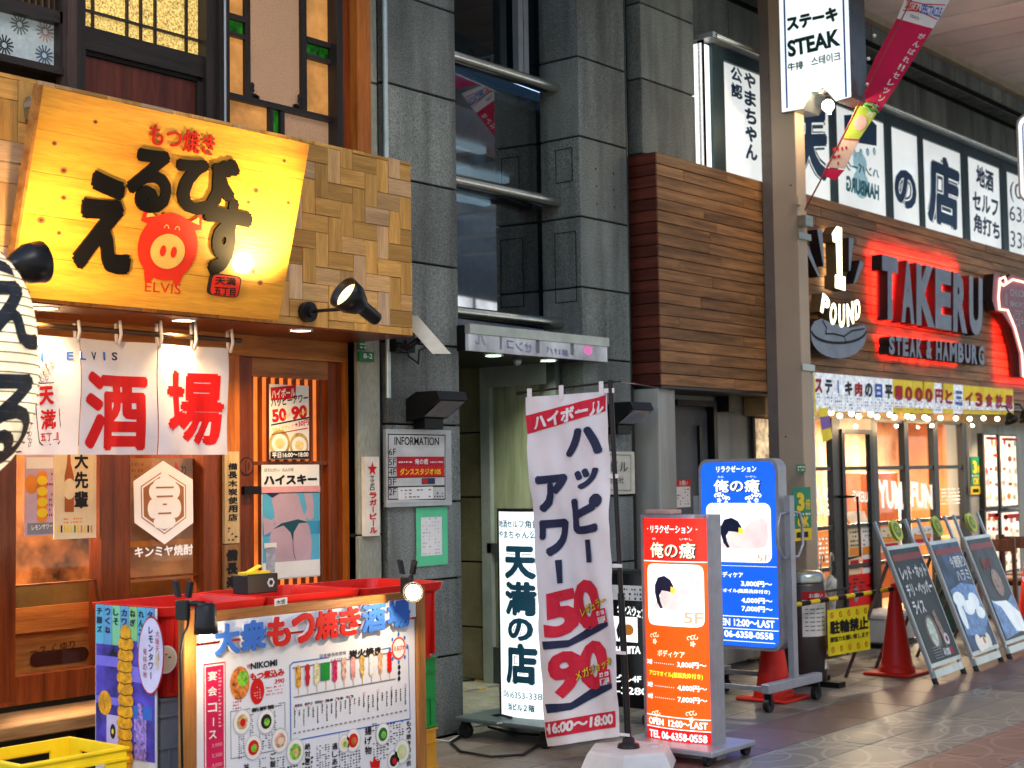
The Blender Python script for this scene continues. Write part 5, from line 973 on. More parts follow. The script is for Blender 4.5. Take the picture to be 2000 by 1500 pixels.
def relax(P, fr, ft, b, cw, hwX, zq_, wdX, mir=False):
    ft('リラクゼーション', LW_, .14, .03, .80, .065, .02); fr(LCRM, .07, .045, .09, .05); fr(LCRM, .85, .045, .87, .05); ft('おれ', LW_, .17, .085, .23, .095, .0); ft('いやし', LW_, .62, .085, .80, .095, .0)
    ft('俺の癒', RIM, .14, .108, .86, .178, .03, .0035); ft('俺の癒', LCRM, .13, .105, .84, .174, .02, .0055)
b = B(); relax(P4, fr, ft, b, 0, hw, zq, wd4); fr(LW_, .0, .187, 1, .191)
uc_ = 0; zc = zq(.335); hx_, hz_ = hw * .88, H4 * .135
b.upoly(P4, [(uc_ + hx_ * math.copysign(abs(math.cos(a)) ** .2, math.cos(a)), zc + hz_ * math.copysign(abs(math.sin(a)) ** .2, math.sin(a))) for a in [i * math.pi / 16 + .05 for i in range(32)]], LW_, .003)
PKL = mat('pale_pink_lit', (.92, .72, .68), .4, emit=.55); HAIR = mat('hair_print', (.03, .035, .09), .4)
def lady(P, A, sX, sZ, b, o=.0045):
    pt_ = lambda pts: [(A[0] + x * sX, A[1] + z * sZ) for x, z in pts]
    b.upoly(P, pt_([(-.75, -.42), (-.62, -.2), (-.42, -.02), (-.15, .02), (.05, .2), (.35, .5), (.7, .62), (.9, .5), (.93, -.1), (.8, -.4), (.2, -.5)]), PKL, o); b.upoly(P, pt_([(-.5, .1), (-.42, -.22), (-.28, -.34), (-.1, -.2), (0, .05), (-.2, .2)]), mat('face_tone_lit', (.92, .68, .62), .4, emit=.6), o + .0006); b.upoly(P, pt_([(-.68, .30), (-.55, .55), (-.3, .62), (-.08, .5), (.04, .28), (.0, .08), (-.18, .12), (-.4, .14), (-.5, -.02), (-.47, -.22), (-.38, -.42), (-.46, -.46), (-.6, -.25), (-.68, .05)]), HAIR, o + .0014)
    b.upoly(P, pt_([(-.06, .28), (.10, .22), (.06, .04), (-.07, .08)]), LYEL, o + .002)
lady(P4, (0, zq(.335)), hx_, hz_, b); ft('5F', mat('gold_outline', (.75, .5, .3), .4, emit=.5), .66, .405, .93, .455, .03, .006)
def swirl(P, u, v, s_, m, o=.004, fl=1):
    for k in range(3):
        pts = [(u + fl * s_ * (.5 * k + (.35 - .03 * j) * math.cos(j * .6 + k)), v + s_ * ((.35 - .03 * j) * math.sin(j * .6 + k) + .1 * k)) for j in range(9)]; b.stroke(P, pts, s_ * .09, m, o, px=False)
    for j in range(5): b.udisc(P, u + fl * s_ * (.5 + .22 * math.cos(j * 1.257)), v - s_ * .6 + s_ * .22 * math.sin(j * 1.257), s_ * .16, s_ * .11, m, o, 8, j * 1.257)
for (xx, kk, fl) in ((.12, .52, 1), (.72, .52, 1), (.12, .86, 1), (.68, .845, 1)): swirl(P4, -hw + wd4 * xx, zq(kk), .045, LCRM, fl=fl)
ft('ボディケア', LCRM, .22, .575, .66, .605, .02); ft('アロマオイル(鼠蹊洗体付き)', LYEL, .06, .668, .9, .695, .03)
for t, p, k in (('30分', '3,000円～', .62), ('30分', '4,000円～', .72), ('60分', '7,000円～', .77)): ft(t, LW_, .02, k, .12, k + .024, .03); ft(p, LW_, .54, k, .95, k + .027, .03); [fr(LW_, .16 + j * .035, k + .013, .17 + j * .035, k + .017) for j in range(10)]
fr(LW_, 0, .862, 1, .866); ft('OPEN  12:00～LAST', LW_, .03, .875, .95, .905, .03); fr(LW_, 0, .912, 1, .916); ft('TEL 06-6358-0558', LW_, .04, .928, .94, .962, .03); fr(LW_, 0, .97, 1, .973); b.build('lettering', s4)
B().bbox(X4 - .2, X4 + .25, yc4 - hw - .12, yc4 + hw + .1, .05, .08, FRM, .006).box(X4 + .02, X4 + .1, yc4 - .12, yc4 + .12, .08, z0 - .04, FRM).build('base', s4)
for sx in (-.17, .22):
    for sy in (-.28, .26): B().cyl((X4 + sx, yc4 + sy - .015, .035), (X4 + sx, yc4 + sy + .015, .035), .035, BLACKP).box(X4 + sx - .02, X4 + sx + .02, yc4 + sy - .02, yc4 + sy + .02, .03, .06, BLACKM).build('castor', s4)
B().bbox(X4 - .0, X4 + .1, yc4 + .02, yc4 + .2, z1 + .02, z1 + .045, mat('pinkish_box', (.6, .36, .3), .5), .004).build('top_box', s4)
# 5) blue lit sign in a wheeled frame
X5 = 8.75; P5_ = PlX(X5); yl = P5_.hit(1368, 1100)[0]; yr_ = P5_.hit(1524, 1100)[0]; wd5 = abs(yl - yr_); yc5 = -(yl + yr_) / 2; z0 = P5_.hit(1445, 1268)[1]; z1 = P5_.hit(1445, 896)[1]; hw5 = wd5 / 2; H5 = z1 - z0
s5 = thing('wheeled_sign', 'lit blue sign with rounded corners in a grey wheeled frame', 'lighted sign', (X5, yc5, 0)); zc = (z0 + z1) / 2
def rrect(hx, hz, r=.07, n=6, uc=0, vc=0):
    pts = []
    for (sx, sz, a0) in ((1, 1, 0), (-1, 1, 90), (-1, -1, 180), (1, -1, 270)):
        for i in range(n + 1): a = math.radians(a0 + 90 * i / n); pts.append((uc + sx * (hx - r) + r * math.cos(a), vc + sz * (hz - r) + r * math.sin(a)))
    return pts
PB5 = Plane((X5, yc5, 0), (0, -1, 0), (0, 0, 1)); B().prism(PB5, rrect(hw5, H5 / 2, .075, 6, 0, zc), -.11, .0, FRM, px=False).build('case', s5)
LBLU = mat('lightbox_blue', (.01, .10, .75), .3, emit=.9, var=.1, ns=2)
b = B(); b.upoly(PB5, rrect(hw5 - .022, H5 / 2 - .022, .06, 6, 0, zc), LBLU, .003); b.build('lit_face', s5)
hw_ = hw5 - .022; wd_ = 2 * hw_; zq5 = lambda k: (z1 - .022) - (H5 - .044) * k
def fr(m, x0, k0, x1, k1, out=.006): b.upoly(PB5, [(-hw_ + wd_ * x0, zq5(k1)), (-hw_ + wd_ * x1, zq5(k1)), (-hw_ + wd_ * x1, zq5(k0)), (-hw_ + wd_ * x0, zq5(k0))], m, out)
def ft(t, m, x0, k0, x1, k1, bold=.02, out=.007): b.text(PB5, t, m, uv=(-hw_ + wd_ * x0, zq5(k1), -hw_ + wd_ * x1, zq5(k0)), bold=bold, out=out)
b = B(); ft('リラクゼーション', LW_, .22, .02, .76, .055, .02); ft('おれ', LW_, .24, .075, .32, .085, 0); ft('いやし', LW_, .62, .075, .76, .085, 0); ft('俺の癒', RIM, .19, .098, .82, .168, .03, .0065); ft('俺の癒', LW_, .18, .095, .80, .165, .02, .0085)
for s_ in (-1, 1): swirl(PB5, s_ * .17, zq5(.185), .05, LW_, .007, -s_); swirl(PB5, s_ * .07, zq5(.2), .04, LW_, .007, s_)
b.upoly(PB5, rrect(hw_ * .87, H5 * .155, .05, 6, 0, zq5(.385)), LW_, .006); lady(PB5, (.02, zq5(.40)), hw_ * .8, H5 * .15, b, .008); ft('5F', mat('gold_outline', (0, 0, 0)), .74, .50, .92, .54, .02, .009)
ft('ボディケア', LW_, .2, .60, .55, .63, .02); ft('アロマオイル(鼠蹊洗体付き)', LW_, .08, .69, .9, .715, .02)
for t, p, k in (('30分', '3,000円～', .645), ('30分', '4,000円～', .735), ('60分', '7,000円～', .78)): ft(t, LW_, .04, k, .16, k + .024, .03); ft(p, LW_, .52, k, .93, k + .032, .03)
fr(LW_, 0, .565, 1, .567); fr(LW_, 0, .838, 1, .842); ft('OPEN 12:00～LAST', LW_, .1, .853, .95, .893, .03); fr(LW_, 0, .905, 1, .909); ft('TEL 06-6358-0558', LW_, .06, .918, .93, .955, .03); fr(LW_, .05, .972, .95, .975); b.build('lettering', s5)
yR = yc5 - hw5 - .045; yLf = yc5 + hw5 + .045
for y, dx in ((yR, 0), (yLf, 0)): B().box(X5 + .03, X5 + .09, y - .02, y + .02, .15, z1 - .25, FRM).build('upright', s5)
for y in (yR, yLf):
    B().bbox(X5 - .32, X5 + .40, y - .03, y + .03, .12, .18, FRM, .004).build('foot_bar', s5)
    for x in (X5 - .28, X5 + .36): B().cyl((x, y - .018, .045), (x, y + .018, .045), .045, BLACKP).box(x - .012, x + .012, y - .025, y + .025, .045, .12, BLACKM).build('castor', s5)
B().box(X5 - .3, X5 - .27, yR, yLf, .13, .16, FRM).box(X5 + .32, X5 + .35, yR, yLf, .13, .16, FRM).build('cross_rail', s5)
for s_ in (-1, 1): B().tube([(X5 - .0 + .06 + s_ * .03, yR, z1 - .36), (X5 + .06 + s_ * .13, yR, z1 - .37), (X5 + .06 + s_ * .17, yR, z1 - .46), (X5 + .06 + s_ * .17, yR, z1 - .58), (X5 + .06 + s_ * .1, yR, z1 - .66), (X5 + .06, yR, z1 - .66)], .011, FRM).build('handle', s5)
# cables on the floor
solo(B().tube([PZ(846, 1400, .03), PZ(875, 1412, .02), PZ(900, 1437, .015), PZ(880, 1450, .012), PZ(900, 1468, .012), PZ(960, 1478, .012), PZ(1020, 1474, .012), PZ(1060, 1450, .012), PZ(1062, 1436, .012), PZ(1000, 1432, .02), PZ(955, 1420, .05), PZ(944, 1400, .1), PZ(975, 1396, .14), PZ(1000, 1402, .13)], .008, BLACKP, 7), 'black_power_cable', 'black power cable looping on the paving below the white column sign', 'cable')
solo(B().tube([PZ(848, 1444, .012), PZ(878, 1448, .012), PZ(905, 1432, .012), PZ(925, 1420, .03), PZ(980, 1412, .13)], .005, mat('white_cable', (.6, .6, .58), .5), 6), 'white_power_cable', 'white power cable beside the black one on the paving', 'cable')
# ================= TUBS, CRATES, MENU BOARD =================
TUB = mat('red_tub_plastic', (.62, .015, .01), .32, var=.08, coat=.2)
def rrect_xy(hx, hy, r, n=4):
    pts = []
    for (sx, sy, a0) in ((1, 1, 0), (-1, 1, 90), (-1, -1, 180), (1, -1, 270)):
        for i in range(n + 1): a = math.radians(a0 + 90 * i / n); pts.append((sx * (hx - r) + r * math.cos(a), sy * (hy - r) + r * math.sin(a)))
    return pts
def tub(x, y, z, L_, W_, H_, label):
    t = thing('plastic_tub', label, 'tub', (x, y, z), 'red plastic tubs behind the menu board'); c = Vector((x, y, z))
    rings = [(L_ / 2 * .86, W_ / 2 * .86, 0), (L_ / 2 * .93, W_ / 2 * .93, H_ * .86), (L_ / 2 * .96, W_ / 2 * .96, H_ * .88), (L_ / 2, W_ / 2, H_ * .9), (L_ / 2 + .008, W_ / 2 + .008, H_), (L_ / 2 - .012, W_ / 2 - .012, H_), (L_ / 2 * .92, W_ / 2 * .92, H_ * .85), (L_ / 2 * .84, W_ / 2 * .84, .012)]
    V = []; n = 20
    for hx, hy, zz_ in rings: V += [c + Vector((a, b_, zz_)) for a, b_ in rrect_xy(hx, hy, .05)]
    F = [(r * n + i, r * n + (i + 1) % n, (r + 1) * n + (i + 1) % n, (r + 1) * n + i) for r in range(len(rings) - 1) for i in range(n)] + [tuple(range(n))[::-1], tuple(range((len(rings) - 1) * n, len(rings) * n))]
    B().add(V, F, TUB).build('body', t); b = B()
    for k in range(7):
        xx = x - L_ / 2 * .75 + k * L_ * .75 / 6; b.box(xx - .004, xx + .004, y - W_ / 2 * .955, y - W_ / 2 * .84, z + .02, z + H_ * .86, TUB)
    for k in range(5): yy = y - W_ * .3 + k * W_ * .15; b.box(x - L_ / 2 * .955, x - L_ / 2 * .84, yy - .004, yy + .004, z + .02, z + H_ * .86, TUB)
    b.build('rib', t); return t
XT, YT, ZTB = 3.71, 5.10, .68
for k, (dx, dz, lab) in enumerate(((0, 0, 'red plastic tub at the left end of the row behind the menu board'), (.55, .003, 'red plastic tub in the middle of the row behind the menu board'), (1.10, .0, 'red plastic tub at the right end of the row beside the bare bulb'))): tub(XT + .265 + dx, YT - dx * .02, ZTB + dz, .54, .50, .36, lab)
def crate(x, y, z, L_, W_, H_, m, name, label, grp, rz=0, g0=.42, g1=.8):
    t = thing(name, label, 'crate', (x, y, z), grp); b = B(); th = .012
    for (x0, x1, y0, y1) in ((-L_ / 2, L_ / 2, -W_ / 2, -W_ / 2 + th), (-L_ / 2, L_ / 2, W_ / 2 - th, W_ / 2), (-L_ / 2, -L_ / 2 + th, -W_ / 2 + th, W_ / 2 - th), (L_ / 2 - th, L_ / 2, -W_ / 2 + th, W_ / 2 - th)):
        lx = (x1 - x0) > (y1 - y0)
        b.box(x + x0, x + x1, y + y0, y + y1, z + H_ * g1, z + H_, m); b.box(x + x0, x + x1, y + y0, y + y1, z, z + H_ * g0, m)
        for q in (0, 1):
            if lx: a = x0 if q == 0 else x1 - L_ * .2; b.box(x + a, x + a + L_ * .2, y + y0, y + y1, z + H_ * g0, z + H_ * g1, m)
            else: a = y0 if q == 0 else y1 - W_ * .2; b.box(x + x0, x + x1, y + a, y + a + W_ * .2, z + H_ * g0, z + H_ * g1, m)
    b.box(x - L_ / 2 + th, x + L_ / 2 - th, y - W_ / 2 + th, y + W_ / 2 - th, z, z + .01, m)
    b.build('body', t)
    r = B()
    for hz in (0.0, g0 - .02, g1 - .02, .97):
        e = .008; zz0, zz1 = z + H_ * hz, z + H_ * hz + .009
        r.box(x - L_ / 2 - e, x + L_ / 2 + e, y - W_ / 2 - e, y - W_ / 2 - .0005, zz0, zz1, m).box(x - L_ / 2 - e, x + L_ / 2 + e, y + W_ / 2 + .0005, y + W_ / 2 + e, zz0, zz1, m)
        r.box(x - L_ / 2 - e, x - L_ / 2 - .0005, y - W_ / 2, y + W_ / 2, zz0, zz1, m).box(x + L_ / 2 + .0005, x + L_ / 2 + e, y - W_ / 2, y + W_ / 2, zz0, zz1, m)
    for k in range(6):
        xx = x - L_ / 2 + (k + .5) * L_ / 6; r.box(xx - .004, xx + .004, y - W_ / 2 - .007, y - W_ / 2, z + .01, z + H_ * .4, m)
    for k in range(4): yy = y - W_ / 2 + (k + .5) * W_ / 4; r.box(x - L_ / 2 - .007, x - L_ / 2, yy - .004, yy + .004, z + .01, z + H_ * .4, m)
    r.build('rib', t)
    if rz: t.rotation_euler[2] = rz
    return t
GC = mat('grey_crate_plastic', (.2, .22, .26), .4, var=.08); GNC = mat('green_crate_plastic', (.02, .30, .06), .38, var=.08); YC = mat('yellow_crate_plastic', (.85, .62, .015), .35, var=.06); BCr = mat('orange_crate_plastic', (.75, .35, .03), .4)
crate(XT + .245, YT, .34, .46, .40, .335, GC, 'bottle_crate', 'grey crate directly under the left red tub', 'stacked crates behind the menu board'); crate(XT + .245, YT, 0, .46, .40, .335, GC, 'bottle_crate', 'lowest grey crate of the stack under the left red tub', 'stacked crates behind the menu board')
crate(XT + .745, YT - .06, .34, .46, .40, .335, GC, 'bottle_crate', 'grey crate under the middle red tub', 'stacked crates behind the menu board'); crate(XT + .745, YT - .06, 0, .46, .40, .335, GC, 'bottle_crate', 'lowest grey crate under the middle red tub', 'stacked crates behind the menu board')
crate(XT + 1.385, YT - .02, .35, .46, .40, .33, GNC, 'bottle_crate', 'green crate under the right red tub', 'stacked crates behind the menu board'); crate(XT + 1.385, YT - .02, .02, .46, .40, .325, BCr, 'bottle_crate', 'orange yellow crate at the bottom of the right stack', 'stacked crates behind the menu board')
pc = PZ(95, 1462, .42); crate(3.31, 5.06, .16, .46, .38, .36, YC, 'bottle_crate', 'yellow empty crate at the lower left corner', None, 0, .66, .88)
solo(B().bbox(3.05, 3.58, 4.84, 5.28, 0, .158, mat('dark_pallet', (.04, .04, .045), .7), .01), 'pallet', 'dark low pallet under the yellow crate', 'pallet')
# black little box on the tubs
t_ = thing('condiment_box', 'small black box with yellow slips standing on the red tub rim', 'box', PZ(499, 1158, 1.04)); c = BASE[t_]
B().bbox(c.x - .09, c.x + .09, c.y - .05, c.y + .05, c.z, c.z + .085, BLACKP, .004).build('body', t_); B().obox(c + Vector((-.07, -.02, .08)), (.1, .01, .035), (.0, .03, .004), (0, 0, .004), YELP).box(c.x - .075, c.x + .06, c.y - .03, c.y + .03, c.z + .08, c.z + .095, YELP).build('slip', t_)
u = Plane((0, c.y - .051, 0), (1, 0, 0), (0, 0, 1)); b = B(); b.udisc(u, c.x + .045, c.z + .045, .022, .022, mat('pale_emblem', (.4, .5, .6), .5), .001, 6); b.udisc(u, c.x + .045, c.z + .045, .012, .012, BLK, .002, 6); b.build('emblem', t_)
# lemon tower standing poster: plane facing left
XPp = XT - .035; PPo = PlX(XPp); t_ = thing('standing_poster', 'purple photo board of a tall lemon tower drink at the left end of the tubs', 'poster board', (XPp, PPo.px(250, 1450).y, 0))
r0 = PPo.hit(187, 1178); r1 = PPo.hit(304, 1192); zt_ = (r0[1] + r1[1]) / 2; uL, uR = r0[0], r1[0]; PUR = mat('purple_photo', (.06, .04, .32), .4, var=.7, ns=7, emit=.1)
B().uslab(PPo, uL, .05, uR, zt_, -.008, 0, WHT).build('board', t_)
b = B(); Wp = uR - uL; X = lambda k: uL + Wp * k; Z = lambda y: PPo.hit(245, y)[1]
def ur(k0, y0, k1, y1, m, o=.001): b.upoly(PPo, [(X(k0), Z(y1)), (X(k1), Z(y1)), (X(k1), Z(y0)), (X(k0), Z(y0))], m, o)
ur(.01, 1184, .99, 1480, PUR); SL = [CYANP, mat('slip_blue', (.12, .35, .6), .5), mat('slip_green', (.2, .55, .3), .5), mat('slip_blue', (0, 0, 0)), mat('slip_lime', (.25, .55, .2), .5), CYANP, mat('slip_blue', (0, 0, 0))]
for k in range(7): ur(.01 + k * .14, 1184, .145 + k * .14, 1262 if k != 4 else 1250, SL[k], .0015)
for k, s_ in enumerate(('チーズ', 'つくね', 'しそ', 'カワ', 'ねぎ', 'れんこん', 'タン')):
    for j, ch in enumerate(s_): b.text(PPo, ch, NAVY, uv=(X(.03 + k * .14), Z(1204 + j * 18), X(.12 + k * .14), Z(1190 + j * 18)), bold=.04, out=.003)
VIO = mat('violet_blue', (.15, .12, .55), .4, emit=.15); ur(.02, 1285, .4, 1305, VIO, .002); ur(.5, 1300, .95, 1330, VIO, .002); ur(.02, 1365, .45, 1380, VIO, .002); ur(.6, 1375, .95, 1400, BLUEP, .002)
LEM = mat('lemon_yellow', (.75, .34, .01), .4, var=.3, ns=40)
b.udisc(PPo, X(.17), Z(1378), .045, .05, LEM, .003); b.stroke(PPo, [(X(.15), Z(1362)), (X(.17), Z(1390))], .004, BR, .0035, px=False)
ur(.2, 1400, .42, 1470, mat('lilac_glass', (.5, .42, .62), .4), .003); b.udisc(PPo, X(.31), Z(1432), .018, .03, BLK, .004); b.udisc(PPo, X(.31), Z(1432), .008, .012, YELP, .005, 5)
ur(.66, 1400, .86, 1480, mat('bottle_violet', (.3, .2, .55), .3, var=.8, ns=60), .003); ur(.72, 1370, .80, 1400, mat('bottle_violet', (0, 0, 0)), .003)
for k in range(20):
    zc_ = Z(1236) - k * .045; xo = .004 * math.sin(k * 1.3); b.udisc(PPo, X(.52) + xo, zc_, .052 if k else .034, .034, LEM, .0045 + .0002 * k, 14); b.stroke(PPo, [(X(.52) + xo - .04, zc_ - .018), (X(.52) + xo, zc_ - .026), (X(.52) + xo + .04, zc_ - .018)], .004, mat('lemon_edge', (.45, .14, .01), .5), .0047 + .0002 * k, px=False)
b.build('print', t_)
bu = PPo.hit(302, 1280); b = B(); b.udisc(PPo, bu[0] - .01, bu[1], .085, .155, REDD, .010, 28, -.05); b.udisc(PPo, bu[0] - .01, bu[1], .078, .148, mat('lilac_white', (.65, .6, .8), .5), .0115, 28, -.05)
for j, ch in enumerate('レモンタワー'): 
    if ch != 'ー': b.text(PPo, ch, NAVY, uv=(bu[0] - .022, bu[1] + .085 - j * .035, bu[0] + .006, bu[1] + .113 - j * .035), bold=.03, out=.013)
    else: b.upoly(PPo, [(bu[0] - .01, bu[1] + .083 - j * .035), (bu[0] - .005, bu[1] + .083 - j * .035), (bu[0] - .005, bu[1] + .11 - j * .035), (bu[0] - .01, bu[1] + .11 - j * .035)], NAVY, .013)
for j, ch in enumerate('大阪天満'): b.text(PPo, ch, REDD, uv=(bu[0] + .022, bu[1] + .075 - j * .03, bu[0] + .046, bu[1] + .1 - j * .03), bold=.0, out=.013)
for j, ch in enumerate('発祥の地'): b.text(PPo, ch, REDD, uv=(bu[0] - .058, bu[1] + .0 - j * .03, bu[0] - .034, bu[1] + .025 - j * .03), bold=.0, out=.013)
b.build('speech_bubble', t_)
PTf = PlY(YT - .262); t2 = thing('round_sticker', 'round white sticker on the side of the left red tub', 'sticker', PTf.px(325, 1300)); b = B(); b.disc(PTf, (322, 1288), .055, .055, PAPER, .006, 24); b.disc(PTf, (322, 1288), .048, .048, CREAM, .007, 24); b.dabs(PTf, (314, 1275, 332, 1286), 2, 3, BLK, .008); b.build('face', t2)
# menu board with wooden frame
YM = 4.62; PM = PlY(YM); mb = thing('menu_board', 'large white menu board in a wooden frame with blue and red title characters', 'menu board', (4.3, YM, 0))
xl, xr = PM.hit(383, 1300)[0], PM.hit(812, 1300)[0]; zt_ = 1.0; FRW = wood('frame_wood', (.34, .14, .035), (.18, .07, .016), .08, .45, 'z', coat=.2); FRX = wood('frame_wood_flat', (.34, .14, .035), (.18, .07, .016), .08, .45, 'x', coat=.2)
ztb = PM.hit(405, 1196)[1]; xfl = PM.hit(357, 1300)[0]
B().bbox(xfl, xl - .003, YM - .01, YM + .03, .0, ztb + .02, FRW, .003).build('post', mb); xr2 = PM.hit(829, 1300)[0]; B().bbox(xr + .003, xr2, YM - .01, YM + .03, 0, ztb + .02, FRW, .003).build('post', mb)
B().bbox(xl - .002, xr + .002, YM + .0, YM + .028, ztb - .04, ztb - .0, FRX, .003).build('top_bar', mb)
bz0, bz1 = .14, PM.hit(800, 1252)[1]; BW_ = mat('menu_white', (.66, .68, .74), .35, var=.03, coat=.3)
bz1 = PM.hit(390, 1262)[1]; B().box(xl, xr, YM + .005, YM + .02, bz0, bz1, BW_).build('menu_panel', mb)
hz0, hz1 = bz1 + .012, PM.hit(415, 1215)[1]; B().box(xl + .01, xr, YM - .004, YM + .012, hz0, hz1, BW_).build('header_panel', mb)
# title letters (cut-out characters standing proud)
tt = '大衆もつ焼き酒場'; px_ = [415, 466, 518, 566, 612, 658, 701, 751, 799]; PT_ = PlY(YM - .012)
for i, ch in enumerate(tt):
    a, c = px_[i] + 1, px_[i + 1] - 2; ya = 1221 - (a - 415) * .138; yb = 1283 - (a - 415) * .158; m_ = BLUEP if i in (0, 1, 6, 7) else REDP; sl_ = -(c - a) * .135
    b = B(); q = [(a, ya), (c, ya + sl_), (a, yb)]; b.text(PT_, ch, mat('letter_edge_white', (.75, .75, .78), .5), q=q, out=-.004, bold=.065, ext=.005); b.text(PT_, ch, m_, q=q, out=.007, bold=.04, ext=.004); b.build('title_letter', mb)
b = B(); bm_ = lambda x0, y0, x1, y1: (x0, y0, x1, y1)
def line(pts, w=.004, m=NAVY, closed=False): b.stroke(PM, pts, w, m, .001, closed)
PM = PlY(YM + .0045)
def t3(t, m, x0, y0, x1, y1, bold=.02, out=.0015, h=None):   # text whose box follows the board's slope at that height
    s_ = -(.115 + (y0 - 1200) * .00033); b.text(PM, t, m, q=[(x0, y0), (x1, y0 + (x1 - x0) * s_), (x0, y1)], bold=bold, out=out)
MAG = mat('magenta_print', (.55, .01, .08), .5)
b.poly(PM, [(397, 1297), (440, 1292), (441, 1500), (398, 1500)], MAG, .001); b.poly(PM, [(399, 1300), (438, 1295), (439, 1500), (400, 1500)], PAPER, .0016); b.poly(PM, [(401, 1303), (436, 1298), (437, 1500), (402, 1500)], MAG, .0022)
for ch, y in zip('宴会コ', (1310, 1340, 1372)): b.text(PM, ch, PAPER, q=[(405, y + 2), (423, y), (405, y + 20)], out=.003, bold=.02)
b.poly(PM, [(415, 1402), (417, 1402), (417, 1418), (415, 1418)], PAPER, .003); b.text(PM, 'ス', PAPER, q=[(407, 1428), (422, 1426), (407, 1444)], out=.003, bold=.02)
for t, y in (('3,000', 1453), ('3,500', 1473), ('4,000', 1492)): b.text(PM, t, PINKP, q=[(413, y), (433, y - 4), (413, y + 8)], out=.003)
b.dabs(PM, (425, 1306, 433, 1420), 16, 1, PINKP, .003, 1)
t3('NIKOMI', BLK, 489, 1295, 541, 1308, .04); t3('もつ煮込み', REDP, 488, 1314, 555, 1330, .05); t3('390', REDP, 536, 1327, 555, 1336, .02); t3('名物', REDP, 482, 1297, 488, 1306, .02)
FOOD = mat('stew_print', (.65, .2, .04), .5, var=.6, ns=50); GRF = mat('scallion_print', (.2, .5, .04), .5, var=.4, ns=60)
b.disc(PM, (468, 1334), .050, .066, FOOD, .0015); b.disc(PM, (474, 1325), .028, .032, GRF, .0025); b.disc(PM, (502, 1350), .037, .052, REDP, .0015); b.dabs(PM, (495, 1340, 510, 1364), 5, 3, PINKP, .0025, .8); b.dabs(PM, (519, 1340, 555, 1354), 3, 12, REDP, .0015, .7)
b.dabs(PM, (454, 1362, 472, 1384), 4, 4, REDP, .0015, .8)
t3('国産備長炭使用', NAVY, 624, 1278, 675, 1286, .0); t3('えるびすの', NAVY, 645, 1287, 676, 1294, .0); t3('炭火焼き', BLK, 681, 1270, 744, 1288, .06)
line([(566, 1300), (568, 1448), (801, 1404)], .005, BLUEP); line([(566, 1300), (572, 1294), (642, 1284)], .005, BLUEP); line([(746, 1268), (762, 1265)], .005, BLUEP); line([(794, 1258), (797, 1262), (801, 1404)], .004, BLUEP)
RB = mat('badge_red', (.7, .05, .03), .5); b.disc(PM, (778, 1266), .045, .05, RB, .002); b.disc(PM, (778, 1266), .037, .042, PAPER, .003); t3('えるびす', RB, 768, 1262, 789, 1272, .04, .004); 
for k in range(8): a = k * math.pi / 4; u, v = PM.hit(778, 1266); b.udisc(PM, u + .055 * math.cos(a), v + .06 * math.sin(a), .007, .01, BLUEP, .002, 6)
line([(572, 1305), (770, 1274)], .006, GRYP); line([(574, 1362), (772, 1326)], .006, GRYP)
SK = [(mat('skewer_a', (.65, .3, .03), .5, var=.6, ns=70)), REDD, mat('skewer_c', (.65, .6, .35), .5, var=.4, ns=60), mat('skewer_green', (.01, .22, .03), .5), mat('skewer_e', (.55, .02, .1), .5, var=.5, ns=70), mat('skewer_f', (.7, .4, .3), .5, var=.5, ns=60), mat('skewer_g', (.75, .3, .28), .5, var=.5, ns=60), mat('skewer_h', (.75, .45, .1), .5, var=.5, ns=60), mat('skewer_i', (.75, .68, .5), .5, var=.3, ns=60), mat('skewer_j', (.75, .4, .2), .5, var=.5, ns=60), REDP]
for k in range(11):
    x = 582 + k * 17.8; y = 1322 - k * 2.9; b.stroke(PM, [(x, y - 14), (x + 1, y + 34)], .004, mat('skewer_stick', (.55, .35, .15), .5), .0018)
    if k == 3: b.poly(PM, [(x - 10, y - 18), (x + 8, y - 21), (x + 8, y + 14), (x - 10, y + 17)], SK[k], .0028)
    else:
        for j in range(4): b.disc(PM, (x, y - 14 + j * 9), (.015, .011)[j % 2 if k % 2 else 0], .018, SK[k], .0026 + j * .0002, 10)
        if k == 8:
            for j in (0, 2): b.disc(PM, (x, y - 11 + j * 9), .013, .018, BW_, .0036, 10)
for j, y in enumerate((1303, 1314, 1325)): b.disc(PM, (779, y), .009, .011, BLK, .002, 12)
for k in range(6): x = 575 + k * 20; t3(('野菜串', '豚巻き', '野菜巻き', '鶏串', '豚串', '牛串')[k], BLK, x, 1376 - k * 3.4, x + 15, 1382 - k * 3.4, .02)
for k in range(25):
    x = 574 + k * 9; y = 1389 - k * 1.9
    if k % 3 == 0: b.disc(PM, (x + 2, y - 5), .007, .008, RB, .002, 10); b.disc(PM, (x + 2, y - 5), .005, .006, BW_, .003, 10)
    n_ = random.randint(3, 8)
    for j in range(n_): b.rec(PM, (x, y + j * 4.2, x + random.uniform(1.6, 3), y + j * 4.2 + random.uniform(1.8, 3)), BLK, .0015)
    b.rec(PM, (x - 1, 1431 - k * 1.85, x + 4, 1433 - k * 1.85), GRYP, .0015)
t3('新鮮第一', BLK, 491, 1383, 550, 1389 + 3, .04); line([(488, 1384), (450, 1390), (451, 1482), (557, 1462), (556, 1372), (544, 1374)], .003, GRYP)
def plate(x, y, m1, m2, r=.046, o=.0018): b.disc(PM, (x, y), r, r * 1.12, mat('plate_rim', (.5, .52, .55), .4), o); b.disc(PM, (x, y), r * .9, r, PAPER, o + .0008); b.disc(PM, (x, y), r * .62, r * .66, m1, o + .0016, 12); b.disc(PM, (x + 1, y + 1), r * .34, r * .36, m2, o + .0024, 8)
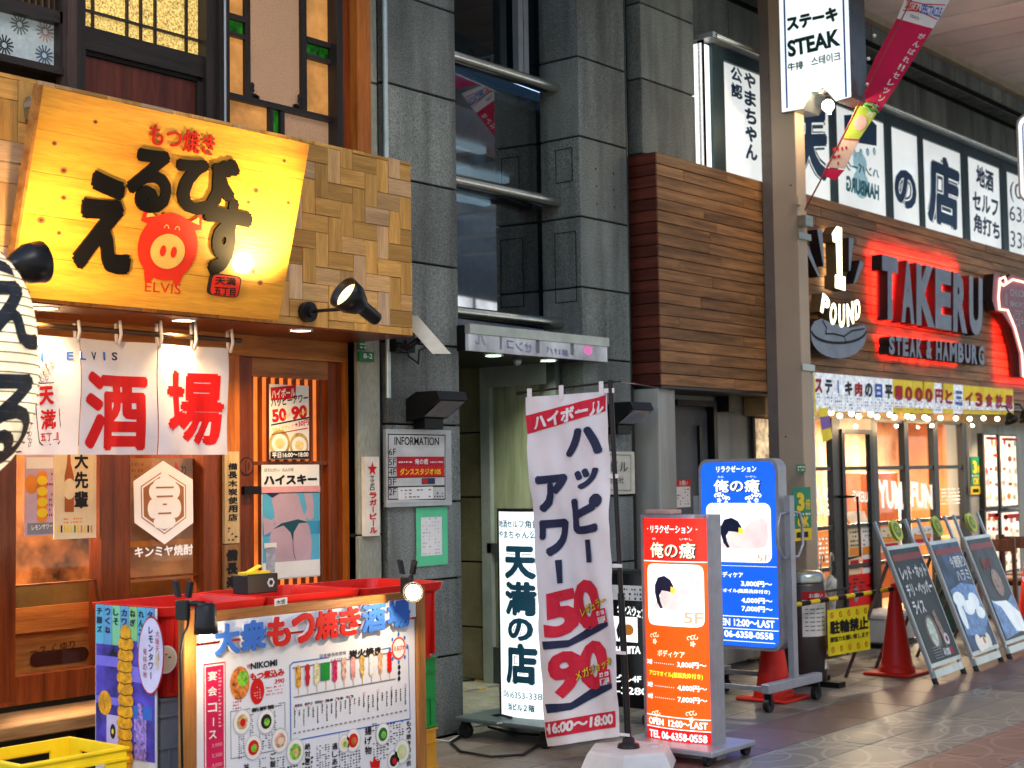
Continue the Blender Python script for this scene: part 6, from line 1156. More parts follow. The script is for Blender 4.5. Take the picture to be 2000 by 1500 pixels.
plate(472, 1410, mat('noodle', (.65, .45, .2), .5, var=.4, ns=60), REDP); plate(519, 1409, BLK, GRF); plate(494, 1460, REDP, GRF); plate(546, 1446, mat('pink_slice', (.7, .35, .25), .5, var=.5, ns=50), CREAM); plate(576, 1468, GRF, mat('noodle', (0, 0, 0)), .05); plate(689, 1446, REDP, FOOD); plate(672, 1452, CREAM, GRF, .035); plate(747, 1434, mat('dark_green', (.01, .15, .05), .5), GRF, .045); plate(784, 1468, mat('melon', (.5, .65, .3), .5), CREAM, .05); plate(768, 1485, BLK, REDP, .04)
b.poly(PM, [(724, 1500), (722, 1486), (728, 1488), (730, 1478), (736, 1486), (742, 1484), (741, 1500)], REDP, .0016)
for (s_, x, y0, hgt_) in (('揚げ物', 712, 1420, 19), ('もつ焼きのお供', 793, 1408, 13), ('通しあて', 648, 1452, 15), ('絶対！', 595, 1452, 15), ('ご飯', 527, 1470, 16), ('丼', 475, 1492, 16)):
    for j, ch in enumerate(s_):
        if y0 + j * hgt_ < 1600: b.text(PM, ch, BLK, q=[(x, y0 + j * hgt_), (x + hgt_ * .72, y0 + j * hgt_ - 1.5), (x, y0 + (j + .85) * hgt_)], bold=.03, out=.0015)
for (x0, y0, x1, y1, c_) in ((487, 1394, 495, 1440, 2), (534, 1388, 540, 1430, 1), (505, 1432, 535, 1460, 5), (465, 1438, 478, 1480, 3), (617, 1456, 645, 1500, 5), (660, 1466, 705, 1500, 8), (755, 1412, 790, 1450, 6), (728, 1450, 760, 1480, 5), (726, 1412, 738, 1440, 2), (505, 1480, 522, 1500, 3), (560, 1485, 612, 1500, 9), (540, 1478, 556, 1500, 3)): b.dabs(PM, (x0, y0, x1, y1), max(3, int((y1 - y0) / 4)), c_, BLK, .0015, .75)
line([(662, 1431), (664, 1500)], .002, GRYP)
b.build('print', mb)
t_ = thing('small_sticker', 'small white sticker on the top bar of the menu board', 'sticker', PT_.px(548, 1178)); b = B(); P_ = PlY(YM - .002); b.poly(P_, [(535, 1170), (560, 1166), (560, 1180), (535, 1184)], PAPER, .003); b.text(P_, '大吉', NAVY, q=[(538, 1172), (556, 1169), (538, 1182)], out=.005, bold=.03); b.build('face', t_)
# clamp lamps
def clamp(P0, hd, aim, label, lit, e):
    t = thing('clamp_lamp', label, 'clamp lamp', P0, 'clamp lamps on the menu board'); P0 = Vector(P0); hd = Vector(hd); ax = (Vector(aim) - hd).normalized()
    b = B(); b.bbox(P0.x - .012, P0.x + .012, P0.y - .02, P0.y + .05, P0.z - .045, P0.z + .03, BLACKP, .005); b.obox(P0 + Vector((-.012, -.03, .04)), (.018, 0, 0), (0, -.015, .06), (0, .02, .005), BLACKP); b.obox(P0 + Vector((-.012, .03, .04)), (.018, 0, 0), (0, .015, .06), (0, .02, .005), BLACKP); b.build('clip', t)
    B().tube([P0 + Vector((0, 0, .02)), P0 * .5 + hd * .5 + Vector((0, 0, .05)), hd - ax * .08], .012, BLACKP).build('arm', t)
    h = B(); h.lathe(hd, [(.001, -.085), (.03, -.085), (.04, -.07), (.044, 0), (.046, .03), (.041, .03), (.038, -.01)], BLACKP, 22, ax); h.build('head', t)
    B().ball(hd + ax * (.012 if not lit else .035), .034, mat('warm_bulb', (1, .78, .45), .4, emit=14, var=0), 24).build('bulb', t); lamp('POINT', hd + ax * .1, e, (1, .70, .40), .035); return t
PCm = PlY(4.56); clamp(PCm.px(362, 1188), PlY(4.50).px(402, 1222), PlY(4.50).px(404, 1330), 'black clamp lamp pointing down at the left corner of the menu board', False, 2.6)
clamp(PCm.px(800, 1140), PlY(4.47).px(806, 1156), PlY(4.2).px(818, 1168), 'clamp lamp with bare glowing bulb at the right corner of the menu board', True, 7)
solo(B().tube([PCm.px(370, 1200), PCm.px(366, 1225), PCm.px(358, 1240), PlY(4.58).px(352, 1280), PlY(4.58).px(356, 1500)], .005, BLACKP, 6), 'lamp_cord', 'thin black cord hanging from the left clamp lamp along the post', 'cord')
# ================= ARCADE COLUMN, STEAK SIGN, PENNANT, ROOF =================
COLP = mat('taupe_column_paint', (.42, .32, .235), .5, var=.06, ns=2, bump=.04, bs=40); AX, AY = PlY(5.56).hit(1551, 200)[0], 5.56
XC = AX; YC0, YC1 = 5.555, 5.86
ac = thing('arcade_column', 'tall taupe steel arcade column in front of the steak restaurant', 'column', (XC + .1, 5.1, 0))
B().bbox(XC, XC + .15, YC0, YC1, 0, 6.2, COLP, .006).build('shaft', ac); B().box(XC - .004, XC + .012, YC1 - .09, YC1 - .0, 0, 6.2, mat('column_strip', (.15, .12, .105), .5)).build('flange', ac)
PCo = PlX(XC); b = B(); [b.disc(PCo, q, .008, .008, ALUD, .004, 8) for q in ((1502, 150), (1504, 440), (1506, 600), (1545, 362), (1535, 853), (1502, 852), (1504, 870))]; b.build('bolt', ac)
B().cyl((XC + .175, YC0 + .02, 0), (XC + .175, YC0 + .02, 2.3), .022, mat('column_pipe', (.4, .4, .36), .4)).build('conduit', ac)
for z in (2.32, 3.35): B().box(XC - .01, XC + .19, YC0 - .012, YC0 - .002, z, z + .05, STEEL).build('strap', ac)
PCf = PlY(YC0); t_ = thing('pole_holder', 'steel pennant holder strapped to the arcade column', 'bracket', PCf.px(1560, 450)); B().slab(PCf, (1553, 422, 1568, 446), .014, .09, STEEL).build('clamp', t_); B().slab(PCf, (1552, 384, 1560, 402), .001, .03, COLP).build('cover', t_)
t_ = thing('address_plate', 'small green street plate low on the arcade column', 'sign', PCf.px(1563, 920)); B().slab(PCf, (1554, 907, 1572, 922), .002, .006, MC['sign_green']).build('plate', t_); b = B(); b.dabs(PCf, (1556, 909, 1571, 920), 2, 4, PAPER, .008, .8); b.build('print', t_)
for k, (xx, y0, y1, lab, P_) in enumerate(((1547, 952, 1054, 'green and yellow promotional strip with big 3 hanging at the foot of the column', PlY(YC0 - .05)), (1895, 892, 965, 'green and yellow promotional strip with big 3 on the pier right of the shop window', PlY(6.05)))):
    w_ = 38 if k == 0 else 20; t_ = thing('promo_sticker', lab, 'sticker', P_.px(xx + w_ / 2, y1)); b = B(); tot = y1 - y0; B().slab(P_, (xx, y0, xx + w_, y1), 0, .003, mat('promo_green', (.01, .22, .12), .5)).build('sheet', t_)
    b.text(P_, '3', YELP, r=(xx + w_ * .2, y0 + tot * .1, xx + w_ * .62, y0 + tot * .45), bold=.06, out=.005); b.text(P_, '倍', YELP, r=(xx + w_ * .65, y0 + tot * .22, xx + w_ * .92, y0 + tot * .42), bold=.03, out=.005); b.text(P_, 'OK', YELP, r=(xx + w_ * .25, y0 + tot * .56, xx + w_ * .85, y0 + tot * .75), bold=.06, out=.005)
    b.rec(P_, (xx, y0 + tot * .8, xx + w_, y1), YELP, .0045); b.rec(P_, (xx + w_ * .2, y0 + tot * .86, xx + w_ * .8, y0 + tot * .95), BLK, .006); b.dabs(P_, (xx + 2, y0 + tot * .47, xx + w_ - 2, y0 + tot * .54), 1, 6, PAPER, .005, 1); b.build('print', t_)
# projecting steak light box: face looks left (-X), with a notched bottom
XSg = XC - .04; PSg = PlX(XSg); sk = thing('projecting_light_box', 'projecting lit steak sign with notched bottom edge high on the arcade column', 'lighted sign', PSg.px(1600, 200))
out_ = [(1512, -260), (1640, -310), (1666, 189), (1638, 197), (1622, 184), (1609, 173), (1594, 182), (1583, 181), (1572, 203), (1556, 216), (1526, 222)]
out_ = [(1512, -260), (1642, -300), (1666, 190), (1634, 199), (1618, 181), (1609, 172), (1598, 181), (1584, 182), (1568, 214), (1526, 221)]
q = [PSg.hit(*p) for p in out_]; uL = PSg.hit(1526, 221)[0]; uR = PSg.hit(1664, 190)[0]; q[0] = (uL, q[0][1]); q[1] = (uR, q[0][1]); q[2] = (uR, q[2][1]); q[-1] = (uL, q[-1][1])
CS = mat('signbox_side', (.10, .11, .12), .3, .5); B().prism(PSg, q, -.26, -.002, CS, px=False).build('case', sk)
SW = mat('steak_face', (.84, .93, .94), .3, emit=.64, var=.03); cu = sum(a for a, _ in q) / len(q)
qi = [(a + (.006 if a < cu else -.006), b_ + .006) for a, b_ in q]; b = B(); b.upoly(PSg, qi, SW, .001); b.build('lit_face', sk)
b = B(); TG = mat('dark_green_letter', (.005, .05, .045), .4); 
for u in (uL + .045, uR - .055): b.upoly(PSg, [(u, q[-1][1] + .03), (u + .016, q[-1][1] + .03), (u + .016, q[0][1]), (u, q[0][1])], BLUEP, .003)
b.text(PSg, 'ステーキ', TG, q=[(1535, 34), (1635, 12), (1538, 62)], bold=.07, out=.003); b.text(PSg, 'STEAK', TG, q=[(1537, 80), (1640, 55), (1540, 113)], bold=.045, out=.003); b.text(PSg, '牛排', TG, q=[(1538, 124), (1569, 118), (1539, 140)], bold=.035, out=.003); b.text(PSg, '스테이크', TG, q=[(1584, 112), (1642, 100), (1585, 130)], bold=.025, out=.003); b.build('lettering', sk)
bl = PSg.px(1603, 201, -.12); B().ball(bl, .048, mat('white_bulb', (1, .85, .6), .4, emit=16, var=0), 14).cyl(bl + Vector((0, 0, .03)), bl + Vector((0, 0, .07)), .02, BLACKM).build('bulb', sk); lamp('POINT', bl - Vector((0.04, 0.03, .065)), 8, (1, .72, .4), .04)
# second sign at right edge
P_ = PlX(13.2); t_ = thing('projecting_light_box', 'rounded lit sign cut off at the right edge', 'lighted sign', P_.px(2010, 380)); u0, v1 = P_.hit(1984, 225); _, v0 = P_.hit(1990, 398); B().prism(P_, rrect(.3, (v1 - v0) / 2, .1, 6, u0 + .3, (v0 + v1) / 2), -.15, 0, FRM, px=False).build('case', t_); b = B(); b.upoly(P_, rrect(.28, (v1 - v0) / 2 - .02, .09, 6, u0 + .3, (v0 + v1) / 2), SW, .003); b.build('lit_face', t_); b = B(); b.stroke(P_, rrect(.24, (v1 - v0) / 2 - .06, .07, 6, u0 + .3, (v0 + v1) / 2), .012, BLUEP, .005, True, px=False); b.build('outline', t_)
# pennant: slanting pole out over the street
XPn = XC + .12; PPn = PlX(XPn); pn = thing('pennant_flag', 'crimson and white pennant banner on a slanting pole fixed to the arcade column', 'flag', PPn.px(1556, 440)); 
CRI = mat('crimson_cloth', (.52, .01, .07), .7, var=.06); B().tube([PPn.px(1553, 446, .0), PPn.px(1606, 346), PPn.px(1720, 120), PPn.px(1785, -10), PPn.px(1830, -100)], .007, mat('red_pole', (.3, .05, .06), .4), 8).build('pole', pn)
CL = [(PPn, .0)]; WHC = mat('white_flag_cloth', (.7, .68, .68), .7, var=.05); b = B()
def fl(pts, m, o=.0): b.prism(PPn, pts, o, o + .002, m)
fl([(1782, -60), (1880, -60), (1876, -20), (1768, -2)], CRI); fl([(1768, -2), (1858, -4), (1822, 56), (1752, 36)], WHC, .0); fl([(1752, 36), (1822, 56), (1762, 152), (1718, 218), (1690, 205), (1690, 160), (1710, 112)], CRI)
fl([(1672, 207), (1702, 207), (1712, 222), (1678, 272), (1646, 270), (1662, 232)], mat('lime_cloth', (.35, .5, .06), .7)); fl([(1646, 272), (1678, 275), (1650, 330), (1612, 326), (1628, 300)], mat('blush_cloth', (.62, .46, .42), .7)); fl([(1612, 328), (1650, 332), (1631, 353), (1606, 342)], CRI); b.build('cloth', pn)
b = B(); 
for k, ch in enumerate('がんばれ‼セレッソ大阪'):
    x = 1804 - k * 9.9; y = 64 + k * 15.2; 
    b.text(PPn, ch, WHC, q=[(x - 6, y - 1), (x + 5, y + 4), (x - 12, y + 10)], out=.004, bold=.02)
b.text(PPn, 'SAKURA', REDP, q=[(1773, 2), (1800, 12), (1767, 16)], out=.004, bold=.03); b.text(PPn, 'SPECTACLE', BLUEP, q=[(1802, 8), (1842, 16), (1796, 26)], out=.004, bold=.03); b.text(PPn, 'OSAKA', NAVY, q=[(1779, 27), (1797, 34), (1777, 33)], out=.004, bold=.0)
b.stroke(PPn, [(1770, 0), (1802, 8), (1846, 10)], .008, REDP, .003); b.stroke(PPn, [(1764, 20), (1796, 22), (1830, 38)], .008, REDP, .003)
b.disc(PPn, (1681, 240), .055, .06, mat('blossom_pink', (.65, .4, .42), .6), .004, 14); b.dabs(PPn, (1626, 285, 1660, 322), 3, 4, REDD, .004, .4); b.stroke(PPn, [(1648, 271), (1678, 274)], .008, CRI, .004); b.build('print', pn)
B().tube([PPn.px(1688, 205), PPn.px(1700, 216), PPn.px(1716, 220), PPn.px(1705, 204), PPn.px(1690, 202)], .012, mat('green_ribbon', (.08, .3, .06), .6), 6).build('ribbon', pn)
for q in ((1696, 115), (1708, 70), (1694, 165)): B().ball(PPn.px(*q, .0), .016, WHC, 8).build('clip', pn)
# arcade roof: boarded soffit near the buildings, open lattice over the street
SOF = mat('soffit_board', (.74, .72, .66), .6, var=.08, ns=2, rnd=.1); ar = thing('arcade_roof', 'arcade roof with boarded cream soffit and steel beams above the street', 'roof', (15, 5, 5.6))
x = 4.0; ZC = 5.62
while x < 34: B().box(x + .009, x + .46 - .009, 4.2, 5.82, ZC, ZC + .02, SOF).build('soffit_board', ar); x += .46
B().box(4, 34, 4.2, 5.83, ZC + .021, ZC + .05, JOINT).build('soffit_back', ar); B().box(4, 34, 5.76, 5.835, ZC - .07, ZC - .001, mat('soffit_trim', (.35, .3, .22), .5)).build('edge_trim', ar)
BEAM = mat('roof_beam', (.3, .33, .33), .5)
for x in range(2, 34, 2): B().box(x, x + .18, -4, 4.19, 5.9, 6.2, BEAM).build('beam', ar)
for y in (4.0, 2.6, 1.2, -.2, -1.6, -3.0): B().box(2, 34, y, y + .14, 6.22, 6.4, BEAM).build('beam', ar)
for x in range(2, 34, 2):
    for y in (2.75, 1.35, -.05, -1.45):
        if random.random() < .42: B().box(x + .22, x + 1.96, y, y + 1.2, 6.41, 6.43, mat('roof_sheet', (.3, .32, .32), .6)).build('roof_sheet', ar)
B().box(2, 34, 3.3, 3.36, 4.95, 5.35, BEAM).build('fascia_rail', ar)
# ---- 1 POUND sign, big letters, cow sign; plane just in front of planks
PFk = PlY(YF - .004); GLT = mat('grey_letter_face', (.23, .27, .34), .5, .0); DKS = mat('letter_side', (.02, .015, .017), .4); PLT = PlY(YF - .13)
def solidtext(P, t, m, q, d, bold, m2=None): 
    b = B(); A = Vector(P.hit(*q[0])); U = Vector(P.hit(*q[1])) - A; W = Vector(P.hit(*q[2])) - A; v_, f_ = text_mesh(t, bold); x0 = min(a[0] for a in v_); x1 = max(a[0] for a in v_); y0 = min(a[1] for a in v_); y1 = max(a[1] for a in v_)
    V2 = [A + U * ((a[0] - x0) / (x1 - x0)) + W * ((y1 - a[1]) / (y1 - y0)) for a in v_]
    b.add([P.at(p.x, p.y, 0) for p in V2], f_, m); ed = {}
    for f in f_:
        for i in range(len(f)): e = (f[i], f[(i + 1) % len(f)]); ed[e] = ed.get(e, 0) + 1
    for (a, c) in list(ed):
        if (c, a) not in ed: b.add([P.at(V2[a].x, V2[a].y, 0), P.at(V2[c].x, V2[c].y, 0), P.at(V2[c].x, V2[c].y, -d), P.at(V2[a].x, V2[a].y, -d)], [(3, 2, 1, 0)], m2 or m)
    return b
ts = thing('channel_letter_sign', 'large grey letters with red back light on the restaurant fascia', 'sign', PFk.px(1800, 700))
Lx_ = [(1723, 1754), (1761, 1786), (1790, 1826), (1827, 1858), (1862, 1889), (1893, 1919)]; D_ = .105
for ch, (a, c) in zip('TAKERU', Lx_):
    ya = 496 + (a - 1723) * .245; yb = 622 + (a - 1723) * .18; solidtext(PLT, ch, GLT, [(a, ya), (c, ya + (c - a) * .245), (a, yb)], D_, .055, DKS).build('letter', ts)
s_ = 'STEAK & HAMBURG'; x = 1736.0; wds = {' ': 5, '&': 12, 'M': 14.5, 'I': 5}
tot_ = sum(wds.get(ch, 11.8) for ch in s_); k_ = (1924 - 1736) / tot_
for ch in s_:
    w_ = wds.get(ch, 11.8) * k_
    if ch != ' ': ya = 655 + (x - 1736) * .112; yb = 692 + (x - 1736) * .115; solidtext(PLT, ch, GLT, [(x + .8, ya), (x + w_ - 1.6, ya + w_ * .112), (x + .8, yb)], D_, .05, DKS).build('letter', ts)
    x += w_
REDL = (1, .015, .012)
def backlight(x0, y0, x1, y1, e, n, out=.055):
    for k in range(n):
        a = x0 + (x1 - x0) * (k + .5) / n; u, v1_ = PFk.hit(a, y0 + (a - x0) * .2); _, v0_ = PFk.hit(a, y1 + (a - x0) * .13); ua_, _ = PFk.hit(x0 + (x1 - x0) * k / n, 600); uc_, _ = PFk.hit(x0 + (x1 - x0) * (k + 1) / n, 600)
        l = lamp('AREA', PFk.at(u, (v0_ + v1_) / 2, out), e, REDL, uc_ - ua_, PFk.at(u, (v0_ + v1_) / 2, -1), sy=(v1_ - v0_)); l.data.spread = math.radians(170)
backlight(1700, 484, 1868, 618, 27, 4, .045); backlight(1716, 650, 1866, 688, 13, 3, .045)
LGLOW = mat('lit_channel_face', (1, .88, .58), .3, emit=2.6, var=0); op = thing('one_pound_sign', 'lit figure one with word below and grey steak dish emblem on the fascia', 'sign', PFk.px(1635, 700)); BRZ = mat('bronze_side', (.16, .11, .06), .4, .3)
b = B(); b.prism(PLT, [(1625, 456), (1634, 442), (1644, 445), (1645, 540), (1651, 541), (1651, 568), (1631, 562), (1631, 536), (1635, 537), (1633, 474), (1627, 472)], -.10, 0, LGLOW, m2=BRZ); b.build('figure', op)
for ch, q in zip('POUND', ([(1607, 572), (1622, 584), (1602, 608)], [(1622, 590), (1635, 592), (1620, 634)], [(1638, 594), (1650, 594), (1638, 640)], [(1653, 594), (1666, 588), (1655, 638)], [(1669, 588), (1679, 582), (1671, 626)])): solidtext(PLT, ch, LGLOW, q, .1, .045, BRZ).build('letter', op)
for pts in ([(1596, 448), (1606, 449), (1610, 518), (1608, 520)], [(1570, 482), (1579, 480), (1602, 541), (1598, 540)], [(1658, 464), (1668, 466), (1661, 528), (1658, 530)], [(1680, 508), (1688, 514), (1672, 552), (1667, 554)]): B().prism(PLT, pts, -.09, 0, GLT, m2=DKS).build('ray', op)
ell = lambda cx_, cy_, rx, ry, a0, a1, n=14: [(cx_ + rx * math.cos(math.radians(a0 + (a1 - a0) * i / n)), cy_ + ry * math.sin(math.radians(a0 + (a1 - a0) * i / n))) for i in range(n + 1)]
B().prism(PLT, ell(1638, 655, 54, 45, 0, 180) + [(1584, 640), (1590, 628), (1604, 622), (1622, 630), (1660, 640), (1688, 634), (1692, 640)], -.1, 0, GLT, m2=DKS).build('dish', op)
b = B(); b.stroke(PLT, ell(1638, 646, 53, 24, 5, 175), .022, BLK, .003); b.stroke(PLT, [(1606, 626), (1614, 640), (1612, 652), (1628, 652), (1648, 657), (1652, 668)], .014, BLK, .003); b.stroke(PLT, [(1648, 657), (1664, 646), (1688, 642)], .014, BLK, .003); b.build('line_detail', op)
cw = thing('cow_neon_sign', 'red rimmed cow shaped sign with glowing outline cut off by the right edge', 'sign', PFk.px(1990, 730)); NEON = mat('neon_tube', (1, .42, .3), .3, emit=3, var=0)
cpts = [(1941, 535), (1950, 533), (1956, 550), (1962, 548), (1975, 536), (2010, 545), (2060, 560), (2080, 740), (2010, 738), (1992, 736), (1990, 690), (1976, 640), (1958, 612), (1944, 606), (1938, 586)]
B().prism(PLT, cpts, -.1, 0, mat('cow_panel', (.3, .12, .16), .5), m2=DKS).build('panel', cw); B().tube([PLT.px(*p, .012) for p in ((1951, 545), (1960, 541), (1964, 552), (1958, 558), (1950, 552), (1951, 545), (1948, 580), (1950, 604), (1966, 606), (1980, 640), (1994, 690), (1997, 736), (2004, 738))], .010, NEON, 8).tube([PLT.px(*p, .012) for p in ((1958, 558), (1976, 546), (2000, 552), (2030, 560))], .010, NEON, 8).build('neon_outline', cw)
b = B(); GP2 = mat('pale_grey_print', (.5, .45, .5), .5); b.text(PLT, 'CHUCK', GP2, q=[(1972, 564), (2002, 568), (1972, 578)], out=.004, bold=.03); b.text(PLT, 'SHORT', GP2, q=[(1972, 588), (2002, 592), (1972, 598)], out=.004, bold=.02); b.text(PLT, 'JOWL', GP2, q=[(1962, 572), (1967, 572), (1962, 604)], out=.004, bold=.02); b.dabs(PLT, (1976, 602, 2000, 640), 6, 4, GP2, .004, .8); b.build('lettering', cw)
backlight(1938, 545, 2060, 745, 20, 2, .045)
# ---- row of paper signs under the fascia
PRw = PlY(5.80); pr = thing('paper_sign_row', 'row of overlapping white and yellow hand lettered paper signs above the bulbs', 'banner', PRw.px(1780, 800)); YP = mat('yellow_paper', (.78, .60, .04), .6, emit=.12); WP = mat('translucent_paper', (.72, .76, .80), .6, emit=.28, var=.25, ns=20)
n_ = 20
for k in range(n_):
    a = 1587 + k * 19.6; c = a + 18.6; ya = 727 + (a - 1587) * .086; ybt = 803 + (a - 1587) * .019; sk_ = random.uniform(-2, 2); yel = k >= 8 and k not in (12, 14)
    sh = B(); sh.poly(PRw, [(a + sk_, ya), (c + sk_, ya + 1.6), (c, ybt + .4), (a, ybt)], YP if yel else WP, .002 + (k % 2) * .006); sh.poly(PRw, [(c + sk_, ya + 1.6), (a + sk_, ya), (a, ybt), (c, ybt + .4)][::1], YP if yel else WP, -.002); sh.build('paper', pr)
    L2 = B(); mc = REDD if yel else (REDD, NAVY, BLUEP, BLK)[k % 4]; ch = ('ス', 'テ', 'ー', 'キ', '肉', 'の', '日', '平', '1', '0', '0', '0', '円', 'と', '三', 'イ', '3', '食', '放', '題')[k]
    if ch == 'ー': L2.rec(PRw, (a + 7, ya + 12, a + 10, ya + 38), mc, .012)
    else: L2.text(PRw, ch, mc, q=[(a + 2, ya + 12), (c - 2, ya + 13.5), (a + 2, ya + 40)], out=.012, bold=.06)
    L2.poly(PRw, [(a, ya + (ybt - ya) * .55), (c, ya + (ybt - ya) * .56), (c, ya + (ybt - ya) * .85), (a, ya + (ybt - ya) * .84)], WP, .011); L2.dabs(PRw, (a + 1, ya + (ybt - ya) * .5, c - 1, ybt - 4), 5, 4, BLUEP if not yel else mat('violet_print', (.25, .12, .45), .5), .0125, .55); L2.build('lettering', pr)
t_ = thing('paper_sign', 'yellow and violet paper sign drooping at the left end of the row', 'paper sign', PRw.px(1605, 860)); b = B(); b.prism(PRw, [(1593, 798), (1612, 796), (1621, 856), (1603, 865)], .02, .022, YP); b.poly(PRw, [(1596, 815), (1615, 812), (1618, 835), (1600, 840)], mat('violet_print', (0, 0, 0)), .024); b.prism(PRw, [(1575, 742), (1588, 730), (1592, 806), (1573, 816)], .01, .012, YP); b.dabs(PRw, (1577, 750, 1590, 800), 5, 2, REDD, .014); b.build('sheet', t_)
# ---- string of bulbs
SBm = mat('string_bulb', (1, .74, .4), .4, emit=11, var=0); sb0 = None
bp_ = [(1623, 806), (1640, 812), (1663, 808), (1677, 813), (1701, 809), (1713, 814), (1738, 810), (1747, 815), (1772, 813), (1782, 815), (1806, 815), (1812, 818), (1837, 816), (1867, 817), (1894, 818), (1921, 817), (1948, 818)]
PSt = PlY(5.92); sg_ = thing('string_lights', 'string of round warm bulbs hanging below the row of paper signs', 'string lights', PSt.px(1780, 815)); B().tube([PSt.px(x, y - 10 + (2 if i % 2 else 0)) for i, (x, y) in enumerate(bp_)], .004, BLACKP, 5).build('wire', sg_)
for (x, y) in bp_: p = PSt.px(x, y); B().ball(p, .024, SBm, 12).build('bulb', sg_); B().cyl(p + Vector((0, 0, .02)), p + Vector((0, 0, .045)), .012, BLACKP, n=8).build('socket', sg_)
for x in (1650, 1730, 1800, 1880): lamp('POINT', PSt.px(x, 822) + Vector((0, -.10, -.05)), 3.2, (1, .68, .36), .08)
for k, q in enumerate(((1976, 822), (2004, 818))):
    c = PlY(5.7).px(*q); t_ = thing('gooseneck_lamp', ['black shaded lamp above the lit menu boxes', 'second black shaded lamp at the right edge above the menu boxes'][k], 'wall lamp', c); B().lathe(c, [(.02, .09), (.03, .07), (.06, .03), (.085, -.02), (.078, -.02), (.05, .02)], BLACKM, 20, (0, .35, 1)).build('shade', t_); B().tube([c + Vector((0, .02, .08)), c + Vector((0, .06, .15)), c + Vector((0, .2, .17)), c + Vector((0, .4, .12))], .01, BLACKM).build('arm', t_); lamp('SPOT', c - Vector((0, 0, .03)), 28, (1, .72, .42), .04, c + Vector((0, .4, -1.2)), 100, .8)
# ================= STREET ITEMS, right =================
def aboard(loc, yaw, label, grp, art):
    t = thing('pavement_sign', label, 'a-board', loc, grp); L0 = Vector(loc); U = Vector((math.cos(yaw), math.sin(yaw), 0)); Nn = Vector((math.sin(yaw), -math.cos(yaw), 0)); W_, H_ = .68, 1.04; ln_ = .36
    up_ = (Vector((0, 0, 1)) * .94 - Nn * ln_ * .95).normalized(); P = Plane(L0, U, up_); AF = mat('pale_frame', (.55, .58, .55), .4, .3)
    B().obox(P.at(-W_ / 2, .12, -.012), U * W_, up_ * (H_ - .12), P.N * .012, AF).build('frame', t); B().obox(P.at(-W_ / 2 + .025, .15, .0005), U * (W_ - .05), up_ * (H_ - .18), P.N * .003, art[0]).build('chalk_panel', t)
    for s_ in (-1, 1): B().obox(P.at(s_ * (W_ / 2 - .02) - .014, 0, -.014), U * .028, up_ * (H_ + .2), P.N * -.02, ALU).build('leg', t); bk = P.at(s_ * (W_ / 2 - .03), H_ * .9, -.03); B().cyl(bk, Vector((bk.x, bk.y, 0)) - Nn * .36, .013, mat('brown_leg', (.10, .065, .055), .5)).build('leg', t); B().cyl(P.at(s_ * (W_ / 2 - .02), -.005, -.02), P.at(s_ * (W_ / 2 - .02), .05, -.02), .022, BLACKP, n=8).build('foot', t)
    B().obox(P.at(-W_ / 2 + .03, .045, -.012), U * (W_ - .06), up_ * .055, P.N * .01, AF).build('bottom_rail', t)
    d = B(); d.udisc(P, 0, H_ + .115, .095, .085, mat('lime_badge', (.5, .6, .03), .5), .004); d.udisc(P, 0, H_ + .115, .065, .058, mat('olive_badge', (.15, .2, .03), .5), .006); d.udisc(P, 0, H_ + .115, .095, .085, mat('lime_badge', (0, 0, 0)), -.02); d.text(P, 'OK', mat('lime_badge', (0, 0, 0)), uv=(-.04, H_ + .09, .04, H_ + .14), out=.008, bold=.03); d.build('badge', t)
    return t, P
CHK = mat('chalkboard_print', (.022, .024, .027), .45, var=.3, ns=8, spec=.25)
yw = math.radians(5); c1 = PZ(1862, 1322, .0)
names_ = ['first pavement sign with white brush writing and photo of a dish', 'second pavement sign with blue and white picture', 'third pavement sign with blue and white picture at the right edge']
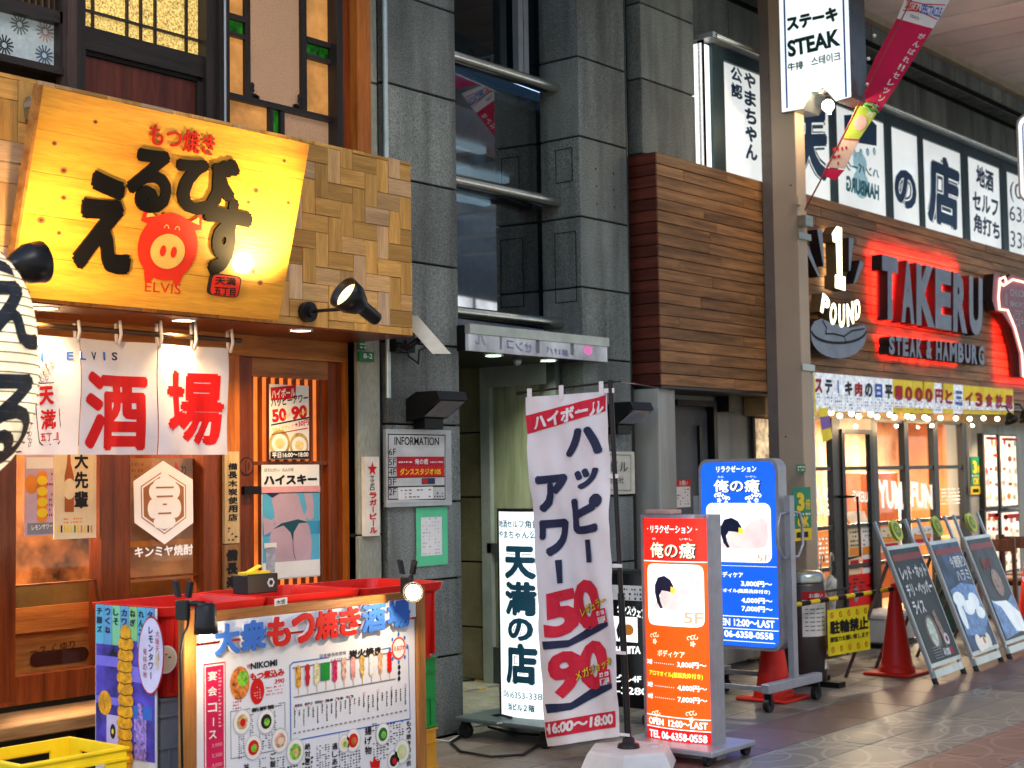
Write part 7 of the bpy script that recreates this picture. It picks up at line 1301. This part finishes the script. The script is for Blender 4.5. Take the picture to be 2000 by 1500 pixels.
for k, q in enumerate(((1862, 1326), (1938, 1302), (2000, 1279))):
    c = PZ(q[0], q[1], 0); BD_ = (CHK, mat('blue_menu_print', (.05, .09, .2), .45, var=.5, ns=5, spec=.25), mat('dark_menu_print', (.04, .035, .045), .45, var=.5, ns=5, spec=.25))[k]; t_, P = aboard(c, yw, names_[k], 'pavement signs in a row', (BD_,)); b = B(); o = .005
    W2 = mat('chalk_white', (.75, .78, .8), .5); SKB = mat('sky_reflection', (.1, .25, .6), .4, var=.4, ns=20); WB = mat('white_reflection', (.8, .85, .9), .3, emit=.1)  # blue and bright white patches on later boards: reflections put into colour
    b.upoly(P, [(-.31, .92), (.31, .92), (.31, .97), (-.31, .97)], mat('dark_red_bar', (.25, .03, .03), .5), o)
    if k == 0:
        for s_, z in (('レッド・ホット', .77), ('チリ・ペッパー', .64), ('ライス', .51)): b.text(P, s_, W2, uv=(-.27, z, -.27 + .078 * len(s_), z + .105), out=o + .001, bold=.04)
        b.udisc(P, -.06, .36, .12, .13, mat('dish_ring', (.14, .05, .03), .4), o, 24); b.udisc(P, -.07, .36, .075, .11, mat('rice_print', (.6, .68, .55), .4, var=.4, ns=40), o + .001, 18); b.upoly(P, [(.06, .5), (.12, .52), (.17, .3), (.1, .22)], mat('meat_print', (.3, .13, .08), .4, var=.5, ns=30), o + .001); b.udisc(P, .16, .29, .05, .045, W2, o + .002, 14); b.udisc(P, .16, .29, .025, .022, REDD, o + .003, 10)
        b.text(P, '¥1000', W2, uv=(0, .17, .14, .23), out=o + .001, bold=.04); b.upoly(P, [(.15, .175), (.2, .175), (.2, .225), (.15, .225)], REDP, o + .001)
        for j in range(5): b.upoly(P, [(-.2, .17 + j * .02), (-.02, .17 + j * .02), (-.02, .178 + j * .02), (-.2, .178 + j * .02)], GRYP, o + .001)
    elif k == 1:
        b.text(P, '今週限り', W2, uv=(-.06, .80, .29, .90), out=o + .001, bold=.03); b.text(P, 'ハラミ', W2, uv=(-.02, .69, .28, .78), out=o + .001, bold=.03); b.upoly(P, [(-.3, .28), (.12, .24), (.3, .36), (.31, .64), (0, .68), (-.3, .64)], SKB, o + .001)
        for (x, z, rx, rz_) in ((-.18, .56, .13, .06), (-.02, .48, .13, .06), (.14, .52, .12, .07), (.2, .42, .1, .05), (-.23, .44, .06, .12)): b.udisc(P, x, z, rx, rz_, WB, o + .002 + x * .002, 14)
        for (x, z, rx, rz_) in ((-.1, .2, .07, .07), (.02, .19, .09, .05), (.14, .2, .05, .06), (0, .17, .15, .03)): b.udisc(P, x, z, rx, rz_, mat('cream_white', (.8, .76, .68), .4, emit=.12), o + .002 + x * .002, 14)
        b.udisc(P, .03, .21, .025, .03, ORGP, o + .004)
    else:
        b.upoly(P, [(-.3, .5), (.0, .42), (.28, .5), (.31, .2), (-.3, .16)], SKB, o + .001); b.upoly(P, [(-.3, .48), (-.12, .42), (.04, .2), (.3, .17), (.3, .34), (.08, .46)], WB, o + .002); b.udisc(P, .04, .62, .12, .12, mat('meat_print', (0, 0, 0)), o + .001, 14); b.text(P, '肉W', mat('dark_red_bar', (0, 0, 0)), uv=(-.18, .74, .08, .85), out=o + .001, bold=.04); b.dabs(P, (1990, 1100, 1999, 1140), 2, 2, W2, o)
    b.build('print', t_)
# cones
def cone(loc, label):
    t = thing('traffic_cone', label, 'traffic cone', loc, 'red traffic cones'); c = Vector(loc); CR = mat('cone_red', (.62, .02, .012), .45, var=.08); pts = []
    B().lathe(c, [(.135, .02), (.135, .06), (.125, .065), (.115, .09), (.03, .66), (.025, .68), (.018, .68), (.018, .6)], CR, 28).build('body', t); B().bbox(c.x - .19, c.x + .19, c.y - .19, c.y + .19, .0, .022, CR, .008).build('base', t); return t
cA = PZ(1763, 1322, 0) + Vector((.12, .1, 0)); cone(cA, 'red traffic cone just left of the first pavement sign'); cB_ = PZ(1533, 1372, 0) + Vector((.1, .14, 0)); cone(cB_, 'red traffic cone under the blue wheeled sign'); cone(PZ(2012, 1230, 0), 'red traffic cone cut off at the right edge')
a_ = Vector((cB_.x, cB_.y, .62)); c_ = Vector((cA.x, cA.y, .66)); pA = PlX(9.6).px(1545, 1190); 
bar = B(); p0 = cB_ + Vector((0, 0, .0)); p0.z = PlX(p0.x).px(1530, 1190).z; p1 = Vector(cA); p1.z = .64; n_ = 14
brt = thing('barrier_bar', 'yellow and black striped bar resting on the two red cones', 'barrier', p0)
for k in range(n_): B().cyl(p0.lerp(p1, k / n_), p0.lerp(p1, (k + 1) / n_), .017, YELP if k % 2 == 0 else BLK, n=10).build('yellow_band' if k % 2 == 0 else 'black_band', brt)
dB = (p1 - p0).normalized(); mid = p0.lerp(p1, .5); PSn = Plane(mid, Vector((dB.x, dB.y, 0)), (0, 0, 1)); r = PSn.rect((1616, 1192, 1700, 1268)); ns_ = thing('no_parking_sign', 'yellow no bicycle parking notice hanging from the striped bar', 'sign', PSn.px(1658, 1268)); B().uslab(PSn, r[0], r[1], r[2], r[3], -.004, 0, mat('notice_yellow', (.85, .68, .02), .45)).build('sheet', ns_)
b = B(); w_, h_ = r[2] - r[0], r[3] - r[1]; f = lambda x0, z0, x1, z1: (r[0] + w_ * x0, r[1] + h_ * z0, r[0] + w_ * x1, r[1] + h_ * z1)
b.text(PSn, '駐輪禁止', BLK, uv=f(.04, .46, .96, .76), out=.003, bold=.05); b.text(PSn, '御協力お願い致します', BLK, uv=f(.04, .29, .96, .41), out=.003, bold=.03)
for k in range(5):
    for z in (.13, .88): u, v = r[0] + w_ * (.1 + .2 * k), r[1] + h_ * z; b.udisc(PSn, u, v, .02, .022, REDD, .002, 14); b.udisc(PSn, u, v, .014, .016, YELP, .003, 12); b.stroke(PSn, [(u - .012, v + .012), (u + .012, v - .012)], .005, REDD, .004, px=False)
b.build('print', ns_)
# bin
bc = PZ(1569, 1336, 0) + Vector((-.02, -.02, 0)); t_ = thing('litter_bin', 'brown steel cylinder bin with a notice beside the blue sign', 'bin', bc); BN = mat('bin_brown', (.09, .075, .075), .3, .7); zt_ = .72
B().lathe(bc, [(.16, .04), (.165, .05), (.165, zt_), (.155, zt_ + .02), (.001, zt_ + .02)], BN, 36).build('body', t_); B().lathe(bc, [(.16, zt_ + .02), (.165, zt_ + .07), (.13, zt_ + .10), (.001, zt_ + .11)], STEEL, 36).build('lid', t_)
B().box(bc.x - .3, bc.x + .3, bc.y - .05, bc.y + .05, 0, .04, BLACKM).box(bc.x - .05, bc.x + .05, bc.y - .3, bc.y + .3, 0, .04, BLACKM).build('foot', t_)
class Cylp(Plane):
    def at(s, u, v, out=0): a = math.radians(-118) + u / .165; return bc + Vector((math.cos(a) * (.167 + out), math.sin(a) * (.167 + out), v))
CB = Cylp(bc, (1, 0, 0), (0, 0, 1)); CB.wx = True; CB.warp = None
b = B(); b.upoly(CB, [(-.1, .36), (.12, .36), (.12, .68), (-.1, .68)], PAPER, .001); b.upoly(CB, [(-.1, .62), (.12, .62), (.12, .68), (-.1, .68)], REDD, .002); b.text(CB, 'お願い', PAPER, uv=(-.05, .635, .07, .665), out=.003, bold=.02)
for j in range(6): b.upoly(CB, [(-.08, .40 + j * .03), (.09, .40 + j * .03), (.09, .408 + j * .03), (-.08, .408 + j * .03)], GRYP, .002)
b.upoly(CB, [(.08, .12), (.13, .12), (.13, .19), (.08, .19)], PAPER, .001); b.build('notice', t_)
# umbrellas in stand
uc = PZ(1612, 1285, 0) + Vector((0.05, .05, 0)); t_ = thing('umbrella_stand', 'black metal rack holding folded umbrellas beside the bin', 'umbrella stand', uc)
for sx in (-.18, .25):
    for sy in (-.1, .1): B().cyl(uc + Vector((sx, sy, 0)), uc + Vector((sx, sy, .55)), .01, BLACKM, n=8).build('post', t_)
for z in (.54, .1): B().box(uc.x - .19, uc.x + .26, uc.y - .11, uc.y - .1, z, z + .02, BLACKM).box(uc.x - .19, uc.x + .26, uc.y + .1, uc.y + .11, z, z + .02, BLACKM).build('rail', t_)
B().box(uc.x - .19, uc.x + .26, uc.y - .1, uc.y + .1, .03, .04, BLACKM).build('tray', t_)
CLR = mat('clear_vinyl', (.55, .55, .52), .25, var=.3, ns=25)
for k, (dx, dy, tl, lab) in enumerate(((-.1, 0, -.04, 'folded clear umbrella with curved handle nearest the bin'), (.0, .03, .1, 'folded clear umbrella leaning right in the rack'), (.12, -.03, .0, 'folded clear umbrella on the right of the rack'))):
    u0_ = uc + Vector((dx, dy, .05)); ax = Vector((tl, 0, 1)).normalized(); t2 = thing('umbrella', lab, 'umbrella', u0_, 'umbrellas in the rack'); B().lathe(u0_, [(.005, 0), (.02, .05), (.035, .35), (.05, .52), (.05, .58), (.008, .62)], CLR, 9, ax).build('canopy', t2); tp = u0_ + ax * .62; B().tube([tp, tp + ax * .14, tp + ax * .18 + Vector((.02, 0, 0)), tp + ax * .16 + Vector((.05, 0, 0)), tp + ax * .11 + Vector((.055, 0, 0))], .008, mat('beige_handle', (.5, .48, .38), .4), 7).build('handle', t2)
# foam box
fb = PZ(1738, 1262, 0) + Vector((.1, .12, 0)); t_ = thing('foam_box', 'white polystyrene box on the ground behind the first pavement sign', 'box', fb); FM = mat('foam', (.52, .5, .47), .7, bump=.1, bs=90); B().bbox(fb.x - .3, fb.x + .3, fb.y - .18, fb.y + .18, .04, .24, FM, .01).build('body', t_); B().bbox(fb.x - .31, fb.x + .31, fb.y - .19, fb.y + .19, .242, .29, FM, .012).build('lid', t_)
solo(B().bbox(fb.x - .33, fb.x + .33, fb.y - .2, fb.y + .2, 0, .038, BLACKM, .004), 'trolley_board', 'low black board under the polystyrene box', 'board')
# menu stand with book
ms = PZ(1690, 1240, 0) + Vector((.35, .2, 0)); t_ = thing('menu_stand', 'brown wooden stand holding a menu book behind the pavement signs', 'stand', ms); BRW = mat('brown_stand', (.07, .03, .02), .5)
for s_ in (-.16, .16): B().cyl(ms + Vector((s_, 0, 0)), ms + Vector((s_, .05, .95)), .015, BRW, n=8).build('leg', t_)
B().bbox(ms.x - .2, ms.x + .22, ms.y - .06, ms.y + .1, .9, 1.0, BRW, .005).build('tray', t_); B().obox((ms.x - .17, ms.y - .02, 1.0), (.36, 0, 0), (0, .06, .14), (0, .02, -.01), PAPER).build('menu_sheet', t_)
solo(B().cyl(ms + Vector((-.35, -.1, 0)), ms + Vector((-.35, -.1, .82)), .016, BRW, n=8).box(ms.x - .45, ms.x + .1, ms.y - .12, ms.y - .08, .78, .8, ORWX), 'rope_post', 'slim dark post with a pale cord in front of the shop door', 'post')
t_ = thing('shelf_rack', 'low black metal rack in front of the shop door', 'rack', PZ(1655, 1265, 0)); c = PZ(1655, 1265, 0) + Vector((.25, .2, 0))
B().box(c.x - .3, c.x + .45, c.y - .12, c.y + .12, .50, .52, BLACKM).build('shelf', t_); B().box(c.x - .3, c.x + .45, c.y - .12, c.y + .12, .12, .14, BLACKM).build('shelf', t_)
for sx in (-.29, .44):
    for sy in (-.11, .11): B().cyl((c.x + sx, c.y + sy, 0), (c.x + sx, c.y + sy, .56), .01, BLACKM, n=6).build('post', t_)
solo(B().bbox(c.x - .25, c.x + .0, c.y - .1, c.y + .1, .14, .42, BLACKP, .01), 'black_container', 'black container on the low shelf of the metal rack', 'container'); 
# chairs
def chair(loc, label, rz):
    t = thing('wooden_chair', label, 'chair', loc, 'dark wooden chairs by the menu boxes'); c = Vector(loc); W = wood('chair_wood', (.10, .04, .025), (.05, .02, .012), .1, .35, 'z', coat=.2)
    B().bbox(c.x - .2, c.x + .2, c.y - .2, c.y + .2, .43, .46, wood('seat_wood', (.22, .12, .07), (.13, .07, .04), .1, .3, 'x'), .008).build('seat', t)
    for sx in (-.18, .18): B().box(c.x + sx - .018, c.x + sx + .018, c.y - .19, c.y - .155, 0, .43, W).build('leg', t); B().obox((c.x + sx - .018, c.y + .16, 0), (.036, 0, 0), (0, .036, 0), (0, .03, .86), W).build('leg', t)
    B().box(c.x - .17, c.x + .17, c.y + .19, c.y + .21, .72, .84, W).build('backrest', t); B().box(c.x - .17, c.x + .17, c.y - .17, c.y - .15, .36, .43, W).build('apron', t); t.rotation_euler[2] = rz; return t
cc = PZ(1962, 1128, .45); cc.z = 0; chair(cc, 'dark wooden chair on the left under the menu boxes', math.radians(90)); chair(cc + Vector((.62, .0, 0)), 'dark wooden chair on the right beside the first chair', math.radians(95))
solo(B().bbox(cc.x - 1.1, cc.x - .6, cc.y + .05, cc.y + .25, 0, .55, mat('dark_green_can', (.02, .05, .04), .4), .01), 'dark_planter', 'dark box behind the pavement signs under the window', 'box')
# opposite side of the arcade, seen only as reflections: shop fronts with lit windows
ob = thing('opposite_building', 'row of shops across the arcade with lit upper windows', 'building', (15, -5, 0)); B().box(-10, 40, -5.6, -5, 0, 9, mat('opposite_wall', (.25, .24, .22), .8)).build('wall', ob)
for x in range(-8, 38, 3): B().box(x, x + 2.2, -4.99, -4.96, 4.1, 5.3, mat('opposite_lit_window', (.85, .9, .95), .4, emit=1.6, var=.3, ns=2)).build('window', ob); B().box(x + 1.05, x + 1.15, -4.955, -4.94, 4.1, 5.3, ALUD).build('window_frame', ob); B().box(x, x + 2.6, -4.99, -4.96, .4, 2.4, mat('opposite_shop_light', (1, .8, .6), .4, emit=1.1, var=.4, ns=1)).build('shop_window', ob)
